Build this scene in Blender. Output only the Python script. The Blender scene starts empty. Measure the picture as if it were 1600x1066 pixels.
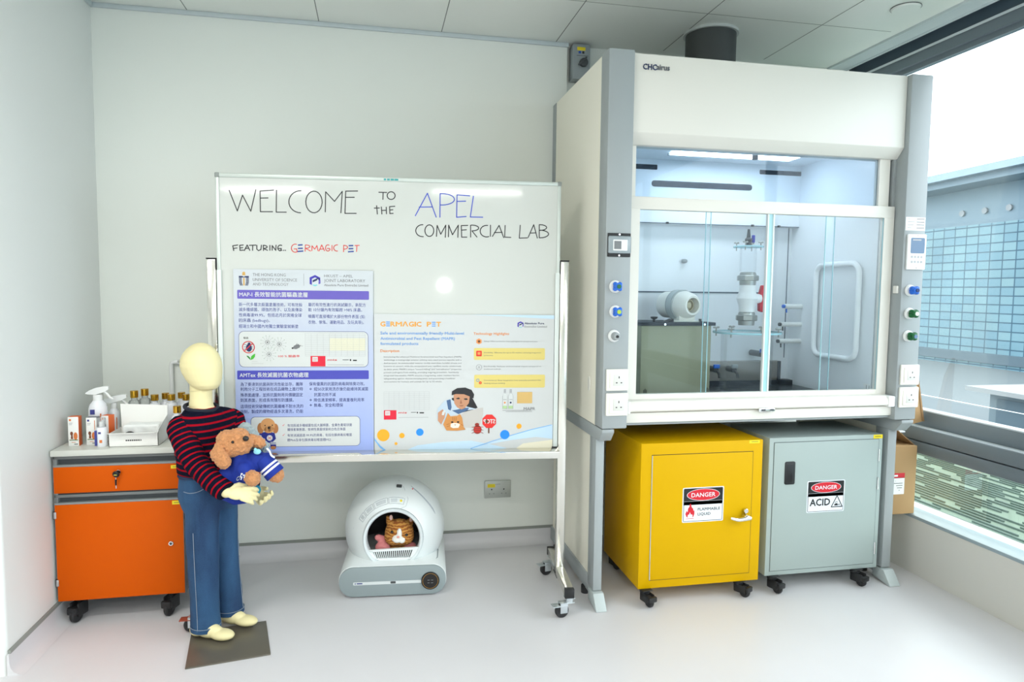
import bpy, bmesh, math, random
from mathutils import Vector, Matrix, Euler, noise
random.seed(7)
scene = bpy.context.scene
COL = scene.collection
PI = math.pi

# ------------------------------------------------------------------ camera
RX = (0.9800971, -0.0042386, 0.1984734)
RY = (-0.1982409, -0.0737641, 0.9773737)
RZ = (0.0104975, -0.9972667, -0.0731362)
EYE = Vector((0.0, 0.0, 1.42))
FPX = 1060.0
cam_data = bpy.data.cameras.new('camera')
cam_data.sensor_fit = 'HORIZONTAL'; cam_data.sensor_width = 36.0
cam_data.lens = FPX / 1600.0 * 36.0
cam_data.clip_start = 0.05; cam_data.clip_end = 300.0
cam = bpy.data.objects.new('camera', cam_data); COL.objects.link(cam)
cam.matrix_world = Matrix(((RX[0], -RX[1], -RX[2], EYE.x), (RY[0], -RY[1], -RY[2], EYE.y), (RZ[0], -RZ[1], -RZ[2], EYE.z), (0, 0, 0, 1)))
scene.camera = cam

# ------------------------------------------------------------------ world: bright overcast sky
world = bpy.data.worlds.new('overcast_sky'); scene.world = world
world.use_nodes = True
wn = world.node_tree.nodes; wl = world.node_tree.links
wn.clear()
w_out = wn.new('ShaderNodeOutputWorld'); w_bg = wn.new('ShaderNodeBackground')
w_tc = wn.new('ShaderNodeTexCoord'); w_sep = wn.new('ShaderNodeSeparateXYZ'); w_rmp = wn.new('ShaderNodeValToRGB')
w_rmp.color_ramp.elements[0].position = 0.0; w_rmp.color_ramp.elements[0].color = (0.42, 0.47, 0.5, 1)
w_rmp.color_ramp.elements[1].position = 0.06; w_rmp.color_ramp.elements[1].color = (0.98, 0.98, 1.0, 1)
wl.new(w_tc.outputs['Generated'], w_sep.inputs[0]); wl.new(w_sep.outputs['Z'], w_rmp.inputs[0])
wl.new(w_rmp.outputs[0], w_bg.inputs[0]); w_bg.inputs[1].default_value = 3.0
wl.new(w_bg.outputs[0], w_out.inputs[0])

# ------------------------------------------------------------------ lights
LIGHT_PANELS = [(-2.6, -3.1), (0.19, -3.1), (-2.5, 0.3), (0.19, -0.5), (1.9, -1.8), (-1.2, -1.8), (-1.1, 1.3)]
PANEL_POWER = 15.0
PANEL_COLOR = (1.0, 0.985, 0.945)

def area_light(name, loc, size_x, size_y, power, color, rot=(0, 0, 0), spread=PI):
    ld = bpy.data.lights.new(name, 'AREA'); ld.shape = 'RECTANGLE'
    ld.size = size_x; ld.size_y = size_y; ld.energy = power; ld.color = color; ld.spread = spread
    ob = bpy.data.objects.new(name, ld); COL.objects.link(ob)
    ob.location = loc; ob.rotation_euler = rot
    return ob

for lx, ly in LIGHT_PANELS:
    area_light('ceiling_lamp_light', (lx, ly, 2.735), 1.18, 0.28, PANEL_POWER, PANEL_COLOR)
# the photographer's flash beside the camera, bounced wide
fl = bpy.data.lights.new('camera_flash', 'POINT'); fl.energy = 3.5; fl.color = (1.0, 0.99, 0.96); fl.shadow_soft_size = 0.04
flo = bpy.data.objects.new('camera_flash', fl); COL.objects.link(flo); flo.location = (0.02, -0.15, 1.47)

scene.view_settings.view_transform = 'Standard'
scene.view_settings.look = 'None'
scene.view_settings.gamma = 1.0
scene.view_settings.use_curve_mapping = False
scene.view_settings.exposure = 0.90
scene.cycles.use_denoising = True
scene.cycles.max_bounces = 10
scene.cycles.transparent_max_bounces = 24
scene.cycles.sample_clamp_indirect = 6.0
scene.cycles.caustics_reflective = False
scene.cycles.caustics_refractive = False

# ------------------------------------------------------------------ helpers
def at(px, py, y):
    """the point at depth y seen at a given place of a 1600 x 1066 view"""
    c = (px - 800.0, py - 533.0, FPX)
    d = Vector((sum(RX[i]*c[i] for i in range(3)), sum(RY[i]*c[i] for i in range(3)), sum(RZ[i]*c[i] for i in range(3))))
    return EYE + d * (y / d.y)

def lin(c):
    c = c / 255.0
    return c/12.92 if c <= 0.04045 else ((c+0.055)/1.055)**2.4
def rgb(r, g, b): return (lin(r), lin(g), lin(b), 1.0)
def od(r, g, b, k=0.25): return (lin(r)*k, lin(g)*k, lin(b)*k, 1.0)   # outdoor colours, scaled down to balance the strong sky

M = {}
def mat(name, col, rough=0.5, metal=0.0, spec=0.5, bump=0.0, bscale=60.0, var=0.0, vscale=4.0, emit=None, estr=0.0, coat=0.0, sheen=0.0):
    m = bpy.data.materials.new(name); m.use_nodes = True
    nt = m.node_tree; n = nt.nodes; L = nt.links
    b = n['Principled BSDF']
    b.inputs['Base Color'].default_value = col
    b.inputs['Roughness'].default_value = rough
    b.inputs['Metallic'].default_value = metal
    b.inputs['Specular IOR Level'].default_value = spec
    if coat: b.inputs['Coat Weight'].default_value = coat; b.inputs['Coat Roughness'].default_value = 0.1
    if sheen: b.inputs['Sheen Weight'].default_value = sheen
    if emit: b.inputs['Emission Color'].default_value = emit; b.inputs['Emission Strength'].default_value = estr
    if bump or var:
        tc = n.new('ShaderNodeTexCoord')
        if var:
            nz = n.new('ShaderNodeTexNoise'); nz.inputs['Scale'].default_value = vscale; nz.inputs['Detail'].default_value = 4
            L.new(tc.outputs['Object'], nz.inputs['Vector'])
            hs = n.new('ShaderNodeHueSaturation'); hs.inputs['Color'].default_value = col
            mr = n.new('ShaderNodeMapRange'); mr.inputs[3].default_value = 1-var; mr.inputs[4].default_value = 1+var
            mr.inputs[1].default_value = 0.25; mr.inputs[2].default_value = 0.75
            L.new(nz.outputs['Fac'], mr.inputs[0]); L.new(mr.outputs[0], hs.inputs['Value']); L.new(hs.outputs[0], b.inputs['Base Color'])
        if bump:
            nb = n.new('ShaderNodeTexNoise'); nb.inputs['Scale'].default_value = bscale; nb.inputs['Detail'].default_value = 3
            L.new(tc.outputs['Object'], nb.inputs['Vector'])
            bp = n.new('ShaderNodeBump'); bp.inputs['Strength'].default_value = bump; bp.inputs['Distance'].default_value = 0.01
            L.new(nb.outputs['Fac'], bp.inputs['Height']); L.new(bp.outputs[0], b.inputs['Normal'])
    M[name] = m
    return m

def glass(name, tint, gloss=0.9, rough=0.01, ior=1.45, body=0.0, bodycol=(0.6, 0.8, 0.9, 1)):
    """thin pane: tinted see-through with a mirror-like sheen"""
    m = bpy.data.materials.new(name); m.use_nodes = True
    nt = m.node_tree; n = nt.nodes; L = nt.links; n.clear()
    o = n.new('ShaderNodeOutputMaterial'); t = n.new('ShaderNodeBsdfTransparent'); g = n.new('ShaderNodeBsdfGlossy')
    t.inputs[0].default_value = tint; g.inputs['Roughness'].default_value = rough
    f = n.new('ShaderNodeFresnel'); f.inputs['IOR'].default_value = ior
    mu = n.new('ShaderNodeMath'); mu.operation = 'MULTIPLY'; mu.inputs[1].default_value = gloss
    mx = n.new('ShaderNodeMixShader')
    L.new(f.outputs[0], mu.inputs[0]); L.new(mu.outputs[0], mx.inputs[0]); L.new(t.outputs[0], mx.inputs[1]); L.new(g.outputs[0], mx.inputs[2])
    last = mx
    if body:
        d = n.new('ShaderNodeBsdfDiffuse'); d.inputs[0].default_value = bodycol
        m2 = n.new('ShaderNodeMixShader'); m2.inputs[0].default_value = body
        L.new(mx.outputs[0], m2.inputs[1]); L.new(d.outputs[0], m2.inputs[2]); last = m2
    L.new(last.outputs[0], o.inputs[0])
    M[name] = m
    return m

class MB:
    """collects shapes and links them as ONE mesh object"""
    def __init__(s): s.bm = bmesh.new(); s.mats = []; s.cur = 0
    def m(s, name):
        if name not in s.mats: s.mats.append(name)
        s.cur = s.mats.index(name); return s
    def _add(s, bm2, mtx=None):
        if mtx is not None: bmesh.ops.transform(bm2, matrix=mtx, verts=bm2.verts)
        for f in bm2.faces: f.material_index = s.cur; f.smooth = True
        me = bpy.data.meshes.new('tmp'); bm2.to_mesh(me); bm2.free()
        s.bm.from_mesh(me); bpy.data.meshes.remove(me)
    def poly(s, pts, flip=False):
        vs = [s.bm.verts.new(p) for p in pts]
        if flip: vs.reverse()
        try:
            f = s.bm.faces.new(vs); f.material_index = s.cur; f.smooth = True
        except ValueError: pass
    def box(s, x0, x1, y0, y1, z0, z1, bev=0.0, seg=2, mtx=None):
        b = bmesh.new(); bmesh.ops.create_cube(b, size=1.0)
        for v in b.verts:
            v.co.x = x0 if v.co.x < 0 else x1; v.co.y = y0 if v.co.y < 0 else y1; v.co.z = z0 if v.co.z < 0 else z1
        if bev: bmesh.ops.bevel(b, geom=list(b.edges), offset=bev, segments=seg, affect='EDGES', profile=0.5)
        s._add(b, mtx); return s
    def prism(s, pts, axis, d0, d1, bev=0.0, seg=2):
        """pts in the plane across axis: x -> (y,z), y -> (x,z), z -> (x,y)"""
        b = bmesh.new()
        def P(p, d): return {'x': (d, p[0], p[1]), 'y': (p[0], d, p[1]), 'z': (p[0], p[1], d)}[axis]
        a = [b.verts.new(P(p, d0)) for p in pts]; c = [b.verts.new(P(p, d1)) for p in pts]
        n = len(pts)
        b.faces.new(a); b.faces.new(list(reversed(c)))
        for i in range(n): b.faces.new((a[i], c[i], c[(i+1) % n], a[(i+1) % n]))
        bmesh.ops.recalc_face_normals(b, faces=b.faces)
        if bev: bmesh.ops.bevel(b, geom=list(b.edges), offset=bev, segments=seg, affect='EDGES', profile=0.5)
        s._add(b); return s
    def lathe(s, prof, origin=(0, 0, 0), axis=(0, 0, 1), seg=32, cap=True, scale=(1, 1, 1), mtx=None):
        b = bmesh.new(); rings = []
        for r, h in prof:
            if r < 1e-6: rings.append([b.verts.new((0, 0, h))])
            else: rings.append([b.verts.new((r*math.cos(2*PI*i/seg), r*math.sin(2*PI*i/seg), h)) for i in range(seg)])
        for A, B in zip(rings, rings[1:]):
            for i in range(seg):
                j = (i+1) % seg
                if len(A) == 1 and len(B) == 1: continue
                if len(A) == 1: b.faces.new((A[0], B[j], B[i]))
                elif len(B) == 1: b.faces.new((A[i], A[j], B[0]))
                else: b.faces.new((A[i], A[j], B[j], B[i]))
        if cap:
            if len(rings[0]) > 1: b.faces.new(list(reversed(rings[0])))
            if len(rings[-1]) > 1: b.faces.new(rings[-1])
        bmesh.ops.recalc_face_normals(b, faces=b.faces)
        q = Vector((0, 0, 1)).rotation_difference(Vector(axis).normalized()).to_matrix().to_4x4()
        T = Matrix.Translation(origin) @ Matrix.Diagonal((*scale, 1)) @ q
        if mtx is not None: T = mtx @ T
        s._add(b, T); return s
    def cyl(s, a, c, r, r2=None, seg=24, bev=0.0):
        a = Vector(a); c = Vector(c); h = (c-a).length; r2 = r if r2 is None else r2
        if bev: prof = [(max(r-bev, 0), 0), (r, bev), (r2, h-bev), (max(r2-bev, 0), h)]
        else: prof = [(r, 0), (r2, h)]
        return s.lathe(prof, a, c-a, seg)
    def ell(s, c, r, mtx=None, seg=24, rings=14):
        b = bmesh.new(); bmesh.ops.create_uvsphere(b, u_segments=seg, v_segments=rings, radius=1.0)
        T = Matrix.Translation(c) @ (mtx.to_4x4() if mtx is not None else Matrix.Identity(4)) @ Matrix.Diagonal((r[0], r[1], r[2], 1)) if not isinstance(r, (int, float)) else Matrix.Translation(c) @ Matrix.Diagonal((r, r, r, 1))
        s._add(b, T); return s
    def loft(s, rings, caps=True, closed=True):
        b = bmesh.new(); V = [[b.verts.new(p) for p in R] for R in rings]; n = len(V[0])
        for A, B in zip(V, V[1:]):
            for i in range(n if closed else n-1): b.faces.new((A[i], A[(i+1) % n], B[(i+1) % n], B[i]))
        if caps: b.faces.new(list(reversed(V[0]))); b.faces.new(V[-1])
        bmesh.ops.recalc_face_normals(b, faces=b.faces)
        s._add(b); return s
    def tube(s, pts, r, seg=10, closed=False, sub=0):
        pts = [Vector(p) for p in pts]
        rs = r if isinstance(r, (list, tuple)) else [r]*len(pts)
        if sub:
            P2, R2 = [], []; n = len(pts)
            rng = range(n) if closed else range(n-1)
            for i in rng:
                p0 = pts[(i-1) % n] if closed or i > 0 else pts[i]; p1 = pts[i]; p2 = pts[(i+1) % n]
                p3 = pts[(i+2) % n] if closed or i+2 < n else pts[(i+1) % n]
                for k in range(sub):
                    t = k/sub
                    P2.append(0.5*((2*p1)+(p2-p0)*t+(2*p0-5*p1+4*p2-p3)*t*t+(3*p1-p0-3*p2+p3)*t**3)); R2.append(rs[i]*(1-t)+rs[(i+1) % n]*t)
            if not closed: P2.append(pts[-1]); R2.append(rs[-1])
            pts, rs = P2, R2
        n = len(pts); rings = []
        prev = None
        for i in range(n):
            if closed: t = pts[(i+1) % n]-pts[i-1]
            else: t = pts[min(i+1, n-1)]-pts[max(i-1, 0)]
            if t.length < 1e-9: t = Vector((0, 0, 1))
            t.normalize()
            if prev is None:
                u = t.cross(Vector((0, 0, 1)))
                if u.length < 1e-3: u = t.cross(Vector((0, 1, 0)))
            else: u = prev - t*prev.dot(t)
            u.normalize(); prev = u; w = t.cross(u)
            rings.append([pts[i]+(u*math.cos(2*PI*k/seg)+w*math.sin(2*PI*k/seg))*rs[i] for k in range(seg)])
        if closed: rings.append(rings[0]); return s.loft(rings, caps=False)
        return s.loft(rings)
    def build(s, name, parent=None, world=True, label=None, sharp=32, weld=0):
        if weld: bmesh.ops.remove_doubles(s.bm, verts=s.bm.verts, dist=weld)
        if parent is not None and world:
            bmesh.ops.transform(s.bm, matrix=root_matrix(parent).inverted(), verts=s.bm.verts)
        me = bpy.data.meshes.new(name); s.bm.to_mesh(me); s.bm.free()
        for k in s.mats: me.materials.append(M[k])
        if sharp: me.set_sharp_from_angle(angle=math.radians(sharp))
        o = bpy.data.objects.new(name, me); COL.objects.link(o)
        if parent is not None: o.parent = parent
        if label: o['label'] = label
        return o

ROOTS = {}
def root_matrix(o):
    while o.parent is not None: o = o.parent
    return ROOTS.get(o.name, Matrix.Identity(4))
def tag(o, label, cat, group=None):
    o['label'] = label; o['category'] = cat
    if group: o['group'] = group
    return o
def thing(name, label, cat, loc, rotz=0.0, group=None, kind=None):
    o = bpy.data.objects.new(name, None); COL.objects.link(o)
    o.location = loc; o.rotation_euler = (0, 0, rotz); o.empty_display_size = 0.05
    ROOTS[o.name] = Matrix.Translation(loc) @ Matrix.Rotation(rotz, 4, 'Z')
    if kind: o['kind'] = kind
    if label: tag(o, label, cat, group)
    return o
def solo(name, mb, loc, label, cat, group=None, sharp=32):
    """a thing that is one mesh, its origin at its base"""
    bmesh.ops.translate(mb.bm, vec=-Vector(loc), verts=mb.bm.verts)
    o = mb.build(name, None, sharp=sharp); o.location = loc
    ROOTS[o.name] = Matrix.Translation(loc)
    return tag(o, label, cat, group)
def struct(name, mb, sharp=32):
    o = mb.build(name, None, sharp=sharp); o['kind'] = 'structure'; return o
def copy_tree(o, parent=None):
    c = o.copy(); COL.objects.link(c)
    if parent is not None: c.parent = parent
    for ch in list(o.children): copy_tree(ch, c)
    return c
def rr(x0, x1, y0, y1, r, n=5):
    pts = []
    for cx, cy, a in ((x1-r, y1-r, 0), (x0+r, y1-r, 90), (x0+r, y0+r, 180), (x1-r, y0+r, 270)):
        for k in range(n+1):
            t = math.radians(a+90*k/n); pts.append((cx+r*math.cos(t), cy+r*math.sin(t)))
    return pts
def circ(cx, cy, r, n=28, ry=None, a0=0, a1=360):
    ry = r if ry is None else ry
    full = abs(a1-a0) >= 360
    return [(cx+r*math.cos(math.radians(a0+(a1-a0)*i/(n if full else n-1))), cy+ry*math.sin(math.radians(a0+(a1-a0)*i/(n if full else n-1)))) for i in range(n)]

_TXT = {}
def text_geo(s, bold=0.0, ext=0.0):
    k = (s, bold, ext)
    if k in _TXT: return _TXT[k]
    c = bpy.data.curves.new('lettering', 'FONT'); c.body = s; c.resolution_u = 2; c.offset = bold; c.extrude = ext
    o = bpy.data.objects.new('lettering', c); COL.objects.link(o)
    dg = bpy.context.evaluated_depsgraph_get(); e = o.evaluated_get(dg); me = e.to_mesh()
    vs = [tuple(v.co) for v in me.vertices]; fs = [tuple(p.vertices) for p in me.polygons]
    e.to_mesh_clear(); bpy.data.objects.remove(o); bpy.data.curves.remove(c)
    _TXT[k] = (vs, fs); return _TXT[k]

class Art(MB):
    """flat printing on a plane: origin O, directions U (right) and V (up), N towards the viewer"""
    def __init__(s, O, U, V, lift=0.0004):
        super().__init__(); s.O = Vector(O); s.U = Vector(U).normalized(); s.V = Vector(V).normalized(); s.N = s.U.cross(s.V); s.lift = lift; s.lay = 1
    def p(s, u, v, d=0.0): return s.O + s.U*u + s.V*v + s.N*(s.lift*s.lay + d)
    def L(s, k): s.lay = k; return s
    def fill(s, pts):
        b = bmesh.new(); vs = [b.verts.new(s.p(*q)) for q in pts]
        f = b.faces.new(vs); f.normal_update()
        if f.normal.dot(s.N) < 0: f.normal_flip()
        bmesh.ops.triangulate(b, faces=[f])
        s._add(b); return s
    def rect(s, u0, u1, v0, v1): return s.fill([(u0, v0), (u1, v0), (u1, v1), (u0, v1)])
    def line(s, pts, w, closed=False):
        pts = [Vector((a, c)) for a, c in pts]
        n = len(pts); segs = n if closed else n-1
        b = bmesh.new()
        def face(q):
            f = b.faces.new([b.verts.new(s.p(x, y)) for x, y in q]); f.normal_update()
            if f.normal.dot(s.N) < 0: f.normal_flip()
        for i in range(segs):
            a, c = pts[i], pts[(i+1) % n]; d = c-a
            if d.length < 1e-7: continue
            d.normalize(); k = Vector((-d.y, d.x))*w/2; e = d*w*0.3
            face([(a-e)+k, (a-e)-k, (c+e)-k, (c+e)+k])
        s._add(b); return s
    def text(s, t, u0, v0, width=None, height=None, bold=0.0, align='l', mirror=False, maxw=None):
        vs, fs = text_geo(t, 0.0)
        if not vs: return s
        x0 = min(v[0] for v in vs); x1 = max(v[0] for v in vs); y1 = max(v[1] for v in vs)
        cap = 0.729 if all(ord(ch) < 0x2000 for ch in t) else 0.88
        sx = width/(x1-x0) if width else height/cap
        sy = height/cap if height else sx
        if maxw and (x1-x0)*sx > maxw: sx = maxw/(x1-x0)
        w = (x1-x0)*sx
        off = {'l': 0, 'c': -w/2, 'r': -w}[align]
        k_ = bold*sy*0.9
        for n_, (dx, dy) in enumerate(((0, 0),) if not bold else ((-k_, 0), (k_, 0), (0, k_), (0, -k_))):
            b = bmesh.new(); V = []
            for x, y, z in vs:
                xx = (x-x0)*sx
                if mirror: xx = w-xx
                V.append(b.verts.new(s.p(u0+off+xx+dx, v0+y*sy+dy, 0.00002*n_)))
            for f in fs:
                try:
                    fc = b.faces.new([V[i] for i in f]); fc.normal_update()
                    if fc.normal.dot(s.N) < 0: fc.normal_flip()
                except ValueError: pass
            s._add(b)
        return s

def blob(fn, mats, voxel=0.005, smooth=4, disp=0.0, dscale=60.0, sfac=0.5):
    """overlapping shapes fused into one continuous skin; returns an MB"""
    src = MB(); src.m(mats[0]); fn(src)
    me = bpy.data.meshes.new('tmp'); src.bm.to_mesh(me); src.bm.free()
    o = bpy.data.objects.new('tmp', me); COL.objects.link(o)
    md = o.modifiers.new('r', 'REMESH'); md.mode = 'VOXEL'; md.voxel_size = voxel; md.use_smooth_shade = True
    if smooth:
        sm = o.modifiers.new('s', 'SMOOTH'); sm.iterations = smooth; sm.factor = sfac
    dg = bpy.context.evaluated_depsgraph_get()
    m2 = bpy.data.meshes.new_from_object(o.evaluated_get(dg), depsgraph=dg)
    bpy.data.objects.remove(o); bpy.data.meshes.remove(me)
    out = MB(); out.m(mats[0])
    for k in mats[1:]: out.m(k)
    out.cur = 0
    out.bm.from_mesh(m2); bpy.data.meshes.remove(m2)
    out.bm.normal_update()
    if disp:
        for v in out.bm.verts:
            nz = noise.noise(v.co*dscale) + 0.5*noise.noise(v.co*dscale*2.1)
            v.co += v.normal*nz*disp
        out.bm.normal_update()
    for f in out.bm.faces: f.material_index = 0; f.smooth = True
    return out
def chain(b, pts, rad, seg=16):
    """tapered round-ended limb through points"""
    pts = [Vector(p) for p in pts]
    for i, (p, r) in enumerate(zip(pts, rad)):
        b.ell(p, r, seg=seg, rings=10)
        if i: b.cyl(pts[i-1], p, rad[i-1], r, seg=seg)

# ------------------------------------------------------------------ materials
mat('wall_paint', rgb(232, 236, 229), 0.55, bump=0.02, bscale=180)
mat('wall_side_paint', rgb(226, 229, 226), 0.5, bump=0.02, bscale=180)
mat('ceiling_metal', rgb(228, 232, 227), 0.4, var=0.015, vscale=1.2)
mat('joint', rgb(120, 126, 122), 0.7)
mat('floor_vinyl', rgb(212, 211, 213), 0.33, var=0.02, vscale=2.5, bump=0.01, bscale=300)
mat('grey_strip', rgb(140, 144, 138), 0.5)
mat('plinth_paint', rgb(205, 204, 198), 0.6, bump=0.02, bscale=150)
mat('sill_white', rgb(152, 168, 176), 0.35)
mat('frame_slate', rgb(112, 122, 130), 0.4, metal=0.25)
mat('frame_dark', rgb(58, 72, 84), 0.45, metal=0.2)
mat('frame_light', rgb(196, 204, 208), 0.4)
mat('trim_grey', rgb(196, 206, 208), 0.4)
glass('window_glass', (0.90, 0.95, 0.975, 1), 0.12, 0.0, 1.45)
glass('window_glass_low', (0.92, 0.985, 0.97, 1), 0.25, 0.0, 1.45)
mat('black', rgb(24, 25, 27), 0.45)
mat('black_rubber', rgb(34, 35, 37), 0.6)
mat('dark_grey', rgb(70, 74, 76), 0.5)
mat('chrome', rgb(235, 236, 238), 0.12, metal=1.0)
mat('steel', rgb(222, 220, 212), 0.16, metal=1.0, bump=0.03, bscale=14)
mat('zinc', rgb(205, 212, 216), 0.3, metal=0.85)
mat('white_plastic', rgb(236, 238, 236), 0.35)
mat('warm_white', rgb(234, 232, 222), 0.4)
mat('socket_face', rgb(214, 215, 208), 0.4)
mat('yellow_label', rgb(236, 214, 30), 0.55)
mat('label_ink', rgb(150, 140, 40), 0.6)
mat('paper_white', rgb(238, 240, 238), 0.55)
mat('ink_black', rgb(22, 22, 24), 0.6)
mat('ink_grey', rgb(120, 122, 124), 0.6)
mat('ink_lightgrey', rgb(176, 178, 180), 0.6)

# ------------------------------------------------------------------ setting
XL, YW, ZC, XP = -1.317, 3.665, 2.767, 2.695
b = MB().m('floor_vinyl'); b.box(-4.3, XP+0.03, -5.1, 3.78, -0.08, 0.0)
# coved upstand along the left and back wall
def cove(path_dir, a0, a1, wall):
    pts = [(0.0, 0.08), (0.006, 0.08)] + [(0.006+0.05*(1-math.sin(math.radians(90*k/6))), 0.05*(1-math.cos(math.radians(90*k/6)))) for k in range(6, -1, -1)] + [(0.0, 0.0)]
    return pts
prof = [(0.0, 0.08), (0.008, 0.08), (0.008, 0.05), (0.012, 0.03), (0.022, 0.014), (0.038, 0.004), (0.055, 0.0005), (0.0, 0.0005)]
b.prism([(YW-d, z) for d, z in prof], 'x', XL, 1.06)
b.prism([(XL+d, z) for d, z in prof], 'y', 2.69, YW)
struct('floor', b)

b = MB().m('ceiling_metal'); b.box(-4.3, 2.65, -5.1, 3.78, ZC, ZC+0.1)
b.m('joint')
for k in range(-6, 6):
    x = -0.887 + 0.618*k
    if -4.2 < x < 2.6: b.box(x-0.0022, x+0.0022, -5.0, YW-0.015, ZC-0.0006, ZC+0.001)
for y in (3.13, 1.9, 0.67, -0.56, -1.8, -3.0): b.box(-4.2, 2.6, y-0.0015, y+0.0015, ZC-0.0006, ZC+0.001)
struct('ceiling', b)
b = MB().m('trim_grey'); b.box(XL, 1.04, YW-0.014, YW, ZC-0.022, ZC, bev=0.003)
b.box(XL, XL+0.014, 2.69, YW-0.014, ZC-0.022, ZC, bev=0.003)
struct('trim_1', b)

b = MB().m('wall_paint'); b.box(-1.6, 1.035, YW, 3.85, 0, ZC+0.05); b.box(1.035, 3.1, 3.70, 3.85, 0, ZC+0.05)
struct('wall_back', b)
b = MB().m('wall_side_paint')
pts = [(-4.3, 2.69), (XL-0.02, 2.69)] + [(XL-0.02+0.02*math.sin(math.radians(a)), 2.71-0.02*math.cos(math.radians(a))) for a in (15, 30, 45, 60, 75)] + [(XL, 2.71), (XL, YW+0.02), (-4.3, YW+0.02)]
b.prism(pts, 'z', 0, ZC+0.05)
struct('wall_left', b)
b = MB().m('wall_side_paint'); b.box(-4.4, -4.3, -5.1, 2.75, 0, ZC+0.1); b.box(-4.4, 2.9, -5.2, -5.1, 0, ZC+0.1)
struct('wall_front', b)
b = MB().m('grey_strip'); b.box(XL, 1.035, YW-0.010, YW, 0.08, 0.093); b.box(1.025, 1.035, YW, 3.70, 0.08, 0.093)
struct('baseboard_back', b)
b = MB().m('grey_strip'); b.box(XL, XL+0.010, 2.70, YW, 0.08, 0.093)
struct('baseboard_left', b)

# right side: low plinth wall, window with a rail, head frame
b = MB().m('plinth_paint'); b.box(XP, 2.92, -5.1, 3.70, -0.05, 0.285)
struct('wall_right', b)
b = MB().m('sill_white'); b.box(XP-0.003, 2.81, -5.1, 3.70, 0.285, 0.302, bev=0.002)
struct('trim_2', b)
# ceiling edge profile above the window
b = MB().m('trim_grey')
b.box(2.65, 2.665, -5.1, 3.70, ZC-0.012, ZC+0.1, bev=0.002)
b.box(2.665, 2.76, -5.1, 3.70, ZC-0.004, ZC+0.1)
b.box(2.76, 2.775, -5.1, 3.70, ZC-0.012, ZC+0.1, bev=0.002)
b.box(2.775, 2.83, -5.1, 3.70, ZC+0.002, ZC+0.1)
struct('trim_3', b)
win = thing('window_1', None, None, (2.83, 0, 0), kind='structure')
b = MB().m('frame_dark'); b.box(2.80, 2.92, -5.1, 3.70, 2.70, ZC+0.1); b.m('frame_light'); b.box(2.792, 2.80, -5.1, 3.70, 2.694, 2.704)
b.m('frame_slate'); b.box(2.805, 2.90, -5.1, 3.70, 2.645, 2.70); b.box(2.825, 2.86, -5.1, 3.70, 2.618, 2.645)
b.build('head_frame', win)
b = MB().m('frame_slate')
b.box(2.762, 2.90, -5.1, 3.70, 0.604, 0.665, bev=0.002); b.box(2.758, 2.90, -5.1, 3.70, 0.671, 0.738, bev=0.004)
b.box(2.812, 2.88, -5.1, 3.70, 0.738, 0.818, bev=0.002)
b.m('frame_light'); b.box(2.806, 2.862, -5.1, 3.70, 0.818, 0.826, bev=0.002); b.box(2.764, 2.81, -5.1, 3.70, 0.737, 0.7405)
b.build('middle_rail', win)
b = MB().m('frame_slate')
for y in (1.15, -1.2, -3.5): b.box(2.815, 2.88, y-0.03, y+0.03, 0.3, 2.65, bev=0.003)
b.build('mullion', win)
b = MB().m('window_glass'); b.box(2.836, 2.842, -5.1, 3.70, 0.822, 2.64); b.build('upper_pane', win)
b = MB().m('window_glass_low'); b.box(2.826, 2.832, -5.1, 3.70, 0.302, 0.61); b.build('lower_pane', win)

# small fittings of the room
t = thing('isolator_switch_box', 'grey isolator switch box with yellow sticker high on back wall', 'switch', (1.10, 3.69, 2.58))
mat('switch_grey', rgb(150, 158, 160), 0.45); mat('sticker_blue', rgb(40, 80, 170), 0.5)
b = MB().m('switch_grey'); b.box(1.055, 1.152, 3.62, 3.70, 2.57, 2.755, bev=0.006); b.build('housing', t)
b = MB().m('dark_grey'); b.cyl((1.112, 3.62, 2.655), (1.112, 3.60, 2.655), 0.022); b.box(1.098, 1.108, 3.59, 3.605, 2.63, 2.69, bev=0.002, mtx=Matrix.Translation((1.1, 3.6, 2.66)) @ Matrix.Rotation(0.8, 4, 'Y') @ Matrix.Translation((-1.1, -3.6, -2.66))); b.build('lever', t)
a = Art((1.055, 3.6195, 2.57), (1, 0, 0), (0, 0, 1)); a.m('yellow_label').rect(0.022, 0.068, 0.15, 0.168); a.m('sticker_blue').rect(0.03, 0.044, 0.134, 0.147); a.m('ink_black').rect(0.05, 0.062, 0.134, 0.147).rect(0.02, 0.085, 0.122, 0.124)
a.build('sticker', t, label='yellow and blue warning stickers')
t = thing('wall_socket', 'double grey wall socket with yellow sticker between litter box and whiteboard leg', 'socket', (0.70, YW, 0.27))
pA, pB = at(757, 752, YW-0.006), at(798, 777, YW-0.006)
mat('metal_plate', rgb(186, 190, 184), 0.35, metal=0.35)
b = MB().m('metal_plate'); b.box(pA.x, pB.x, YW-0.008, YW, pB.z, pA.z, bev=0.003); b.build('plate', t)
a = Art((pA.x, YW-0.0085, pB.z), (1, 0, 0), (0, 0, 1)); w, h = pB.x-pA.x, pA.z-pB.z
for cx in (0.27, 0.73):
    a.m('ink_black').fill(circ(cx*w, 0.5*h, 0.004)); a.m('ink_grey').rect(cx*w-0.015, cx*w-0.009, 0.24*h, 0.28*h).rect(cx*w+0.009, cx*w+0.015, 0.24*h, 0.28*h)
a.m('ink_grey').rect(0.3*w, 0.6*w, 0.78*h, 0.8*h)
a.build('socket_holes', t)
a = Art((pA.x, YW-0.009, pB.z), (1, 0, 0), (0, 0, 1)); a.m('yellow_label').rect(0.11*w, 0.4*w, 0.62*h, 0.82*h); a.build('sticker', t, label='yellow sticker')
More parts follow.
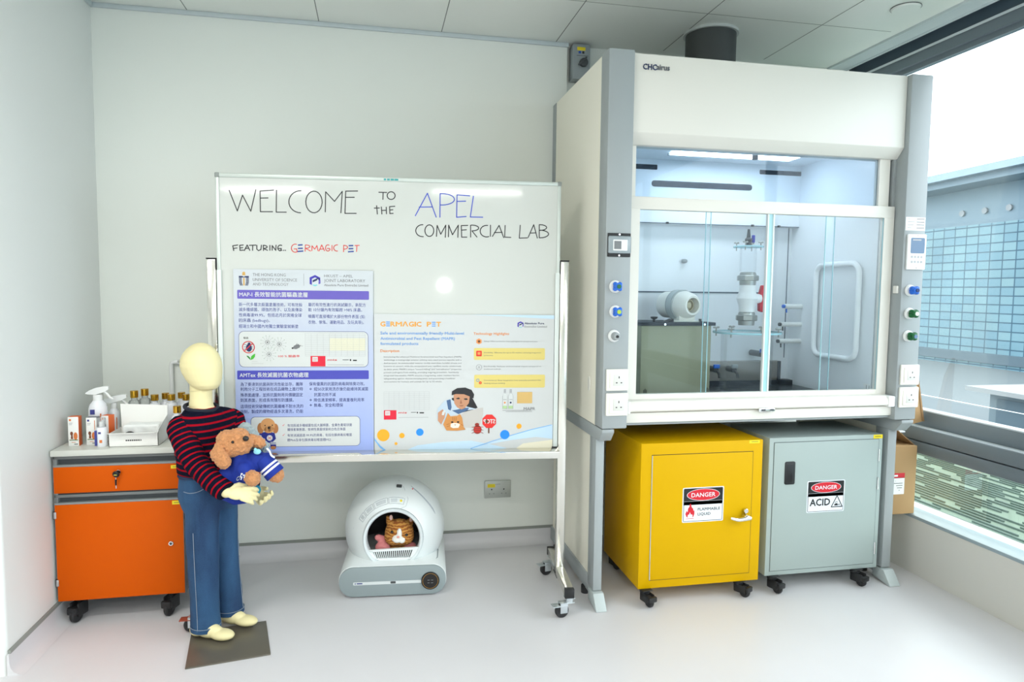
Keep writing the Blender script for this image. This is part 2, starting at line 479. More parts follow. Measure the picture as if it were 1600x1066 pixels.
b = MB().m('ceiling_metal'); b.lathe([(0.064, 0.0), (0.064, -0.004), (0.058, -0.010), (0.0, -0.012)], (2.45, 2.86, ZC), seg=36)
b.m('dark_grey'); b.lathe([(0.066, -0.0005), (0.0665, -0.003), (0.064, -0.003)], (2.45, 2.86, ZC), seg=36, cap=False)
solo('ceiling_cover_disc', b, (2.45, 2.86, ZC), 'round flat metal cover disc set in the ceiling near the window', 'ceiling cover')
mat('duct_grey', rgb(66, 70, 70), 0.55); mat('duct_ring', rgb(196, 202, 200), 0.4)
t = thing('exhaust_duct', 'dark grey round exhaust duct rising from fume hood into ceiling', 'duct', (1.72, 3.36, 2.4335))
b = MB().m('duct_grey'); b.cyl((1.72, 3.36, 2.4335), (1.72, 3.36, ZC+0.02), 0.128, seg=40); b.build('pipe', t)
b = MB().m('duct_ring'); b.lathe([(0.126, -0.012), (0.140, -0.012), (0.140, 0.0), (0.126, 0.0)], (1.72, 3.36, ZC), seg=40, cap=False); b.build('collar', t, label='pale collar ring at the ceiling')

# ------------------------------------------------------------------ outside the window
mat('facade_roof', od(190, 218, 234, 0.36), 0.5); mat('facade_soffit', od(184, 212, 228, 0.36), 0.6); mat('facade_plain', od(176, 208, 224, 0.34), 0.6)  # blue of haze and window tint is painted into the facade colours
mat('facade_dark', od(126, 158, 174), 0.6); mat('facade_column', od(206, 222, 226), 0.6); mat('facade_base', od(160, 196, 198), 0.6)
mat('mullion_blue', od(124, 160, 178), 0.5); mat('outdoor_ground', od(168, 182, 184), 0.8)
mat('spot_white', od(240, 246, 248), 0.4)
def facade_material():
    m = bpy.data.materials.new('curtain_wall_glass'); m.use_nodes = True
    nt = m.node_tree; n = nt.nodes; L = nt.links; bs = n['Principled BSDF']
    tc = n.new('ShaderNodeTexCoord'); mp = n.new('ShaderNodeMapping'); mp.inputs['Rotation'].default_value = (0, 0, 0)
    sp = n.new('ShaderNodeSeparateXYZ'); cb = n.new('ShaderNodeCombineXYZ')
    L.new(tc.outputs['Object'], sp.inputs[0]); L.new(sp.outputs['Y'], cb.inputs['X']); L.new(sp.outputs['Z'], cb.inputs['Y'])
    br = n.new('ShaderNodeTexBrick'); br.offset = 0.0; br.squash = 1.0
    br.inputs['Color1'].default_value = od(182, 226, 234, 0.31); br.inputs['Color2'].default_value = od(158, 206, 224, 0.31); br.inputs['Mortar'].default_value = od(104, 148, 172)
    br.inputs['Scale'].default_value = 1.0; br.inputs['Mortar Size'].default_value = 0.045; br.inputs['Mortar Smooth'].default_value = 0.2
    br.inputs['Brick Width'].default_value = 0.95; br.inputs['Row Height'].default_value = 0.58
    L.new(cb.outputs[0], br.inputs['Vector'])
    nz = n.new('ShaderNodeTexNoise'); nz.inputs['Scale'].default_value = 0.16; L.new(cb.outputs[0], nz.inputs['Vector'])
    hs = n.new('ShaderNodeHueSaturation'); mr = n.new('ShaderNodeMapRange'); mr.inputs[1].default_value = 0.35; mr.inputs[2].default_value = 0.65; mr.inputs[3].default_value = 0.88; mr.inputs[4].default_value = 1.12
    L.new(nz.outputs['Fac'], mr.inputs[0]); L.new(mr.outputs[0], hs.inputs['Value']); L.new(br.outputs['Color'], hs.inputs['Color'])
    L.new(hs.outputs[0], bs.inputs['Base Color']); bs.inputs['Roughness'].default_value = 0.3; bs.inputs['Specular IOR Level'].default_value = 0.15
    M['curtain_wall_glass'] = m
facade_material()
XB = 40.0
def zb(z): return 1.42 + (z-1.42)*1.6
t = thing('office_building', 'pale blue glass office building with sloping roof edge outside the window', 'building', (XB, 40, zb(-4)))
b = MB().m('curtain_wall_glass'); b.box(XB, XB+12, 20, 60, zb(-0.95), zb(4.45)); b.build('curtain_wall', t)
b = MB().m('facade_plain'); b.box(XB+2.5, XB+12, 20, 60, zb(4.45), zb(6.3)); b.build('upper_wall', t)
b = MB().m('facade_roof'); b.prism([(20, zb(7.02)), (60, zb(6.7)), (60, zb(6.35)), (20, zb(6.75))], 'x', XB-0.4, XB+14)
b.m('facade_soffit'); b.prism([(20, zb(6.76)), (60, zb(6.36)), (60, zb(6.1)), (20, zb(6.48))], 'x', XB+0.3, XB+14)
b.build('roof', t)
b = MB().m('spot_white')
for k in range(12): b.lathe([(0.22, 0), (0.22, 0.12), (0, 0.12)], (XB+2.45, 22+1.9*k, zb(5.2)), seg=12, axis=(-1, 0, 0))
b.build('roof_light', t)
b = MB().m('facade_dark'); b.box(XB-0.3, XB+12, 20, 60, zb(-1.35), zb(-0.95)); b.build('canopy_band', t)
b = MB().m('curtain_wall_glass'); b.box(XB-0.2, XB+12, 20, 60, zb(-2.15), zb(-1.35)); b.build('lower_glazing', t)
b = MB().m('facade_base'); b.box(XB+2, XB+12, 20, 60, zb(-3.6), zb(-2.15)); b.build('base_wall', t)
for k, y in enumerate((38.9, 31.0, 47.0)):
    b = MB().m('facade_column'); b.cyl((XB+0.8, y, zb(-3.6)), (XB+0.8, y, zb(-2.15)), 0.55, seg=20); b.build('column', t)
mat('canopy_roof', od(228, 234, 232), 0.6); mat('canopy_wall', od(176, 204, 214), 0.5)
t = thing('roof_pavilion', 'low glazed pavilion with flat white roof in front of the office building', 'building', (20, 18.5, -2.4))
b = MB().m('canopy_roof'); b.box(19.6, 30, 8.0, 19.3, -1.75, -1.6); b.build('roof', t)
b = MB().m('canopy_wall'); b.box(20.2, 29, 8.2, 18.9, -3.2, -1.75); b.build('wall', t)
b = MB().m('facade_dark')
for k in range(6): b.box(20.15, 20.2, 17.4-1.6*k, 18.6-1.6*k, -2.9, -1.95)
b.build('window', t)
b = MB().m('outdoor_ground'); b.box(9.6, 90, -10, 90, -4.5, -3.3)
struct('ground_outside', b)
mat('deck_moss', od(164, 190, 166), 0.8, var=0.15, vscale=1.6); mat('deck_slat', od(112, 142, 128), 0.7, var=0.2, vscale=2.0)
b = MB().m('deck_moss'); b.box(3.4, 9.6, -6, 14, -1.2, -1.02)
deck = struct('roof_deck_outside', b)
b = MB().m('deck_slat')
rnd = random.Random(3)
for k in range(70):
    x = 3.6 + 0.085*k; y = 2.5 + rnd.random()
    while y < 11:
        ln = 0.4 + 1.2*rnd.random(); b.box(x, x+0.017, y, y+ln, -1.02, -1.0); y += ln + 0.1 + 0.5*rnd.random()
o = b.build('groove', deck); o['kind'] = 'stuff'
mat('rail_white', rgb(238, 242, 244), 0.3)
b = MB().m('rail_white'); b.tube([(4.0, -4, 0.683), (4.0, 8, 0.683)], 0.0022)
for y in (-2, 0, 6.5): b.tube([(4.0, y, -1.02), (4.0, y, 0.683)], 0.012)
solo('outdoor_rail', b, (4.0, 2, -1.02), 'thin white safety rail running along outside the window', 'rail')

# ------------------------------------------------------------------ fume hood
mat('hood_cream', rgb(228, 226, 217), 0.45); mat('hood_side', rgb(246, 242, 226), 0.42); mat('hood_grey', rgb(157, 164, 165), 0.42)
mat('hood_grey_light', rgb(180, 190, 190), 0.42); mat('hood_liner', rgb(234, 239, 242), 0.35); mat('worktop_slate', rgb(74, 80, 84), 0.25)
mat('sump_steel', rgb(150, 146, 138), 0.35, metal=0.3); mat('slot_dark', rgb(34, 44, 54), 0.6); mat('seam_dark', rgb(90, 104, 116), 0.6)
glass('upper_glass', (0.85, 0.925, 0.985, 1), 0.5, 0.0, 1.45); glass('sash_glass', (0.95, 0.98, 0.99, 1), 0.35, 0.0, 1.45); mat('glass_edge', rgb(176, 222, 230), 0.2)
mat('knob_blue', rgb(38, 110, 215), 0.4); mat('knob_green', rgb(10, 96, 46), 0.4); mat('knob_dark_green', rgb(12, 80, 44), 0.4); mat('lime', rgb(170, 196, 60), 0.5)
mat('hood_lamp_glow', (1, 1, 1, 1), 0.5, emit=(0.80, 0.90, 1.0, 1), estr=6.0)
mat('badge_metal', rgb(104, 108, 116), 0.3, metal=0.4); mat('port_white', rgb(246, 250, 252), 0.4); mat('screen_blue', rgb(92, 120, 150), 0.2); mat('navy_chrome', rgb(36, 52, 92), 0.3, metal=0.5); mat('clear_grey', rgb(150, 160, 164), 0.15)
hood = thing('fume_hood', 'tall white and grey laboratory fume hood with sliding glass sash beside the window', 'fume hood', (1.745, 3.2, 0.0))
HL, HR, YF, YB = 0.96, 2.532, 2.76, 3.69
Z0, Z1 = 0.829, 2.434
PL, PR = 1.075, 2.417          # inner edges of the posts
for side, (x0, x1) in (('l', (HL, PL)), ('r', (PR, HR))):
    b = MB().m('hood_grey'); b.box(x0, x1, YF, 2.86, Z0, Z1, bev=0.006)
    b.build('post', hood)
    b = MB().m('hood_side'); xs = x0 if side == 'l' else x1-0.02
    b.box(xs+0.002, xs+0.018, 2.858, 3.60, Z0, Z1-0.004); b.build('side_panel', hood)
    b = MB().m('hood_grey'); b.box(xs, xs+0.02, 3.60, YB, Z0, Z1-0.004); b.build('rear_strip', hood)
b = MB().m('hood_cream'); b.prism([(2.785, 2.430), (2.785, 2.104), (2.825, 2.058), (2.90, 2.058), (2.90, 2.430)], 'x', PL+0.001, PR-0.001, bev=0.003)
b.build('front_panel', hood)
b = MB().m('hood_cream'); b.box(HL+0.02, HR-0.02, 2.90, YB, Z1-0.012, Z1-0.002); b.build('top_panel', hood)
b = MB().m('dark_grey'); b.box(HL+0.02, HL+0.035, 2.80, 2.86, Z1, Z1+0.012); b.box(1.22, 1.235, 2.95, 2.98, Z1, Z1+0.03); b.cyl((1.17, 2.9, Z1-0.002), (1.17, 2.9, Z1+0.02), 0.012, seg=12); b.build('top_bolt', hood)
# maker's lettering
def letters(t, o, size, m1, depth=0.004, w=None):
    vs, fs = text_geo(t, 0.012, 0.5)
    x0 = min(v[0] for v in vs); x1 = max(v[0] for v in vs); k = size/0.729; kx = w/(x1-x0) if w else k
    bb = MB().m(m1); t2 = bmesh.new(); V = [t2.verts.new((o[0]+(x-x0)*kx, o[1]-depth/2-z*depth, o[2]+y*k)) for x, y, z in vs]
    for f in fs:
        try: t2.faces.new([V[i] for i in f])
        except ValueError: pass
    bb._add(t2); return bb
q = 2.785
letters('CHC', (at(1004.5, 107, q).x, q, at(1004.5, 108.2, q).z), 0.024, 'navy_chrome', w=0.062).build('brand_lettering', hood, label='dark blue raised letters')
letters('airus', (at(1025.5, 107, q).x, q, at(1025.5, 109.0, q).z), 0.024, 'badge_metal', w=0.060).build('brand_lettering', hood, label='chrome raised letters')
# fixed upper glass and its frame
b = MB().m('hood_cream')
b.box(PL, PL+0.045, 2.84, 2.87, 1.80, 2.06); b.build('sash_track', hood)
b = MB().m('hood_cream'); b.box(2.336, 2.392, 2.84, 2.87, 1.80, 2.06); b.m('hood_grey_light'); b.box(2.392, 2.398, 2.85, 2.87, 0.90, 2.06); b.m('hood_grey'); b.box(2.404, PR, 2.83, 2.87, 0.90, 2.06); b.m('seam_dark'); b.box(2.397, 2.405, 2.862, 2.87, 0.90, 2.06)
b.build('sash_track', hood)
b = MB().m('upper_glass'); b.box(PL+0.045, 2.336, 2.852, 2.857, 1.80, 2.06); b.build('upper_pane', hood)
# sash
b = MB().m('hood_cream')
b.box(PL+0.004, PR-0.004, 2.82, 2.85, 1.783, 1.838, bev=0.003)
b.box(PL+0.004, 1.137, 2.822, 2.848, 0.938, 1.784)
b.box(2.360, PR-0.004, 2.822, 2.848, 0.938, 1.784)
b.box(1.136, 2.361, 2.823, 2.847, 0.938, 0.968)
sash = b.build('sash_frame', hood)
b = MB().m('hood_cream'); b.prism([(2.768, 0.898), (2.762, 0.905), (2.764, 0.928), (2.780, 0.944), (2.822, 0.946), (2.822, 0.90)], 'x', PL+0.012, PR-0.03, bev=0.001)
b.box(PL+0.002, PR-0.002, 2.823, 2.86, 0.896, 0.942); b.build('sash_handle', sash)
b = MB().m('white_plastic'); b.box(PL+0.0015, PL+0.016, 2.758, 2.83, 0.892, 0.946, bev=0.005); b.build('handle_end', sash); b = MB().m('white_plastic'); b.box(PR-0.036, PR-0.002, 2.758, 2.83, 0.892, 0.944, bev=0.005); b.build('handle_end', sash)
for k, (x0, x1, y) in enumerate(((1.137, 1.476, 2.826), (1.458, 1.760, 2.836), (1.790, 2.108, 2.836), (2.056, 2.360, 2.826))):
    b = MB().m('sash_glass'); b.box(x0, x1, y, y+0.005, 0.966, 1.785)
    b.m('glass_edge'); b.box(x0-0.0012, x0+0.0003, y-0.0005, y+0.0055, 0.967, 1.784); b.box(x1-0.0003, x1+0.0012, y-0.0005, y+0.0055, 0.967, 1.784)
    b.build('sliding_pane', sash)
b = MB().m('white_plastic'); b.box(1.757, 1.762, 2.826, 2.842, 0.967, 1.784); b.box(1.786, 1.791, 2.826, 2.842, 0.967, 1.784)
b.m('glass_edge'); b.box(1.762, 1.786, 2.834, 2.842, 0.967, 1.784); b.build('centre_stile', sash, label='pale meeting stile between the middle panes')
b = MB().m('hood_cream'); b.prism([(2.785, 0.848), (2.783, 0.892), (2.86, 0.90), (2.86, 0.86), (2.80, 0.846)], 'x', PL, PR, bev=0.002); b.build('apron', hood)
t = at(1192, 641, 2.762); u = at(1207, 640, 2.762)
b = MB().m('chrome'); b.prism([(x, z) for x, z in rr(t.x-0.02, u.x+0.012, t.z-0.009, t.z+0.009, 0.008)], 'y', 2.7605, 2.766, bev=0.001)
b.m('dark_grey'); b.box(t.x-0.008, t.x+0.012, 2.7595, 2.7605, t.z-0.004, t.z+0.005); b.box(u.x-0.012, u.x+0.006, 2.7595, 2.7605, t.z-0.004, t.z+0.005); b.build('handle_badge', sash, label='chrome oval badge')
# inside
b = MB().m('hood_liner')
b.box(HL+0.02, 1.10, 2.86, 3.66, 0.86, 2.16); b.box(2.37, HR-0.02, 2.87, 3.66, 0.86, 2.16)
b.box(1.10, 2.37, 3.56, 3.66, 0.86, 1.80); b.box(1.10, 2.37, 3.50, 3.66, 1.80, 2.16); b.box(1.10, 2.37, 2.90, 3.50, 2.14, 2.16)
b.m('seam_dark'); b.box(1.10, 2.25, 3.557, 3.56, 1.421, 1.429); b.box(2.345, 2.349, 3.557, 3.56, 1.05, 1.80); b.box(1.10, 2.37, 3.497, 3.503, 1.798, 1.802)
b.build('liner', hood)
b = MB().m('slot_dark')
def slot(p0, p1, h, y, r): b.prism(rr(p0.x, p1.x, (p0.z+p1.z)/2-h/2, (p0.z+p1.z)/2+h/2, r), 'y', y-0.002, y+0.001)
slot(at(1018, 288, 3.5), at(1175, 292, 3.5), 0.033, 3.5, 0.0155)
slot(at(985, 261, 3.5), at(1027, 260, 3.5), 0.026, 3.5, 0.004); slot(at(1187, 269, 3.5), at(1253, 272, 3.5), 0.024, 3.5, 0.004)
b.build('baffle_slot', hood)
b = MB().m('black_rubber'); 
for px, py in ((1042, 350), (1175, 353), (1216, 355)):
    p = at(px, py, 3.5); b.box(p.x-0.006, p.x+0.006, 3.488, 3.5, 1.796, 1.806)
b.build('baffle_clip', hood)
b = MB().m('worktop_slate'); b.box(HL+0.02, HR-0.02, 2.86, 3.66, 0.855, 0.90, bev=0.004); b.build('worktop', hood)
b = MB().m('sump_steel'); b.box(1.10, 2.30, 3.51, 3.56, 0.925, 1.035, bev=0.003); b.m('slot_dark'); b.box(1.10, 2.37, 3.50, 3.56, 0.90, 0.925); b.box(2.275, 2.29, 3.50, 3.51, 0.90, 1.035)
b.build('rear_trough', hood)
b = MB().m('hood_lamp_glow'); b.box(1.50, 2.18, 3.19, 3.33, 2.131, 2.140); b.build('lamp_diffuser', hood)
b = MB().m('hood_grey'); b.box(1.49, 2.19, 3.18, 3.19, 2.128, 2.14); b.box(1.49, 2.19, 3.33, 3.34, 2.128, 2.14); b.build('lamp_frame', hood)
b = MB().m('dark_grey'); p = at(1180, 244, 2.95); b.box(p.x-0.011, p.x+0.011, 2.94, 2.96, p.z-0.018, p.z+0.03, bev=0.003); b.build('latch', hood)
b = MB().m('port_white')
b.tube([(2.352, y, z) for y, z in rr(2.965, 3.30, 1.095, 1.578, 0.055, 6)], 0.014, seg=12, closed=True); b.build('access_port_seal', hood, label='white rounded rectangular tube on the right inner wall')
for (p0, p1, c) in (((1226, 477), (1249, 479), 'knob_blue'), ((1220, 505), (1249, 507), 'hood_grey'), ((1217, 532), (1248, 533), 'hood_grey')):
    w = at(*p1, 3.445); e = at(*p0, 3.445)
    b = MB().m('white_plastic'); b.cyl((2.372, 3.445, w.z), (e.x, 3.445, w.z), 0.013 if c != 'knob_blue' else 0.014, seg=14, bev=0.002); b.m('dark_grey' if c != 'knob_blue' else c); b.cyl((e.x, 3.445, w.z), (e.x-0.012, 3.445, w.z), 0.010, seg=12); b.tube([(e.x+0.012, 3.445, w.z-0.012), (e.x+0.01, 3.44, w.z-0.035)], 0.004, seg=8)
    b.build('gas_outlet', hood)
for px, py, c in ((1115, 577, 'knob_blue'), (1143, 577, 'hood_grey'), (1187, 553, 'knob_blue')):
    p = at(px, py, 3.47); yw = 3.51 if p.z < 1.05 else 3.56
    b = MB().m('dark_grey'); b.cyl((p.x, yw, p.z), (p.x, 3.44, p.z), 0.017, seg=16, bev=0.003); b.tube([(p.x, 3.45, p.z), (p.x+0.012, 3.43, p.z-0.02), (p.x+0.014, 3.425, p.z-0.045)], 0.008, seg=8); b.m(c); b.box(p.x-0.018, p.x+0.018, 3.43, 3.445, p.z+0.008, p.z+0.03, bev=0.004)
    b.build('water_tap', hood)
a = Art((2.3695, 2.90, 0.95), (0, -1, 0), (0, 0, 1)); a.m('paper_white').rect(-0.02, 0.03, 0, 0.035); a.m('ink_black')
a.L(2).rect(0.0, 0.022, 0.006, 0.009).rect(0.0, 0.003, 0.006, 0.028).rect(0.019, 0.022, 0.006, 0.028); a.build('inner_sticker', hood)
p = at(1070, 408, 3.54); b = MB().m('hood_grey'); b.cyl((p.x, 3.56, p.z), (p.x, 3.535, p.z), 0.012, seg=16, bev=0.003); b.ell((p.x-0.002, 3.535, p.z), (0.016, 0.008, 0.012), seg=14, rings=8); b.build('lining_stud', hood, label='small grey stud on the back lining')
# things on the posts
p, q = at(949, 364, YF), at(984.5, 402, YF)
b = MB().m('black'); b.box(p.x, q.x, YF-0.006, YF, q.z, p.z, bev=0.003); g = b.build('gauge', hood)
b = MB().m('clear_grey'); b.box(p.x+0.001, q.x-0.001, YF-0.014, YF-0.005, q.z+0.014, p.z-0.012, bev=0.006); b.m('paper_white'); b.box(p.x+0.022, q.x-0.018, YF-0.0155, YF-0.012, q.z+0.026, p.z-0.028, bev=0.002)
b.m('ink_grey'); b.box(p.x+0.026, p.x+0.058, YF-0.0165, YF-0.015, q.z+0.032, p.z-0.034); b.m('chrome'); b.cyl(((p.x+q.x)/2, YF-0.008, p.z-0.006), ((p.x+q.x)/2, YF-0.005, p.z-0.006), 0.004, seg=10); b.cyl(((p.x+q.x)/2, YF-0.008, q.z+0.006), ((p.x+q.x)/2, YF-0.005, q.z+0.006), 0.004, seg=10)
b.build('gauge_window', g)
def wing_knob(px, py, col, cap, tilt=0.0, plain=False):
    p = at(px, py, YF)
    b = MB().m('white_plastic'); b.cyl((p.x-0.012, YF, p.z), (p.x-0.012, YF-0.014, p.z), 0.027, 0.025, seg=28, bev=0.003); o = b.build('valve_base', hood)
    b = MB(); cx = p.x-0.012
    if plain:
        b.m('hood_grey'); b.cyl((cx, YF-0.014, p.z), (cx, YF-0.045, p.z), 0.018, 0.015, seg=20, bev=0.002); b.m('black'); b.cyl((cx, YF-0.045, p.z), (cx, YF-0.05, p.z), 0.006, seg=12)
    else:
        b.m(col); b.cyl((cx, YF-0.014, p.z), (cx, YF-0.05, p.z), 0.015, seg=20, bev=0.003)
        for k in range(4):
            a = PI/4 + k*PI/2 + tilt
            b.ell((cx+0.015*math.cos(a), YF-0.032, p.z+0.015*math.sin(a)), (0.009, 0.016, 0.009), seg=12, rings=8)
        b.m(cap); b.cyl((cx, YF-0.05, p.z), (cx, YF-0.054, p.z), 0.009, seg=16)
    b.build('valve_handle', o)
wing_knob(965, 448, 'knob_blue', 'knob_green'); wing_knob(965, 487, 'knob_blue', 'lime'); wing_knob(963, 525, None, None, plain=True)
wing_knob(1424, 454, 'knob_blue', 'navy_chrome'); wing_knob(1423, 490, 'knob_green', 'white_plastic'); wing_knob(1421, 525, 'knob_green', 'screen_blue')
def socket_plate(p, q):
    b = MB().m('warm_white'); b.box(p.x, q.x, YF-0.012, YF, q.z, p.z, bev=0.004)
    w, h = q.x-p.x, p.z-q.z; o = b.build('socket_plate', hood)
    b = MB().m('warm_white'); b.box(p.x+0.14*w, q.x-0.1*w, YF-0.016, YF-0.011, q.z+0.12*h, p.z-0.12*h, bev=0.002); b.m('socket_face'); b.box(p.x+0.3*w, q.x-0.2*w, YF-0.018, YF-0.014, q.z+0.24*h, p.z-0.24*h, bev=0.002)
    b.m('ink_black'); cx = (p.x+0.55*w); cz = q.z+0.5*h
    b.box(cx-0.002, cx+0.002, YF-0.0186, YF-0.017, cz+0.008, cz+0.017); b.box(cx-0.014, cx-0.007, YF-0.0186, YF-0.017, cz-0.013, cz-0.009); b.box(cx+0.007, cx+0.014, YF-0.0186, YF-0.017, cz-0.013, cz-0.009)
    b.build('socket_face', o)
for c in (((946.5, 577), (980, 610)), ((946, 614.5), (979.5, 649)), ((1406, 570), (1433.0, 601)), ((1404, 605), (1431.5, 636))): socket_plate(at(*c[0], YF), at(*c[1], YF))
p, q = at(1416.5, 366, YF), at(1442.5, 422, YF)
b = MB().m('white_plastic'); b.box(p.x, q.x, YF-0.012, YF, q.z, p.z, bev=0.004); o = b.build('control_panel', hood)
a = Art((p.x, YF-0.0122, q.z), (1, 0, 0), (0, 0, 1)); w, h = q.x-p.x, p.z-q.z
a.m('screen_blue').fill(rr(0.15*w, 0.9*w, 0.46*h, 0.9*h, 0.006)); a.m('ink_lightgrey').L(2).rect(0.25*w, 0.7*w, 0.82*h, 0.86*h)
for k in range(4):
    for j in range(2): a.m('ink_lightgrey').fill(circ(0.24*w+0.17*k*w, (0.36-0.14*j)*h, 0.006, 12))
a.m('ink_black').fill(circ(0.5*w, 0.05*h, 0.002, 8)).fill(circ(0.5*w, 0.955*h, 0.002, 8)); a.build('control_screen', o)
p, q = at(1415.5, 339, YF), at(1445, 361, YF)
a = Art((p.x, YF-0.0006, q.z), (1, 0, 0), (0, 0, 1)); w, h = q.x-p.x, p.z-q.z; a.m('paper_white').rect(0, w, 0, h)
for k in range(4): a.L(2).m('ink_grey').rect(0.1*w, 0.1*w+(0.12, 0.36, 0.3, 0.2)[k]*w, (0.85-0.22*k)*h, (0.88-0.22*k)*h).rect(0.55*w, 0.95*w, (0.84-0.22*k)*h, (0.89-0.22*k)*h)
a.build('service_label', hood, label='white paper label with rows of print')
b = MB().m('hood_cream'); p = at(1396, 452, 2.80); b.box(PR-0.012, PR+0.0, 2.775, 2.80, p.z-0.02, p.z+0.016, bev=0.003); b.build('sash_stop', hood)
b = MB().m('warm_white'); b.lathe([(0.0, 0.0), (0.026, 0.0), (0.024, 0.003), (0.0, 0.004)], (HL+0.0005, 2.945, 1.003), axis=(-1, 0, 0), seg=24, scale=(1, 0.7, 1.35)); b.build('side_cap', hood, label='oval blanking cap on the left side')
# underframe
for side, (x0, x1) in (('l', (HL+0.004, 1.004)), ('r', (2.462, 2.510))):
    b = MB().m('hood_grey'); b.prism([(2.762, Z0-0.003), (2.762, 0.812), (2.802, 0.768), (3.62, 0.768), (3.62, Z0-0.003)], 'x', x0-0.002, x1+0.014, bev=0.002)
    b.m('black'); b.box(x0+0.002, x1, 2.772, 3.6, Z0-0.004, Z0); b.build('support_arm', hood)
    b = MB().m('hood_grey'); b.box(x0, x1, 2.846, 2.93, 0.07, 0.77, bev=0.003); b.build('leg', hood)
    b = MB().m('hood_grey_light'); b.prism([(2.778, 0.0), (2.778, 0.006), (2.826, 0.066), (2.90, 0.066), (2.90, 0.012)], 'x', x0-0.006, x1+0.004, bev=0.003)
    b.m('hood_grey'); b.box(x0+0.004, x1-0.004, 2.90, 3.62, 0.03, 0.105, bev=0.003); b.m('black_rubber'); b.cyl(((x0+x1)/2-0.01, 2.99, 0), ((x0+x1)/2-0.01, 2.99, 0.035), 0.02, seg=16); b.cyl(((x0+x1)/2-0.01, 3.5, 0), ((x0+x1)/2-0.01, 3.5, 0.035), 0.02, seg=16)
    b.build('foot', hood)
    b = MB().m('hood_side'); b.box(x0+0.012, x0+0.024, 2.93, 3.60, 0.105, 0.77); b.build('lower_side_panel', hood)
b = MB().m('hood_grey'); b.box(HL+0.03, HR-0.03, 2.80, 3.66, 0.835, 0.852); b.build('underside', hood)

# ------------------------------------------------------------------ inside the fume hood
mat('tank_green', rgb(158, 168, 148), 0.2); glass('tank_acrylic', (0.80, 0.83, 0.76, 1), 0.8, 0.02, 1.45, body=0.62, bodycol=rgb(182, 184, 156)); mat('cloth_white', rgb(216, 220, 214), 0.7)
glass('clear_acrylic', (0.99, 0.995, 0.998, 1), 0.2, 0.02, 1.3, body=0.02, bodycol=(0.8, 0.85, 0.9, 1))
t = thing('acrylic_tank', 'greenish acrylic tank with black lid inside the fume hood', 'tank', (1.50, 3.3, 0.90))
b = MB().m('tank_acrylic'); b.box(1.312, 1.69, 3.20, 3.46, 0.902, 1.255); b.build('tank_body', t)
b = MB().m('cloth_white'); b.prism([(1.36, 1.20), (1.34, 0.98), (1.45, 0.93), (1.60, 0.935), (1.61, 1.21)], 'y', 3.26, 3.30, bev=0.01); b.build('liner_bag', t, label='crumpled white sheet seen through the wall')
b = MB().m('slot_dark'); b.box(1.300, 1.708, 3.185, 3.48, 1.255, 1.272, bev=0.002); b.m('chrome')
for x in (1.43, 1.645): b.cyl((x, 3.186, 1.262), (x, 3.181, 1.262), 0.006, seg=12)
b.build('lid', t, label='black lid')
p = at(1022, 497, 3.25)
b = MB().m('black'); b.lathe([(0.007, 0), (0.007, 0.012), (0.017, 0.018), (0.019, 0.026), (0.0, 0.028)], (p.x, 3.25, 1.272), seg=16); b.build('lid_knob', t)
b = MB().m('ink_black')
for x in (1.33, 1.67):
    for k in range(3): b.box(x+0.007*k, x+0.003+0.007*k, 3.1985, 3.20, 0.912, 0.93+0.006*(k % 2))
b.build('corner_mark', t)
mat('fan_white', rgb(236, 236, 228), 0.35); mat('fan_beige', rgb(196, 188, 160), 0.5)
t = thing('duct_fan', 'white inline duct fan lying on the black tank lid', 'fan', (1.56, 3.31, 1.272))
A = at(1040, 477.5, 3.445); B = at(1083, 477, 3.235); A.z = B.z = 1.357; d = (B-A); Ln = d.length
b = MB().m('fan_white'); b.lathe([(0.066, 0.0), (0.070, 0.01), (0.072, 0.11), (0.072, Ln*0.50)], A, d, seg=36, cap=False); b.lathe([(0.072, Ln*0.62), (0.074, Ln*0.72), (0.064, Ln*0.90), (0.050, Ln), (0.040, Ln), (0.040, Ln-0.05)], A, d, seg=36, cap=False); b.m('fan_beige'); b.lathe([(0.0, Ln-0.05), (0.041, Ln-0.05)], A, d, seg=36, cap=False)
b.lathe([(0.012, Ln-0.05), (0.014, Ln-0.03), (0.0, Ln-0.025)], A, d, seg=16); b.lathe([(0.028, Ln-0.045), (0.030, Ln-0.028), (0.026, Ln-0.028)], A, d, seg=24, cap=False); b.build('fan_body', t)
b = MB().m('hood_grey_light'); b.lathe([(0.072, Ln*0.42), (0.079, Ln*0.42), (0.079, Ln*0.64), (0.072, Ln*0.64)], A, d, seg=36, cap=False); b.m('hood_grey'); b.lathe([(0.080, Ln*0.42), (0.081, Ln*0.43), (0.080, Ln*0.445)], A, d, seg=36, cap=False); b.lathe([(0.080, Ln*0.615), (0.081, Ln*0.63), (0.080, Ln*0.64)], A, d, seg=36, cap=False); b.build('clamp_band', t)
b = MB().m('fan_white'); b.box(1.50, 1.645, 3.235, 3.36, 1.272, 1.278, bev=0.002); b.box(1.545, 1.635, 3.27, 3.34, 1.277, 1.315, bev=0.004); b.m('black'); b.prism([(1.465, 1.2725), (1.50, 1.2725), (1.50, 1.288)], 'y', 3.235, 3.29); b.box(1.641, 1.651, 3.23, 3.242, 1.272, 1.288); b.build('mounting_foot', t)
mat('pvc_white', rgb(240, 242, 242), 0.35); mat('galvanised', rgb(168, 170, 166), 0.35, metal=0.7); mat('valve_red', rgb(206, 34, 52), 0.4); mat('pedal_red', rgb(150, 72, 52), 0.5)
vx, vy = 1.922, 3.25
t = thing('test_column', 'clear acrylic test column with white ball valve and red lever', 'test column', (vx, vy, 0.90))
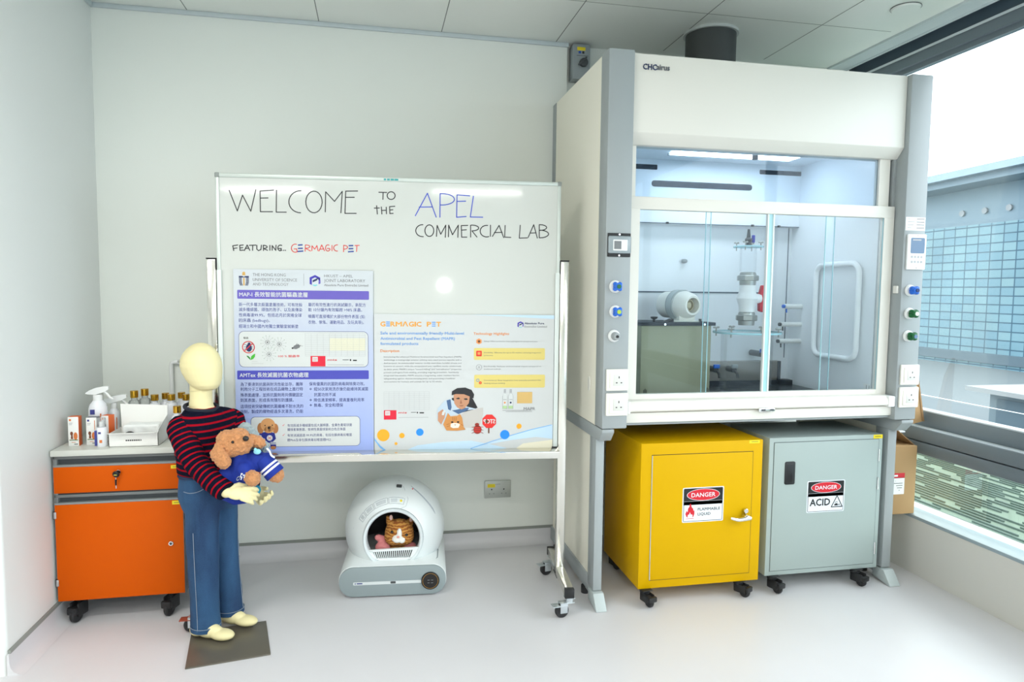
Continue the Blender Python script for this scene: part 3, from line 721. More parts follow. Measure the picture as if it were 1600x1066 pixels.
b = MB().m('clear_acrylic'); b.lathe([(0.150, 0.0), (0.150, 0.012), (0.132, 0.012), (0.132, 0.31), (0.128, 0.31), (0.128, 0.012), (0.150, 0.0)], (vx, vy, 0.90), seg=40, cap=False); b.build('lower_chamber', t)
b = MB().m('clear_acrylic'); b.cyl((vx, vy, 1.212), (vx, vy, 1.222), 0.172, seg=40); b.m('glass_edge'); b.lathe([(0.172, 0.0), (0.1735, 0.005), (0.172, 0.01)], (vx, vy, 1.212), seg=40, cap=False); b.build('flange_plate', t)
b = MB().m('galvanised')
for k in range(6):
    a = PI/6+k*PI/3; x, y = vx+0.155*math.cos(a), vy+0.155*math.sin(a); b.cyl((x, y, 1.195), (x, y, 1.24), 0.004, seg=8); b.ell((x-0.01, y, 1.24), (0.010, 0.003, 0.006), seg=8, rings=6); b.ell((x+0.01, y, 1.24), (0.010, 0.003, 0.006), seg=8, rings=6)
b.build('wing_bolt', t)
b = MB().m('galvanised')
for z in (1.255, 1.462): b.lathe([(0.040, 0.0), (0.042, 0.018), (0.042, 0.062), (0.038, 0.07)], (vx-0.006, vy, z), seg=28); b.lathe([(0.052, 0.018 if z < 1.3 else 0.02), (0.056, 0.022), (0.056, 0.044), (0.052, 0.048)], (vx-0.006, vy, z+0.006), seg=8, cap=True)
b.build('pipe_union', t)
b = MB().m('pvc_white'); b.lathe([(0.041, 0.0), (0.041, 0.03), (0.046, 0.045), (0.054, 0.07), (0.046, 0.095), (0.041, 0.108), (0.041, 0.14)], (vx-0.006, vy, 1.325), seg=32); b.cyl((vx, vy, 1.395), (vx+0.068, vy, 1.395), 0.032, 0.024, seg=20); b.build('valve_body', t)
b = MB().m('valve_red'); b.prism([(vx+0.062, 1.33), (vx+0.084, 1.322), (vx+0.086, 1.466), (vx+0.074, 1.464), (vx+0.060, 1.41), (vx+0.050, 1.395), (vx+0.060, 1.38)], 'y', vy-0.014, vy+0.014, bev=0.004); b.build('lever', t)
b = MB().m('clear_acrylic'); b.lathe([(0.043, 0.0), (0.043, 0.125), (0.039, 0.125), (0.039, 0.0)], (vx-0.008, vy, 1.535), seg=32, cap=False); b.cyl((vx-0.008, vy, 1.66), (vx-0.008, vy, 1.668), 0.075, seg=32); b.m('glass_edge'); b.lathe([(0.075, 0.0), (0.0765, 0.004), (0.075, 0.008)], (vx-0.008, vy, 1.66), seg=32, cap=False); b.build('upper_tube', t)
b = MB().m('galvanised')
for k in range(4):
    a = PI/4+k*PI/2; x, y = vx-0.008+0.062*math.cos(a), vy+0.062*math.sin(a); b.cyl((x, y, 1.645), (x, y, 1.685), 0.003, seg=8); b.ell((x-0.008, y, 1.686), (0.008, 0.003, 0.005), seg=8, rings=6); b.ell((x+0.008, y, 1.686), (0.008, 0.003, 0.005), seg=8, rings=6)
b.build('top_wing_bolt', t)
b = MB().m('dark_grey'); b.cyl((vx-0.010, vy, 1.668), (vx-0.010, vy, 1.69), 0.016, seg=16); b.ell((vx-0.010, vy, 1.70), (0.019, 0.019, 0.014), seg=16, rings=10); b.cyl((vx-0.010, vy, 1.70), (vx-0.010, vy, 1.755), 0.012, 0.006, seg=14); b.build('nozzle', t)
mat('tap_violet', rgb(60, 70, 190), 0.4)
b = MB().m('tap_violet'); b.box(vx+0.008, vx+0.022, vy-0.012, vy+0.004, 1.685, 1.725, bev=0.004); b.build('nozzle_tap', t)

# ------------------------------------------------------------------ casters
def caster(parent, x, y, ztop, ang, r=0.027, red=False, metal=False):
    """stem at x, y under ztop; the wheel trails towards ang"""
    dx, dy = math.cos(ang), math.sin(ang); R = Matrix.Translation((x, y, 0)) @ Matrix.Rotation(ang, 4, 'Z')
    off = 0.035; wx = off
    b = MB()
    if metal:
        b.m('zinc'); b.box(-0.02, 0.02, -0.02, 0.02, ztop-0.004, ztop, mtx=R); b.cyl(R @ Vector((0, 0, ztop-0.02)), R @ Vector((0, 0, ztop)), 0.017, seg=16)
        b.box(-0.02, wx+0.012, -0.017, 0.017, ztop-0.026, ztop-0.02, bev=0.002, mtx=R)
        for s in (-1, 1): b.box(wx-0.022, wx+0.012, 0.0155*s-0.0015, 0.0155*s+0.0015, r-0.008, ztop-0.02, bev=0.001, mtx=R)
    else:
        b.m('black'); b.box(-0.026, 0.026, -0.026, 0.026, ztop-0.006, ztop, bev=0.002, mtx=R)
        b.cyl(R @ Vector((0, 0, ztop-0.02)), R @ Vector((0, 0, ztop-0.004)), 0.023, seg=18, bev=0.004)
        for s in (-1, 1): b.box(-0.012, wx+0.014, 0.0165*s-0.004, 0.0165*s+0.004, r*0.75, ztop-0.014, bev=0.005, mtx=R)
    c = b.build('caster', parent)
    b = MB().m('black_rubber'); p = R @ Vector((wx, 0, r)); u = R.to_3x3() @ Vector((0, 1, 0))
    b.cyl(p-u*0.0105, p+u*0.0105, r, seg=28, bev=0.005); b.m('zinc' if metal else 'dark_grey'); b.cyl(p-u*0.0125, p+u*0.0125, r*0.28, seg=16); b.build('wheel', c)
    b = MB()
    if metal: b.m('pedal_red' if red else 'zinc'); b.box(0.012, wx+0.045, -0.019, 0.019, ztop-0.034, ztop-0.030, bev=0.001, mtx=R @ Matrix.Translation((0, 0, 0)) )
    else: b.m('black'); b.box(wx+0.012, wx+0.03, -0.022, 0.022, r*1.15, r*2.1, bev=0.005, mtx=R)
    b.build('brake_pedal', c, label='red brake pedal' if red else None)
    return c

# ------------------------------------------------------------------ storage cabinets under the hood
mat('yellow_paint', rgb(212, 166, 0), 0.42, spec=0.12, bump=0.01, bscale=400); mat('yellow_gap', rgb(90, 70, 6), 0.7)
mat('pale_grey_paint', rgb(164, 178, 175), 0.4, spec=0.3, bump=0.01, bscale=400); mat('gap_grey', rgb(96, 106, 106), 0.7)
mat('sign_red', rgb(206, 22, 40), 0.45); mat('sign_white', rgb(228, 234, 240), 0.4); mat('sign_black', rgb(18, 18, 22), 0.4)
def steel_cabinet(root, x0, x1, y0, y1, z0, z1, paint, gap, dx0, dx1, dz0, dz1):
    b = MB().m(paint); b.box(x0, x1, y0, y1, z0, z1, bev=0.003)
    b.build('body', root)
    b = MB().m(gap); b.box(dx0, dx1, y0-0.0006, y0+0.001, dz0, dz1); b.build('door_gap', root)
    b = MB().m(paint); b.box(dx0+0.003, dx1-0.003, y0-0.003, y0, dz0+0.003, dz1-0.003, bev=0.0012); return b.build('door', root)
def danger_sign(parent, p_tl, p_br, y, kind):
    w, h = p_br.x-p_tl.x, p_tl.z-p_br.z
    a = Art((p_tl.x, y, p_br.z), (1, 0, 0), (0, 0, 1), 0.0003)
    a.m('sign_white').fill(rr(0, w, 0, h, 0.006)); a.L(2).m('sign_black').fill(rr(0.025*w, 0.975*w, 0.025*h, 0.975*h, 0.005)); a.L(3).m('sign_white').fill(rr(0.037*w, 0.963*w, 0.04*h, 0.60*h, 0.002)); a.rect(0.037*w, 0.963*w, 0.5*h, 0.605*h)
    a.L(3).m('sign_white').fill(circ(0.5*w, 0.785*h, 0.40*w, 36, 0.172*h)); a.L(4).m('sign_red').fill(circ(0.5*w, 0.785*h, 0.388*w, 36, 0.16*h))
    a.L(5).m('sign_white').text('DANGER', 0.5*w, 0.785*h-0.062*h, width=0.58*w, height=0.125*h, bold=0.012, align='c')
    if kind == 'fire':
        F = [(0.10, 0.17), (0.075, 0.25), (0.10, 0.34), (0.13, 0.30), (0.135, 0.40), (0.17, 0.46), (0.175, 0.52), (0.20, 0.55), (0.215, 0.47), (0.245, 0.40), (0.255, 0.42), (0.27, 0.33), (0.29, 0.35), (0.295, 0.25), (0.27, 0.16), (0.245, 0.14), (0.25, 0.20), (0.23, 0.24), (0.21, 0.22), (0.185, 0.30), (0.165, 0.22), (0.145, 0.24), (0.13, 0.19), (0.135, 0.14)]
        a.L(4).m('sign_red').fill([(x*w, z*h) for x, z in F]); a.rect(0.09*w, 0.28*w, 0.105*h, 0.118*h)
        a.m('sign_black').text('FLAMMABLE', 0.375*w, 0.33*h, width=0.54*w, height=0.082*h, bold=0.02); a.text('LIQUID', 0.375*w, 0.19*h, width=0.31*w, height=0.082*h, bold=0.02)
    else:
        a.L(4).m('sign_black').text('ACID', 0.085*w, 0.215*h, width=0.53*w, height=0.225*h, bold=0.03)
        T = [(0.655, 0.15), (0.80, 0.50), (0.945, 0.15)]; a.line([(x*w, z*h) for x, z in T], 0.022*w, closed=True)
        a.fill([(x*w, z*h) for x, z in ((0.735, 0.19), (0.735, 0.235), (0.79, 0.265), (0.83, 0.235), (0.83, 0.19))]); a.fill([(x*w, z*h) for x, z in ((0.84, 0.215), (0.865, 0.245), (0.875, 0.23), (0.875, 0.20), (0.845, 0.195))]); a.fill([(x*w, z*h) for x, z in ((0.74, 0.29), (0.81, 0.325), (0.815, 0.31), (0.745, 0.275))]); a.line([(0.81*w, 0.30*h), (0.82*w, 0.27*h)], 0.008*w)
    a.build('danger_sign', parent)
t = thing('flammables_cabinet', 'yellow steel flammable liquid cabinet on casters under the fume hood', 'cabinet', (1.47, 3.05, 0.0))
yc = 2.82
d = steel_cabinet(t, 1.169, 1.771, yc, 3.29, 0.072, 0.744, 'yellow_paint', 'yellow_gap', 1.221, 1.7225, 0.109, 0.692)
danger_sign(d, at(1066.5, 762.5, yc), at(1129, 813, yc), yc-0.0034, 'fire')
b = MB().m('yellow_gap'); b.box(1.1705, 1.1745, 2.83, 3.28, 0.73, 0.732); b.build('top_seam', t)
p = at(1162, 806, yc); lk = at(1163, 797, yc)
b = MB().m('chrome'); b.cyl((p.x, yc-0.003, p.z), (p.x, yc-0.03, p.z), 0.014, 0.011, seg=20, bev=0.002); b.ell((p.x, yc-0.032, p.z), (0.02, 0.012, 0.013), seg=16, rings=10)
b.tube([(p.x+0.016, yc-0.034, p.z-0.001), (p.x-0.01, yc-0.036, p.z-0.002), (p.x-0.05, yc-0.036, p.z-0.005), (p.x-0.085, yc-0.034, p.z+0.004)], [0.009, 0.011, 0.009, 0.006], seg=12, sub=4); b.cyl((lk.x, yc-0.003, lk.z), (lk.x, yc-0.02, lk.z), 0.011, seg=18, bev=0.002); b.build('handle', d, label='chrome lever handle with lock')
b = MB().m('zinc'); b.cyl((1.2225, yc-0.002, 0.112), (1.2225, yc-0.002, 0.688), 0.0022, seg=8); b.build('piano_hinge', d)
p, q = at(1171, 688, yc), at(1187, 692.5, yc); a = Art((p.x, yc-0.0003, q.z), (1, 0, 0), (0, 0, 1)); w, h = q.x-p.x, p.z-q.z; a.m('yellow_label').rect(0, w, 0, h); a.L(2).m('label_ink').rect(0.2*w, 0.85*w, 0.4*h, 0.6*h); a.build('label_strip', t)
for x, y in ((1.205, 2.825), (1.68, 2.84), (1.205, 3.25), (1.735, 3.25)): caster(t, x, y, 0.0725, -PI/2+(0.25 if x < 1.4 else 0.5), r=0.026)
t = thing('acid_cabinet', 'pale grey steel acid cabinet on casters beside the yellow cabinet', 'cabinet', (2.12, 3.05, 0.0))
yc = 2.84
d = steel_cabinet(t, 1.817, 2.4275, yc, 3.20, 0.077, 0.744, 'pale_grey_paint', 'gap_grey', 1.8395, 2.4065, 0.098, 0.7235)
danger_sign(d, at(1261, 752, yc), at(1317.5, 798, yc), yc-0.0034, 'acid')
p, q = at(1226, 721.5, yc), at(1240.5, 756.5, yc)
b = MB().m('black'); b.prism(rr(p.x, q.x, q.z, p.z, 0.008), 'y', yc-0.006, yc-0.002, bev=0.001); b.m('sign_black'); b.box(p.x+0.01, q.x-0.012, yc-0.0066, yc-0.004, q.z+0.012, p.z-0.012, bev=0.001); b.build('recessed_handle', d)
b = MB().m('chrome')
for px, py in ((1373, 711), (1371, 755), (1365.5, 856)):
    b = MB().m('chrome'); p = at(px, py, yc); b.cyl((p.x, yc-0.003, p.z-0.03), (p.x, yc-0.003, p.z+0.03), 0.0045, seg=10); b.build('hinge', d)
p, q = at(1365, 679.5, yc), at(1379, 685, yc); a = Art((p.x, yc-0.0003, q.z), (1, 0, 0), (0, 0, 1)); w, h = q.x-p.x, p.z-q.z; a.m('yellow_label').rect(0, w, 0, h); a.L(2).m('label_ink').rect(0.15*w, 0.8*w, 0.4*h, 0.6*h); a.build('label_strip', t)
for x, y in ((1.862, 2.85), (2.315, 2.85), (1.855, 3.16), (2.39, 3.16)): caster(t, x, y, 0.0775, -PI/2+0.3, r=0.026)

# cardboard boxes squeezed between hood and window
mat('cardboard', rgb(176, 142, 98), 0.75, var=0.04, vscale=6); mat('cardboard_in', rgb(150, 118, 80), 0.8); mat('shipping_red', rgb(206, 30, 46), 0.5); mat('tape_white', rgb(226, 232, 236), 0.4)
t = thing('cardboard_box', 'brown cardboard box with red and white shipping label on the window sill', 'box', (2.62, 3.1, 0.302))
yc = 2.937
b = MB().m('cardboard'); b.box(2.535, 2.716, yc, 3.25, 0.3025, 0.655, bev=0.002); b.build('carton', t)
b = MB().m('cardboard_in'); b.prism([(2.716, 0.652), (2.716, 0.656), (2.60, 0.745), (2.597, 0.742)], 'y', yc+0.02, 3.24); b.m('tape_white'); b.box(2.625, 2.655, yc+0.018, yc+0.05, 0.722, 0.728, mtx=Matrix.Translation((0, 0, 0))); b.build('flap', t)
p, q = at(1393, 740, yc), at(1412, 772, yc); a = Art((p.x-0.03, yc-0.0003, q.z), (1, 0, 0), (0, 0, 1)); w, h = q.x-p.x+0.03, p.z-q.z
a.m('paper_white').rect(0, w, 0, h*0.78); a.m('shipping_red').rect(0, w, h*0.76, h); a.L(2).m('paper_white').rect(0.35*w, 0.62*w, 0.84*h, 0.92*h); a.m('ink_black')
for k in range(5): a.rect((0.5, 0.32, 0.55, 0.6, 0.7)[k]*w, (0.52, 0.9, 0.9, 0.88, 0.76)[k]*w, (0.62-0.11*k)*h, (0.645-0.11*k)*h)
a.build('shipping_label', t)
t = thing('flat_carton', 'folded tan carton leaning upright on window rail behind hood post', 'carton', (2.74, 3.05, 0.742))
b = MB().m('cardboard'); P = [at(1420, 664, 3.0), at(1443.5, 658.5, 3.0), at(1434.5, 588, 3.0), at(1424, 560, 3.0)]
b.prism([(p.x, p.z) for p in P], 'y', 3.0, 3.02, bev=0.002); b.build('board', t)
b = MB().m('cardboard_in'); b.prism([(P[1].x-0.012, P[1].z+0.002), (P[1].x, P[1].z), (P[2].x, P[2].z), (P[2].x-0.006, P[2].z)], 'y', 2.996, 3.0); b.build('fold', t)

# ------------------------------------------------------------------ mobile whiteboard
BA = math.atan2(-0.0947, 0.9955); BO = Vector((-0.666, 3.142, 0.0))
BMX = Matrix.Translation(BO) @ Matrix.Rotation(BA, 4, 'Z')
def W(u, y, z): return BMX @ Vector((u, y, z))
mat('board_white', rgb(208, 211, 205), 0.06, spec=0.6); mat('alu_frame', rgb(200, 208, 202), 0.35, metal=0.3); mat('corner_grey', rgb(140, 146, 142), 0.5); mat('rail_white2', rgb(222, 230, 226), 0.4)
mat('marker_black', rgb(40, 42, 44), 0.5); mat('marker_red', rgb(222, 66, 58), 0.5); mat('marker_navy', rgb(34, 66, 150), 0.5); mat('marker_blue', rgb(52, 78, 196), 0.5); mat('teal_print', rgb(60, 160, 160), 0.5)
wb = thing('mobile_whiteboard', 'large wheeled whiteboard with handwritten welcome message and steel legs', 'whiteboard', tuple(BO), BA)
b = MB().m('board_white'); b.box(0.01, 1.491, 0.0, 0.012, 0.70, 1.905); b.build('writing_surface', wb, world=False)
b = MB().m('alu_frame'); b.box(0.0, 1.501, -0.005, 0.02, 1.895, 1.9125, bev=0.003); b.box(0.0, 0.016, -0.005, 0.02, 0.695, 1.9, bev=0.003); b.box(1.485, 1.501, -0.005, 0.02, 0.695, 1.9, bev=0.003); b.box(0.0, 1.501, -0.004, 0.02, 0.69, 0.70)
b.m('corner_grey'); b.box(-0.002, 0.018, -0.007, 0.021, 1.893, 1.9145, bev=0.004); b.box(1.484, 1.503, -0.007, 0.021, 1.893, 1.9145, bev=0.004); b.build('frame', wb, world=False)
b = MB().m('rail_white2'); b.box(0.001, 0.020, -0.012, -0.004, 0.712, 1.50, bev=0.002); b.m('black'); b.box(-0.006, -0.002, -0.006, 0.02, 1.50, 1.548); b.build('side_rail', wb, world=False)
b = MB().m('rail_white2'); b.box(1.479, 1.4995, -0.012, -0.004, 0.706, 1.505, bev=0.002); b.m('black'); b.box(1.474, 1.4995, -0.0125, -0.003, 0.700, 0.706); b.box(1.4995, 1.5035, -0.006, 0.02, 1.50, 1.56); b.build('side_rail', wb, world=False)
b = MB().m('steel'); b.prism([(0.0, 0.702), (-0.066, 0.694), (-0.066, 0.690), (-0.06, 0.690), (-0.06, 0.662), (0.012, 0.662), (0.012, 0.702)], 'x', 0.0, 1.503, bev=0.001); b.build('pen_tray', wb, world=False, label='polished steel pen tray')
for u0, zt in ((-0.046, 1.545), (1.5035, 1.557)):
    b = MB().m('steel'); b.box(u0, u0+0.04, 0.0, 0.04, 0.10, zt, bev=0.003); b.m('black'); b.box(u0-0.0005, u0+0.0405, -0.0005, 0.0405, zt, zt+0.006, bev=0.001); b.build('upright', wb, world=False)
    b = MB().m('steel'); b.box(u0, u0+0.04, -0.225, 0.25, 0.088, 0.128, bev=0.003); b.m('black'); b.box(u0-0.001, u0+0.041, -0.245, -0.222, 0.087, 0.129, bev=0.002); b.box(u0-0.001, u0+0.041, 0.247, 0.262, 0.087, 0.129, bev=0.002); b.m('dark_grey'); b.box(u0-0.001, u0+0.041, -0.03, 0.07, 0.0865, 0.088)
    b.build('base_bar', wb, world=False)
    for yy, red, ang in ((-0.225, u0 < 0, PI), (0.225, False, PI*1.02)):
        p = W(u0+0.022, yy, 0); caster(wb, p.x, p.y, 0.088, ang + (0.12 if u0 > 0 else 0), r=0.031, metal=True, red=red)
STROKES = [
 ('black', [(0.0568,1.8397),(0.0891,1.7527),(0.1118,1.8207),(0.1451,1.7529),(0.1677,1.8456)]),
 ('black', [(0.2420,1.8455),(0.1851,1.8399),(0.1852,1.7518),(0.2366,1.7529)]),
 ('black', [(0.1852,1.8097),(0.2183,1.8116)]),
 ('black', [(0.2541,1.8458),(0.2517,1.7512),(0.2942,1.7522)]),
 ('black', [(0.3575,1.8458),(0.3462,1.8447),(0.3355,1.8412),(0.3257,1.8355),(0.3175,1.8280),(0.3111,1.8189),(0.3071,1.8087),(0.3055,1.7981),(0.3064,1.7874),(0.3098,1.7773),(0.3156,1.7683),(0.3234,1.7608),(0.3328,1.7553),(0.3434,1.7519),(0.3546,1.7509)]),
 ('black', [(0.4092,1.8450),(0.3995,1.8417),(0.3909,1.8350),(0.3839,1.8253),(0.3792,1.8135),(0.3771,1.8005),(0.3778,1.7874),(0.3813,1.7751),(0.3872,1.7648),(0.3951,1.7572),(0.4044,1.7530),(0.4142,1.7524),(0.4239,1.7557),(0.4326,1.7624),(0.4396,1.7721),(0.4443,1.7840),(0.4464,1.7970),(0.4456,1.8102),(0.4421,1.8224),(0.4362,1.8327),(0.4283,1.8403),(0.4190,1.8445),(0.4092,1.8450)]),
 ('black', [(0.4593,1.7569),(0.4617,1.8439),(0.4992,1.8035),(0.5330,1.8478),(0.5261,1.7542)]),
 ('black', [(0.5989,1.8505),(0.5474,1.8487),(0.5436,1.7526),(0.5922,1.7536)]),
 ('black', [(0.5472,1.8222),(0.5843,1.8232)]),
 ('black', [(0.0884,1.6073),(0.0673,1.6033),(0.0709,1.5828)]),
 ('black', [(0.0691,1.5920),(0.0852,1.5943)]),
 ('black', [(0.1115,1.6077),(0.0964,1.6059),(0.0970,1.5842),(0.1121,1.5855)]),
 ('black', [(0.0962,1.5945),(0.1093,1.5963)]),
 ('black', [(0.1151,1.5835),(0.1275,1.6080),(0.1382,1.5849)]),
 ('black', [(0.1192,1.5929),(0.1343,1.5941)]),
 ('black', [(0.1366,1.6066),(0.1638,1.6081)]),
 ('black', [(0.1507,1.6073),(0.1498,1.5851)]),
 ('black', [(0.1678,1.6076),(0.1675,1.5906),(0.1745,1.5845),(0.1846,1.5888),(0.1870,1.6085)]),
 ('black', [(0.1957,1.5848),(0.1950,1.6066),(0.1950,1.6076),(0.2012,1.6072),(0.2064,1.6058),(0.2099,1.6037),(0.2111,1.6011),(0.2098,1.5986),(0.2063,1.5963),(0.2010,1.5948),(0.1948,1.5941),(0.2129,1.5862)]),
 ('black', [(0.2228,1.6081),(0.2225,1.5863)]),
 ('black', [(0.2321,1.5865),(0.2324,1.6072),(0.2473,1.5867),(0.2487,1.6096)]),
 ('black', [(0.2730,1.6083),(0.2692,1.6098),(0.2651,1.6096),(0.2613,1.6078),(0.2583,1.6046),(0.2565,1.6005),(0.2561,1.5960),(0.2572,1.5916),(0.2596,1.5881),(0.2631,1.5857),(0.2671,1.5850),(0.2708,1.5954),(0.2586,1.5952)]),
 ('black', [(0.2717,1.5882),(0.2737,1.5866)]),
 ('black', [(0.2798,1.5883),(0.2818,1.5868)]),
 ('black', [(0.2869,1.5884),(0.2889,1.5869)]),
 ('red', [(0.3356,1.6142),(0.3303,1.6152),(0.3249,1.6142),(0.3201,1.6113),(0.3163,1.6070),(0.3141,1.6015),(0.3135,1.5957),(0.3148,1.5900),(0.3178,1.5851),(0.3221,1.5816),(0.3272,1.5799),(0.3327,1.5801),(0.3378,1.5823),(0.3359,1.5945),(0.3247,1.5943)]),
 ('red', [(0.3715,1.5846),(0.3729,1.6117),(0.3739,1.6123),(0.3809,1.6119),(0.3869,1.6104),(0.3909,1.6081),(0.3922,1.6053),(0.3908,1.6025),(0.3868,1.6001),(0.3808,1.5984),(0.3737,1.5977),(0.3951,1.5861)]),
 ('red', [(0.4002,1.5872),(0.4015,1.6091),(0.4126,1.5947),(0.4220,1.6105),(0.4269,1.5876)]),
 ('red', [(0.4310,1.5867),(0.4426,1.6135),(0.4547,1.5881)]),
 ('red', [(0.4352,1.5951),(0.4506,1.5964)]),
 ('red', [(0.4744,1.6127),(0.4707,1.6144),(0.4666,1.6140),(0.4630,1.6116),(0.4603,1.6075),(0.4590,1.6025),(0.4592,1.5972),(0.4609,1.5925),(0.4639,1.5890),(0.4677,1.5874),(0.4717,1.5878),(0.4754,1.5902),(0.4781,1.5942),(0.4764,1.5989),(0.4661,1.5987)]),
 ('red', [(0.4868,1.6127),(0.4866,1.5886)]),
 ('red', [(0.5110,1.6150),(0.5060,1.6149),(0.5012,1.6132),(0.4974,1.6101),(0.4948,1.6060),(0.4939,1.6013),(0.4948,1.5967),(0.4972,1.5926),(0.5010,1.5896),(0.5058,1.5881),(0.5108,1.5882)]),
 ('red', [(0.5362,1.5853),(0.5369,1.6125),(0.5374,1.6136),(0.5437,1.6130),(0.5491,1.6113),(0.5527,1.6087),(0.5539,1.6055),(0.5526,1.6022),(0.5490,1.5995),(0.5436,1.5976),(0.5373,1.5968)]),
 ('red', [(0.5851,1.6134),(0.6048,1.6148)]),
 ('red', [(0.5944,1.6135),(0.5922,1.5872)]),
 ('navy', [(0.3432,1.6112),(0.3596,1.6126)]),
 ('navy', [(0.3431,1.5967),(0.3604,1.5975)]),
 ('navy', [(0.3409,1.5836),(0.3623,1.5855)]),
 ('navy', [(0.5602,1.6124),(0.5768,1.6132)]),
 ('navy', [(0.5601,1.5993),(0.5767,1.6001)]),
 ('navy', [(0.5569,1.5856),(0.5787,1.5875)]),
 ('black', [(0.6899,1.8477),(0.7242,1.8475)]),
 ('black', [(0.7086,1.8471),(0.7074,1.8168)]),
 ('black', [(0.7435,1.8511),(0.7376,1.8500),(0.7324,1.8469),(0.7286,1.8424),(0.7265,1.8369),(0.7265,1.8311),(0.7285,1.8257),(0.7323,1.8214),(0.7375,1.8186),(0.7434,1.8177),(0.7493,1.8189),(0.7545,1.8219),(0.7583,1.8264),(0.7604,1.8320),(0.7604,1.8378),(0.7584,1.8432),(0.7545,1.8475),(0.7494,1.8503),(0.7435,1.8511)]),
 ('black', [(0.6698,1.7784),(0.6927,1.7794)]),
 ('black', [(0.6803,1.7891),(0.6832,1.7526)]),
 ('black', [(0.7006,1.7843),(0.7030,1.7530)]),
 ('black', [(0.7219,1.7838),(0.7229,1.7545)]),
 ('black', [(0.7021,1.7687),(0.7229,1.7702)]),
 ('black', [(0.7595,1.7883),(0.7365,1.7862),(0.7375,1.7559),(0.7521,1.7572)]),
 ('black', [(0.7365,1.7716),(0.7511,1.7729)]),
 ('black', [(0.8825,1.7106),(0.8754,1.7100),(0.8686,1.7079),(0.8625,1.7046),(0.8575,1.7002),(0.8537,1.6949),(0.8515,1.6890),(0.8508,1.6829),(0.8518,1.6768),(0.8545,1.6712),(0.8585,1.6662),(0.8639,1.6622),(0.8701,1.6594),(0.8770,1.6580),(0.8842,1.6579)]),
 ('black', [(0.9105,1.7101),(0.9038,1.7085),(0.8979,1.7039),(0.8936,1.6971),(0.8913,1.6888),(0.8913,1.6800),(0.8936,1.6717),(0.8980,1.6651),(0.9039,1.6608),(0.9106,1.6594),(0.9173,1.6610),(0.9232,1.6656),(0.9276,1.6724),(0.9299,1.6807),(0.9299,1.6896),(0.9275,1.6978),(0.9231,1.7045),(0.9172,1.7087),(0.9105,1.7101)]),
 ('black', [(0.9419,1.6600),(0.9450,1.7087),(0.9610,1.6699),(0.9832,1.7106),(0.9813,1.6565)]),
 ('black', [(0.9951,1.6588),(0.9960,1.7108),(1.0132,1.6687),(1.0387,1.7117),(1.0368,1.6575)]),
 ('black', [(1.0815,1.7115),(1.0521,1.7099),(1.0539,1.6589),(1.0775,1.6593)]),
 ('black', [(1.0527,1.6897),(1.0752,1.6923)]),
 ('black', [(1.0941,1.6596),(1.0933,1.7118),(1.0997,1.7130),(1.1112,1.7122),(1.1210,1.7097),(1.1275,1.7056),(1.1299,1.7008),(1.1276,1.6959),(1.1211,1.6916),(1.1114,1.6886),(1.0999,1.6874),(1.1226,1.6602)]),
 ('black', [(1.1704,1.7130),(1.1628,1.7131),(1.1554,1.7115),(1.1487,1.7083),(1.1431,1.7036),(1.1391,1.6979),(1.1368,1.6915),(1.1365,1.6849),(1.1382,1.6784),(1.1418,1.6725),(1.1469,1.6677),(1.1534,1.6642),(1.1606,1.6623),(1.1682,1.6622),(1.1757,1.6638)]),
 ('black', [(1.1825,1.7147),(1.1824,1.6645)]),
 ('black', [(1.1916,1.6647),(1.2214,1.7144),(1.2425,1.6603)]),
 ('black', [(1.2001,1.6819),(1.2358,1.6837)]),
 ('black', [(1.2485,1.7149),(1.2469,1.6625),(1.2751,1.6619)]),
 ('black', [(1.3169,1.7174),(1.3132,1.6594),(1.3503,1.6612)]),
 ('black', [(1.3536,1.6634),(1.3780,1.7208),(1.3952,1.6609)]),
 ('black', [(1.3610,1.6829),(1.3894,1.6845)]),
 ('black', [(1.4040,1.6622),(1.4032,1.7203),(1.4053,1.7214),(1.4175,1.7206),(1.4279,1.7181),(1.4348,1.7140),(1.4373,1.7091),(1.4350,1.7041),(1.4281,1.6998),(1.4179,1.6968),(1.4057,1.6956),(1.4057,1.6967),(1.4182,1.6961),(1.4296,1.6938),(1.4386,1.6902),(1.4445,1.6855),(1.4465,1.6802),(1.4446,1.6749),(1.4389,1.6699),(1.4300,1.6660),(1.4187,1.6633),(1.4062,1.6622)]),
 ('blue', [(0.8487,1.7489),(0.9019,1.8489),(0.9407,1.7446)]),
 ('blue', [(0.8656,1.7871),(0.9247,1.7895)]),
 ('blue', [(0.9571,1.7449),(0.9579,1.8482),(0.9679,1.8484),(0.9797,1.8481),(0.9910,1.8466),(1.0010,1.8439),(1.0095,1.8402),(1.0158,1.8356),(1.0198,1.8305),(1.0211,1.8250),(1.0198,1.8195),(1.0159,1.8141),(1.0096,1.8093),(1.0012,1.8052),(0.9911,1.8020),(0.9799,1.7999),(0.9681,1.7990),(0.9585,1.7988)]),
 ('blue', [(1.0893,1.8420),(1.0327,1.8448),(1.0311,1.7465),(1.0738,1.7506)]),
 ('blue', [(1.0318,1.8163),(1.0713,1.8183)]),
 ('blue', [(1.1053,1.8413),(1.0920,1.7489),(1.1478,1.7491)]),
]
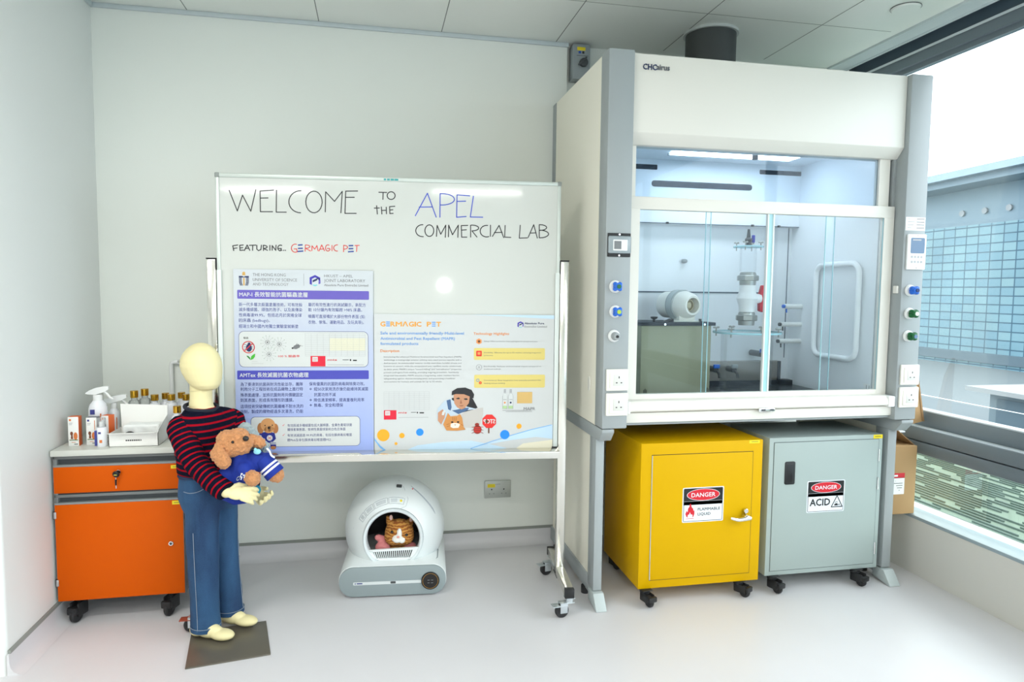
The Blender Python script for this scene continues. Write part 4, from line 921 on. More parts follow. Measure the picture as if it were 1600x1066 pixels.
WORDS = (('FEATURING', (0.0, 0.36, 1.5, 1.65), 'black marker word FEATURING'), ('GERMAGIC', (0.30, 0.545, 1.5, 1.65), 'red and dark blue marker product word'), ('PET', (0.545, 0.70, 1.5, 1.65), 'red and dark blue marker word PET'), ('WELCOME', (0.0, 0.60, 1.70, 1.90), 'large black marker word WELCOME'), ('TO', (0.60, 0.80, 1.79, 1.90), 'black marker word TO'), ('THE', (0.60, 0.80, 1.70, 1.79), 'black marker word THE'), ('APEL', (0.80, 1.25, 1.70, 1.90), 'large blue marker word APEL'), ('COMMERCIAL', (0.80, 1.285, 1.55, 1.735), 'black marker word COMMERCIAL'), ('LAB', (1.285, 1.5, 1.55, 1.735), 'black marker word LAB'))
INKS = {'black': ('marker_black', 0.0042), 'blue': ('marker_blue', 0.0042), 'red': ('marker_red', 0.0036), 'navy': ('marker_navy', 0.0058)}
INK_OF = {'FEATURING': ('black',), 'GERMAGIC': ('red', 'navy'), 'PET': ('red', 'navy'), 'WELCOME': ('black',), 'TO': ('black',), 'THE': ('black',), 'APEL': ('blue',), 'COMMERCIAL': ('black',), 'LAB': ('black',)}
for word, (u0, u1, v0, v1), lab in WORDS:
    a = Art((0, 0, 0), (1, 0, 0), (0, 0, 1), 0.0006)
    for c, pts in STROKES:
        cu = sum(p[0] for p in pts)/len(pts); cv = sum(p[1] for p in pts)/len(pts)
        if c in INK_OF[word] and u0 < cu < u1 and v0 < cv < v1:
            a.m(INKS[c][0]).line(pts, INKS[c][1])
    a.build('handwriting', wb, world=False, label=lab)
a = Art((0, -0.0056, 0), (1, 0, 0), (0, 0, 1), 0.0004); a.m('teal_print')
for k, (x0, x1) in enumerate(((0.712, 0.722), (0.726, 0.738), (0.741, 0.756), (0.758, 0.775))): a.rect(x0, x1, 1.899, 1.907)
a.build('maker_label', wb, world=False, label='small teal label on the top frame')

# ------------------------------------------------------------------ posters standing in the tray
def gradient_mat(name, z0, c0, z1, c1, rough=0.4):
    m = bpy.data.materials.new(name); m.use_nodes = True; nt = m.node_tree; n = nt.nodes; L = nt.links; bs = n['Principled BSDF']
    tc = n.new('ShaderNodeTexCoord'); sp = n.new('ShaderNodeSeparateXYZ'); mr = n.new('ShaderNodeMapRange'); cr = n.new('ShaderNodeValToRGB')
    L.new(tc.outputs['Object'], sp.inputs[0]); L.new(sp.outputs['Z'], mr.inputs[0]); mr.inputs[1].default_value = z0; mr.inputs[2].default_value = z1
    cr.color_ramp.elements[0].color = c0; cr.color_ramp.elements[1].color = c1; L.new(mr.outputs[0], cr.inputs[0]); L.new(cr.outputs[0], bs.inputs['Base Color']); bs.inputs['Roughness'].default_value = rough
    M[name] = m; return m
gradient_mat('poster_blue_gradient', 0.05, rgb(156, 174, 230), 0.72, rgb(202, 208, 212))
mat('poster_header_white', rgb(206, 209, 208), 0.4); mat('poster_edge', rgb(206, 214, 220), 0.5)
mat('band_purple', rgb(104, 92, 184), 0.4); mat('band_indigo', rgb(72, 74, 178), 0.4); mat('ink_navy', rgb(44, 52, 120), 0.5); mat('ink_indigo', rgb(70, 80, 150), 0.5); mat('gold', rgb(212, 168, 90), 0.45)
mat('logo_navy', rgb(30, 44, 92), 0.45); mat('logo_violet', rgb(60, 50, 170), 0.45); mat('logo_teal', rgb(110, 210, 214), 0.45)
mat('panel_white', rgb(210, 214, 212), 0.4); mat('prohibit_red', rgb(220, 50, 52), 0.45); mat('leaf_green', rgb(70, 180, 50), 0.45); mat('leaf_dark', rgb(34, 130, 40), 0.45); mat('print_red', rgb(224, 60, 64), 0.5); mat('logo_red', rgb(222, 22, 54), 0.45)
mat('dog_tan', rgb(206, 150, 96), 0.6); mat('dog_brown', rgb(176, 116, 68), 0.6); mat('dog_shirt', rgb(30, 40, 130), 0.6); mat('table_tint', rgb(222, 220, 196), 0.5)
PY = -0.0095
def poster(name, label, u0, u1, z0, z1, face):
    uc = (u0+u1)/2; o = thing(name, label, 'poster', tuple(W(uc, PY+0.004, z0)), BA)
    b = MB().m('poster_edge'); b.box(u0-uc, u1-uc, -0.003, 0.003, 0.0, z1-z0, bev=0.0004); b.m(face); b.box(u0-uc+0.0005, u1-uc-0.0005, -0.0034, -0.0028, 0.0005, z1-z0-0.0005); b.build('board', o, world=False)
    return o, (lambda lift=0.0003: Art((-uc, -0.0036, -z0), (1, 0, 0), (0, 0, 1), lift))
po, art = poster('research_poster', 'tall blue poster with Chinese text and a small toy dog picture', 0.0687, 0.6642, 0.693, 1.5035, 'poster_blue_gradient')
a = art(); a.m('gold').fill(circ(0.1135, 1.486, 0.0065, 16)).rect(0.1065, 0.1205, 1.4765, 1.4815)
for k in range(3):
    for s in (-1, 1): a.m('logo_navy').line([(0.1135+s*(0.0105+0.0042*k), 1.468), (0.1135+s*(0.0105+0.0042*k), 1.446), (0.1135+s*(0.0065+0.0042*k), 1.433)], 0.0026)
a.m('logo_navy').fill([(0.0925, 1.474), (0.106, 1.474), (0.1135, 1.4705), (0.121, 1.474), (0.1345, 1.474), (0.1345, 1.4675), (0.0925, 1.4675)]); a.m('gold').rect(0.1105, 0.1165, 1.433, 1.466)
a.build('university_crest', po, world=False, label='navy and gold crest')
a = art(); a.m('ink_grey').text('THE HONG KONG', 0.1508, 1.4741, width=0.139, height=0.0135); a.text('UNIVERSITY OF SCIENCE', 0.1504, 1.4525, width=0.187, height=0.0135); a.text('AND TECHNOLOGY', 0.1502, 1.4336, width=0.151, height=0.0125); a.rect(0.3658, 0.3668, 1.435, 1.487)
a.text('HKUST – APEL', 0.4533, 1.4731, width=0.123, height=0.0145); a.text('JOINT LABORATORY', 0.4531, 1.4522, width=0.177, height=0.0135); a.text('Absolute Pure EnviroSci Limited', 0.453, 1.4342, width=0.190, height=0.010, bold=0.01)
a.build('header_lettering', po, world=False)
def p_logo(a, x, y, s):
    H = lambda pts: [(x+px*s, y+py*s) for px, py in pts]
    a.m('logo_violet').fill(H([(0, 0.15), (0.2, 0.05), (0.2, 0.62), (0.5, 0.78), (0.8, 0.62), (0.8, 0.5), (0.98, 0.42), (0.98, 0.75), (0.5, 1.0), (0, 0.76)]))
    a.m('logo_navy').fill(H([(0.28, 0.42), (0.8, 0.62), (0.98, 0.5), (0.98, 0.62), (0.8, 0.74), (0.28, 0.5)])).fill(H([(0.28, 0.3), (0.7, 0.5), (0.7, 0.6), (0.28, 0.42)]))
    a.L(2).m('band_purple').fill(H([(0.82, 0.12), (1.0, 0.2), (1.0, 0.5), (0.82, 0.42)])); a.m('logo_teal').fill(H([(0.26, 0.02), (0.5, -0.06), (0.76, 0.04), (0.6, 0.1), (0.5, 0.04), (0.38, 0.1)])); a.L(1)
a = art(); p_logo(a, 0.3913, 1.436, 0.046); a.build('laboratory_logo', po, world=False)
a = art(); a.m('band_purple').fill(rr(0.0845, 0.6462, 1.3755, 1.4138, 0.004)); a.L(2).m('panel_white').text('MAP-I 長效智能抗菌驅蟲塗層', 0.0932, 1.3862, width=0.288, height=0.0205, bold=0.016); a.build('title_band', po, world=False, label='purple title band')
a = art(); a.m('ink_indigo')
for t, u, v, w in (('新一代多層次殺菌塗層技術，可有效殺', 0.0904, 1.3443, 0.268), ('滅多種細菌、頑強的孢子、以及高傳染', 0.0900, 1.3225, 0.268), ('性病毒達99.9%，包括近月於席捲全球', 0.0896, 1.2985, 0.266), ('的床蟲 (bedbugs)。', 0.0892, 1.2755, 0.130), ('經瑞士和中國內地獨立實驗室就新塗', 0.0887, 1.2495, 0.252),
                   ('|', 0, 0, 0), ('層的有效性進行的測試顯示，新配方', 0.384, 1.3458, 0.248), ('能 10分鐘內有效驅趕 >98% 床蟲。', 0.3837, 1.3236, 0.232), ('噴霧可直接噴於大部份物件表面 (如:', 0.3834, 1.2942, 0.246), ('衣物、傢俬、運動用品、及玩具等)。', 0.3831, 1.2688, 0.240)):
    if t == '|': a.build('upper_text', po, world=False); a = art(); a.m('ink_indigo'); continue
    a.text(t, u, v, width=w, height=0.0155, bold=0.002)
a.build('upper_text', po, world=False)
a = art(); a.m('ink_navy').fill(rr(0.0868, 0.6424, 1.0762, 1.2348, 0.022)); a.L(2).m('panel_white').fill(rr(0.0884, 0.6408, 1.0778, 1.2332, 0.021)); a.L(3)
a.m('ink_black').text('驅蟲', 0.107, 1.2015, width=0.021, height=0.0085)
bx, bz = 0.1277, 1.1645
a.m('logo_navy').fill(circ(bx+0.002, bz-0.003, 0.0125, 20, 0.017)).fill(circ(bx+0.003, bz+0.014, 0.0065, 14))
for s in (-1, 1):
    for k in range(3): a.line([(bx+s*0.008, bz-0.006+0.008*k), (bx+s*0.019, bz-0.010+0.011*k)], 0.0018)
a.L(4).m('prohibit_red').line(circ(bx, bz, 0.025, 32), 0.0038, closed=True); a.line([(bx-0.017, bz-0.017), (bx+0.017, bz+0.017)], 0.0036)
a.m('leaf_green').fill([(0.135, 1.108), (0.139, 1.125), (0.150, 1.134), (0.156, 1.136), (0.154, 1.122), (0.146, 1.112)]); a.m('leaf_dark').fill([(0.135, 1.108), (0.120, 1.124), (0.119, 1.128), (0.128, 1.125), (0.134, 1.118)]); a.m('ink_lightgrey').rect(0.14, 0.165, 1.101, 1.102).rect(0.14, 0.19, 1.0925, 1.0935)
for mx, mz in ((0.2083, 1.186), (0.2586, 1.1777), (0.2145, 1.1335)):
    a.m('ink_grey').line(circ(mx, mz, 0.0085, 16), 0.0016, closed=True); a.fill(circ(mx, mz, 0.004, 10))
    for k in range(12):
        t = 2*PI*k/12+0.2; a.m('ink_lightgrey').line([(mx+0.010*math.cos(t), mz+0.010*math.sin(t)), (mx+0.027*math.cos(t), mz+0.027*math.sin(t))], 0.0009); a.m('leaf_dark').fill(circ(mx+0.029*math.cos(t), mz+0.029*math.sin(t), 0.0012, 6))
a.m('ink_grey').fill([(0.312, 1.159), (0.322, 1.172), (0.338, 1.178), (0.348, 1.172), (0.345, 1.163), (0.33, 1.156)]); a.m('ink_black').fill(circ(0.3145, 1.1605, 0.0038, 10))
for k in range(4): a.line([(0.325+0.006*k, 1.17), (0.335+0.008*k, 1.182-0.004*k)], 0.0010)
a.m('print_red').text('100 % 驅蟲率', 0.2536, 1.1208, width=0.0915, height=0.0105, bold=0.006)
a.m('table_tint').rect(0.475, 0.6288, 1.15, 1.205); a.L(4).m('ink_lightgrey')
for k in range(13): z = 1.2259-k*0.00832; a.line([(0.369, z), (0.6288, z)], 0.0007)
for k in range(11): x = 0.369+k*0.02598; a.line([(x, 1.126), (x, 1.2259)], 0.0007)
a.L(5).m('logo_red').rect(0.3915, 0.4554, 1.080, 1.126); a.L(6).m('panel_white').rect(0.399, 0.423, 1.101, 1.122); a.L(7).m('logo_red').rect(0.402, 0.420, 1.113, 1.1145).rect(0.402, 0.416, 1.107, 1.1085)
a.m('print_red').text('mis', 0.4652, 1.1054, width=0.040, height=0.0085, bold=0.02); a.m('ink_black').rect(0.53, 0.556, 1.108, 1.110).rect(0.562, 0.567, 1.104, 1.112).rect(0.575, 0.592, 1.104, 1.109); a.m('ink_lightgrey').rect(0.465, 0.622, 1.086, 1.088)
a.build('data_panel', po, world=False, label='white rounded panel with bedbug sign and data table')
a = art(); a.m('band_indigo').fill(rr(0.078, 0.6434, 1.0225, 1.0618, 0.004)); a.L(2).m('panel_white').text('AMTex 長效滅菌抗菌衣物處理', 0.0884, 1.0335, width=0.293, height=0.0205, bold=0.016); a.build('title_band', po, world=False, label='indigo title band')
a = art(); a.m('ink_navy')
for t, u, v, w in (('為了要達到抗菌與耐洗性能並存，團隊', 0.091, 0.9945, 0.266), ('利用分子工程技術在成品織物上進行特', 0.0906, 0.973, 0.266), ('殊表面處理，並將抗菌劑用共價鍵固定', 0.0901, 0.947, 0.266), ('到其表面，形成長效隱形防護膜。', 0.0897, 0.924, 0.227), ('這項技術突破傳統抗菌纖維不耐水洗的', 0.0892, 0.8965, 0.268), ('限制，製成的織物經過多次清洗，仍能', 0.0888, 0.8735, 0.268),
                   ('|', 0, 0, 0), ('保有優異的抗菌防病毒與除臭功效。', 0.3842, 0.9952, 0.241), ('經50次家用洗衣後仍能維持其滅菌', 0.4048, 0.972, 0.236), ('抗菌功效不減', 0.4045, 0.947, 0.094), ('降低清潔頻率，提高重複利用率', 0.4042, 0.923, 0.219), ('無毒、安全和環保', 0.404, 0.8998, 0.126)):
    if t == '|': a.build('lower_text', po, world=False); a = art(); a.m('ink_navy'); continue
    a.text(t, u, v, width=w, height=0.0155, bold=0.002)
for v in (0.979, 0.930, 0.907):
    for dx, dz in ((0, 0.003), (0.003, 0), (0, -0.003), (-0.003, 0)): a.fill([(0.39+dx-0.0022, v+dz), (0.39+dx, v+dz+0.0022), (0.39+dx+0.0022, v+dz), (0.39+dx, v+dz-0.0022)])
a.build('lower_text', po, world=False)
a = art(); a.m('ink_navy').fill(rr(0.1314, 0.6045, 0.7128, 0.8563, 0.018)) if False else a.m('ink_navy').fill(rr(0.1314, 0.6045, 0.7215, 0.8563, 0.018)); a.L(2).m('panel_white').fill(rr(0.133, 0.603, 0.723, 0.8548, 0.017)); a.L(3)
a.m('ink_navy')
for t, u, v, w in (('有效殺滅多種細菌包括大腸桿菌、金黃色葡萄球菌', 0.2882, 0.8115, 0.280), ('鐵綠素單胞菌、致病性真菌球菌和白色念珠菌', 0.2879, 0.793, 0.252), ('有效消滅超過 99.9%的病毒，包括包膜病毒如噬菌', 0.2876, 0.767, 0.280), ('體Phi6及非包膜病毒如噬菌體MS2', 0.2873, 0.746, 0.189)): a.text(t, u, v, width=w, height=0.0125)
a.m('print_red').line([(0.267, 0.818), (0.270, 0.815), (0.275, 0.823)], 0.0015).line([(0.267, 0.774), (0.270, 0.771), (0.275, 0.779)], 0.0015)
a.build('lower_panel', po, world=False, label='white rounded panel with checked points')
a = art(); a.L(4); dx, dz = 0.2045, 0.808
a.m('dog_shirt').fill([(dx-0.036, dz-0.022), (dx-0.042, dz-0.05), (dx-0.03, dz-0.062), (dx+0.008, dz-0.068), (dx+0.02, dz-0.064), (dx+0.034, dz-0.05), (dx+0.028, dz-0.024), (dx, dz-0.018)]); a.fill([(dx-0.036, dz-0.07), (dx-0.03, dz-0.088), (dx-0.018, dz-0.085), (dx-0.022, dz-0.066)]).fill([(dx+0.008, dz-0.066), (dx+0.034, dz-0.066), (dx+0.034, dz-0.088), (dx+0.01, dz-0.086)])
a.L(5).m('panel_white').rect(dx+0.010, dx+0.034, dz-0.068, dz-0.064).rect(dx+0.010, dx+0.034, dz-0.075, dz-0.071).fill(circ(dx+0.007, dz-0.046, 0.0125, 20)); a.L(6).m('prohibit_red').line([(dx, dz-0.052), (dx+0.014, dz-0.04)], 0.002).line([(dx, dz-0.04), (dx+0.014, dz-0.052)], 0.002)
a.L(5).m('dog_brown').fill(circ(dx-0.031, dz-0.002, 0.014, 18, 0.024)).fill(circ(dx+0.032, dz-0.004, 0.013, 18, 0.022)).fill(circ(dx-0.027, dz-0.09, 0.008, 12, 0.007)).fill(circ(dx+0.022, dz-0.09, 0.012, 14, 0.008)); a.L(6).m('dog_tan').fill(circ(dx, dz+0.012, 0.031, 28, 0.030)).fill(circ(dx+0.004, dz-0.008, 0.022, 24, 0.016)); a.L(7).m('ink_black').fill(circ(dx+0.005, dz-0.001, 0.006, 14, 0.0055)).fill(circ(dx-0.012, dz+0.010, 0.0028, 10)).fill(circ(dx+0.019, dz+0.011, 0.0028, 10))
a.build('dog_picture', po, world=False, label='printed picture of a tan toy dog in a blue shirt')

po, art = poster('product_poster', 'wide white poster with an orange title and a child and cat picture', 0.6672, 1.4775, 0.694, 1.3135, 'poster_header_white')
mat('title_orange', rgb(240, 164, 50), 0.45); mat('title_blue', rgb(72, 150, 230), 0.45); mat('sub_blue', rgb(112, 162, 222), 0.45); mat('heading_orange', rgb(236, 150, 84), 0.45); mat('box_yellow', rgb(222, 204, 118), 0.45); mat('wave_blue', rgb(196, 222, 240), 0.4); mat('wave_mid', rgb(120, 180, 232), 0.4); mat('dot_orange', rgb(246, 172, 30), 0.4); mat('dot_blue', rgb(30, 140, 244), 0.4); mat('wave_cream', rgb(238, 232, 206), 0.4)
mat('skin_tone', rgb(196, 142, 108), 0.5); mat('skin_dark', rgb(160, 104, 76), 0.5); mat('cap_black', rgb(32, 32, 36), 0.5); mat('denim_print', rgb(70, 100, 140), 0.5); mat('shirt_grey', rgb(190, 206, 218), 0.5); mat('cat_orange', rgb(206, 140, 72), 0.5); mat('cat_stripe', rgb(166, 96, 40), 0.5); mat('cat_white', rgb(238, 226, 210), 0.5); mat('pillow_grey', rgb(196, 192, 186), 0.5); mat('stop_red', rgb(226, 40, 34), 0.45); mat('bug_red', rgb(150, 40, 24), 0.45); mat('wood_brown', rgb(110, 66, 40), 0.5); mat('carton_tan', rgb(214, 178, 108), 0.5); mat('label_green', rgb(176, 208, 150), 0.5)
a = art(); a.m('wave_blue').fill([(1.10, 1.3125), (1.4765, 1.3125), (1.4765, 1.296), (1.36, 1.301), (1.22, 1.308)]); a.build('wave_print', po, world=False)
a = art(); a.m('wave_blue').fill([(0.80, 0.6950), (0.86, 0.72), (0.98, 0.734), (1.10, 0.738), (1.20, 0.718), (1.29, 0.6950)]).fill([(1.13, 0.712), (1.25, 0.745), (1.36, 0.785), (1.4765, 0.808), (1.4765, 0.742), (1.40, 0.752), (1.28, 0.738)])
a.m('wave_cream').fill([(1.30, 0.6950), (1.34, 0.722), (1.4765, 0.738), (1.4765, 0.6950)]); a.L(2).m('wave_mid').line([(1.10, 0.702), (1.20, 0.735), (1.29, 0.762), (1.38, 0.787), (1.47, 0.807)], 0.0035).fill([(0.680, 0.738), (0.694, 0.72), (0.722, 0.697), (0.712, 0.697), (0.692, 0.71), (0.668, 0.745), (0.668, 0.757)])
a.build('wave_print', po, world=False, label='pale blue waves along the edges')
a = art(); a.L(3)
x = 0.6958
for ch, w in (('G', 0.021), ('E', 0.016), ('R', 0.019), ('M', 0.026), ('Λ', 0.024), ('G', 0.022), ('I', 0.005), ('C', 0.020), (' ', 0.018), ('P', 0.018), ('E', 0.016), ('T', 0.020)):
    if ch == 'E':
        a.m('title_blue')
        for k in range(3): a.rect(x, x+w, 1.2588+0.0085*k, 1.2588+0.0085*k+0.0038)
    elif ch != ' ': a.m('title_orange').text(ch, x, 1.2588, width=w, height=0.0215, bold=0.03)
    x += w + 0.0038
a.build('title_lettering', po, world=False, label='orange and blue title lettering')
a = art(); a.L(3).m('sub_blue').text('Safe and environmentally friendly Multi-level', 0.6956, 1.2228, width=0.370, height=0.0128, bold=0.02); a.text('Antimicrobial and Pest Repellent (MAPR)', 0.6955, 1.1988, width=0.330, height=0.0128, bold=0.02); a.text('formulated products', 0.6955, 1.1758, width=0.167, height=0.0128, bold=0.02); a.build('subtitle_lettering', po, world=False)
a = art(); a.L(3).m('heading_orange').text('Description', 0.6953, 1.1438, width=0.0825, height=0.0115, bold=0.02); a.build('heading_lettering', po, world=False); a = art(); a.L(3).m('heading_orange').text('Technology Highlights', 1.1094, 1.2226, width=0.161, height=0.0115, bold=0.02); a.build('heading_lettering', po, world=False)
a = art(); a.L(3).m('ink_grey')
for k, t in enumerate(('Introducing the advanced Multilevel Antimicrobial and Pest Repellent (MAPR)', 'technology, a cutting-edge solution utilizing nano-sized porous capsules with a', 'dual-purpose. Its antimicrobial exterior swiftly neutralizes harmful viruses and', 'bacteria on contact, while the encapsulated pest repellent works continuously', "to deter pests. MAPR's unique \"contact-killing\" and \"anti-adhesion\" properties", 'prevent pathogens from settling, providing ongoing protection. Seamlessly', 'integrated into textiles, MAPR ensures a long-lasting, water-resistant barrier,', 'safeguarding against disease-carrying pests and promoting a healthier', 'environment for humans and animals for up to 52 weeks.')):
    a.text(t, 0.7101, 1.1193-0.014*k, width=(0.3456, 0.345, 0.345, 0.345, 0.345, 0.334, 0.338, 0.318, 0.259)[k], height=0.0062)
a.text('Safety: Offers protection from pathogens for people and pets.', 1.157, 1.1905, width=0.245, height=0.0056)
a.build('body_text', po, world=False)
a = art(); a.m('box_yellow').fill(rr(1.1116, 1.436, 1.1085, 1.1622, 0.006)).fill(rr(1.1136, 1.4378, 0.981, 1.0405, 0.006)); a.L(4).m('ink_grey')
for t, v, w in (('Durability: Effective for up to 52 washes, ensuring long-term', 1.139, 0.26), ('protection.', 1.1265, 0.042), ('Eco-friendly: Reduces environmental impact compared to', 1.0765, 0.262), ('traditional methods.', 1.064, 0.079), ('Convenience: Easy integration into everyday products like', 1.0125, 0.262), ('clothing and pet bedding.', 0.9995, 0.098)): a.text(t, 1.157, v, width=w, height=0.0056)
a.m('heading_orange').fill([(1.1341+0.0135*math.cos(PI/6+k*PI/3), 1.1926+0.0135*math.sin(PI/6+k*PI/3)) for k in range(6)]); a.L(5).m('wood_brown').fill(circ(1.1341, 1.1926, 0.006, 14)); a.L(4).m('stop_red').fill(rr(1.1220, 1.1470, 1.125, 1.150, 0.003)); a.L(5).m('heading_orange').rect(1.128, 1.141, 1.132, 1.144)
a.L(4).m('ink_grey').line(circ(1.1349, 1.0744, 0.0125, 24), 0.0012, closed=True).line([(1.130, 1.068), (1.135, 1.080), (1.140, 1.068)], 0.0012); a.m('title_blue').line(circ(1.130, 1.0155, 0.006, 16), 0.002, closed=True); a.m('stop_red').fill(circ(1.1415, 1.004, 0.0065, 14)); a.L(5).m('heading_orange').fill(circ(1.1415, 1.004, 0.003, 10))
a.build('highlight_panel', po, world=False, label='yellow highlight boxes with small icons')
a = art(); p_logo(a, 1.3085, 1.256, 0.028); a.L(3).m('logo_navy').text('Absolute Pure', 1.3404, 1.2712, width=0.090, height=0.0095, bold=0.02); a.m('ink_grey').text('EnviroSci Limited', 1.3405, 1.2563, width=0.1025, height=0.0095); a.build('company_logo', po, world=False)
a = art(); a.L(2).m('ink_lightgrey')
for k in range(10): z = 0.965-k*0.0092; a.line([(0.7097, z), (0.9115, z)], 0.0006)
for k in range(10): xx = 0.7097+k*0.02242; a.line([(xx, 0.882), (xx, 0.965)], 0.0006)
a.m('table_tint').rect(0.80, 0.90, 0.90, 0.945) if False else None
a.L(3).m('logo_red').rect(0.7094, 0.7651, 0.839, 0.881); a.L(4).m('panel_white').rect(0.715, 0.737, 0.858, 0.878); a.L(5).m('logo_red').rect(0.718, 0.734, 0.87, 0.8715).rect(0.718, 0.731, 0.864, 0.8655); a.L(3).m('print_red').text('mis', 0.774, 0.866, width=0.037, height=0.009, bold=0.02); a.m('ink_black').rect(0.83, 0.853, 0.870, 0.872).rect(0.856, 0.861, 0.866, 0.873).rect(0.868, 0.888, 0.866, 0.871); a.m('ink_lightgrey').rect(0.774, 0.908, 0.847, 0.849)
a.build('data_table', po, world=False)
a = art(); a.L(2); D = lambda z7x, z7y: (0.6958+(z7x-70)*0.000599, 1.2584-(z7y-118)*0.000607)
PP = lambda *q: [D(q[i], q[i+1]) for i in range(0, len(q), 2)]
a.m('pillow_grey').fill(PP(665, 780, 720, 740, 836, 725, 838, 775, 815, 850, 745, 878, 690, 875))
a.L(3).m('cap_black').fill(PP(600, 650, 590, 720, 640, 770, 760, 740, 795, 725, 760, 660, 745, 640)); a.L(4).m('shirt_grey').fill(PP(545, 670, 590, 655, 650, 700, 730, 720, 790, 735, 700, 745, 640, 770, 560, 800, 515, 855, 488, 800, 492, 730)); a.m('denim_print').L(5).fill(PP(560, 668, 590, 660, 598, 720, 590, 745, 572, 735)).fill(PP(600, 745, 650, 772, 720, 742, 730, 725, 690, 725, 640, 738))
a.L(6).m('skin_tone').fill(PP(612, 625, 640, 615, 715, 622, 735, 640, 728, 690, 700, 725, 672, 738, 640, 722, 618, 690)).fill(PP(495, 760, 530, 735, 552, 760, 545, 800, 520, 850, 495, 820)); a.L(7).m('cap_black').fill(PP(598, 630, 600, 600, 640, 576, 700, 572, 748, 590, 768, 625, 762, 655, 735, 640, 690, 622, 630, 620)); a.m('cap_black').fill(PP(632, 652, 652, 646, 662, 656, 650, 660, 634, 658)).fill(PP(690, 655, 712, 652, 722, 662, 706, 666, 692, 662)); a.m('skin_dark').fill(PP(668, 660, 678, 690, 665, 695, 660, 690)).fill(PP(655, 706, 690, 704, 680, 714, 662, 714)); a.m('panel_white').fill(PP(528, 755, 545, 738, 552, 748, 540, 780, 524, 778))
a.build('girl_picture', po, world=False, label='printed picture of a child in a black cap')
a = art(); a.L(8).m('cat_orange').fill(PP(535, 850, 555, 800, 570, 762, 590, 788, 640, 785, 662, 772, 678, 800, 690, 870, 705, 890, 640, 898, 560, 895)); a.L(9).m('cat_white').fill(PP(592, 845, 615, 838, 640, 840, 662, 850, 650, 875, 610, 878, 590, 868)); a.m('cat_stripe')
for k in range(3): a.line(PP(605+14*k, 795, 608+12*k, 820), 0.002)
a.line(PP(560, 850, 582, 845), 0.002).line(PP(562, 866, 584, 860), 0.002).line(PP(668, 850, 686, 858), 0.002); a.L(10).m('ink_black').fill(circ(*D(603, 832), 0.0055, 12, 0.004)).fill(circ(*D(647, 832), 0.0055, 12, 0.004)); a.m('skin_dark').fill(PP(618, 850, 632, 850, 625, 858)); a.build('cat_picture', po, world=False, label='printed picture of an orange cat')
a = art(); a.L(6).m('wood_brown').rect(D(876, 0)[0], D(886, 0)[0], D(0, 920)[1], D(0, 878)[1]); oc = D(884, 829); a.m('stop_red').fill([(oc[0]+0.0335*math.cos(PI/8+k*PI/4), oc[1]+0.0335*math.sin(PI/8+k*PI/4)) for k in range(8)]); a.L(7).m('panel_white').text('STOP', oc[0]-0.026, oc[1]-0.0095, width=0.052, height=0.020, bold=0.03, mirror=True)
a.L(8).m('wood_brown').fill(circ(oc[0]-0.012, oc[1], 0.006, 12, 0.009)); bc = D(795, 886); a.L(7).m('bug_red').fill(circ(bc[0], bc[1]-0.003, 0.0185, 22, 0.020)).fill(circ(bc[0]-0.002, bc[1]+0.020, 0.010, 14, 0.008))
for k in range(3):
    for s in (-1, 1): a.line([(bc[0]+s*0.012, bc[1]-0.014+0.012*k), (bc[0]+s*0.026, bc[1]-0.02+0.014*k)], 0.0022)
a.L(8).m('stop_red')
for k in range(3): a.line([(bc[0]-0.014, bc[1]-0.012+0.009*k), (bc[0]+0.014, bc[1]-0.012+0.009*k)], 0.0025)
a.build('stop_sign_picture', po, world=False, label='printed mirrored red stop sign with a bedbug')
a = art(); a.L(3)
for q in (985, 1030):
    x0 = D(q, 0)[0]; a.m('ink_lightgrey').rect(x0+0.005, x0+0.015, D(0, 612)[1], D(0, 586)[1]); a.m('panel_white').L(4).rect(x0+0.001, x0+0.020, D(0, 735)[1], D(0, 618)[1]); a.m('ink_grey').line([(x0, D(0, 735)[1]), (x0, D(0, 640)[1]), (x0+0.005, D(0, 615)[1]), (x0+0.015, D(0, 615)[1]), (x0+0.021, D(0, 640)[1]), (x0+0.021, D(0, 735)[1])], 0.0007, closed=True); a.L(5).m('label_green').rect(x0+0.001, x0+0.020, D(0, 733)[1], D(0, 712)[1]); a.m('heading_orange' if q < 1000 else 'logo_navy').fill(circ(x0+0.010, D(0, 688)[1], 0.0045, 10)); a.m('ink_lightgrey').rect(x0+0.003, x0+0.018, D(0, 668)[1], D(0, 662)[1])
a.m('carton_tan').rect(*[D(1096, 0)[0], D(1212, 0)[0], D(0, 694)[1], D(0, 608)[1]]); a.m('ink_grey').text('MAPR', 1.3407, 0.8765, width=0.054, height=0.0145); a.rect(D(985, 0)[0], D(1212, 0)[0], D(0, 748)[1], D(0, 746)[1]).rect(D(1010, 0)[0], D(1212, 0)[0], D(0, 758)[1], D(0, 756)[1])
a.build('product_picture', po, world=False, label='printed picture of two spray bottles and a tan card')
for x, y, r, c in ((88, 926, 46, 'dot_orange'), (226, 930, 20, 'dot_orange'), (182, 990, 11, 'dot_orange'), (1113, 869, 20, 'dot_orange'), (360, 906, 28, 'dot_blue'), (1004, 932, 36, 'dot_blue')): a = art(); a.L(3).m(c).fill(circ(*D(x, y), r*0.0006, 28)); a.build('printed_dot', po, world=False, label='blue printed dot' if 'blue' in c else 'orange printed dot')

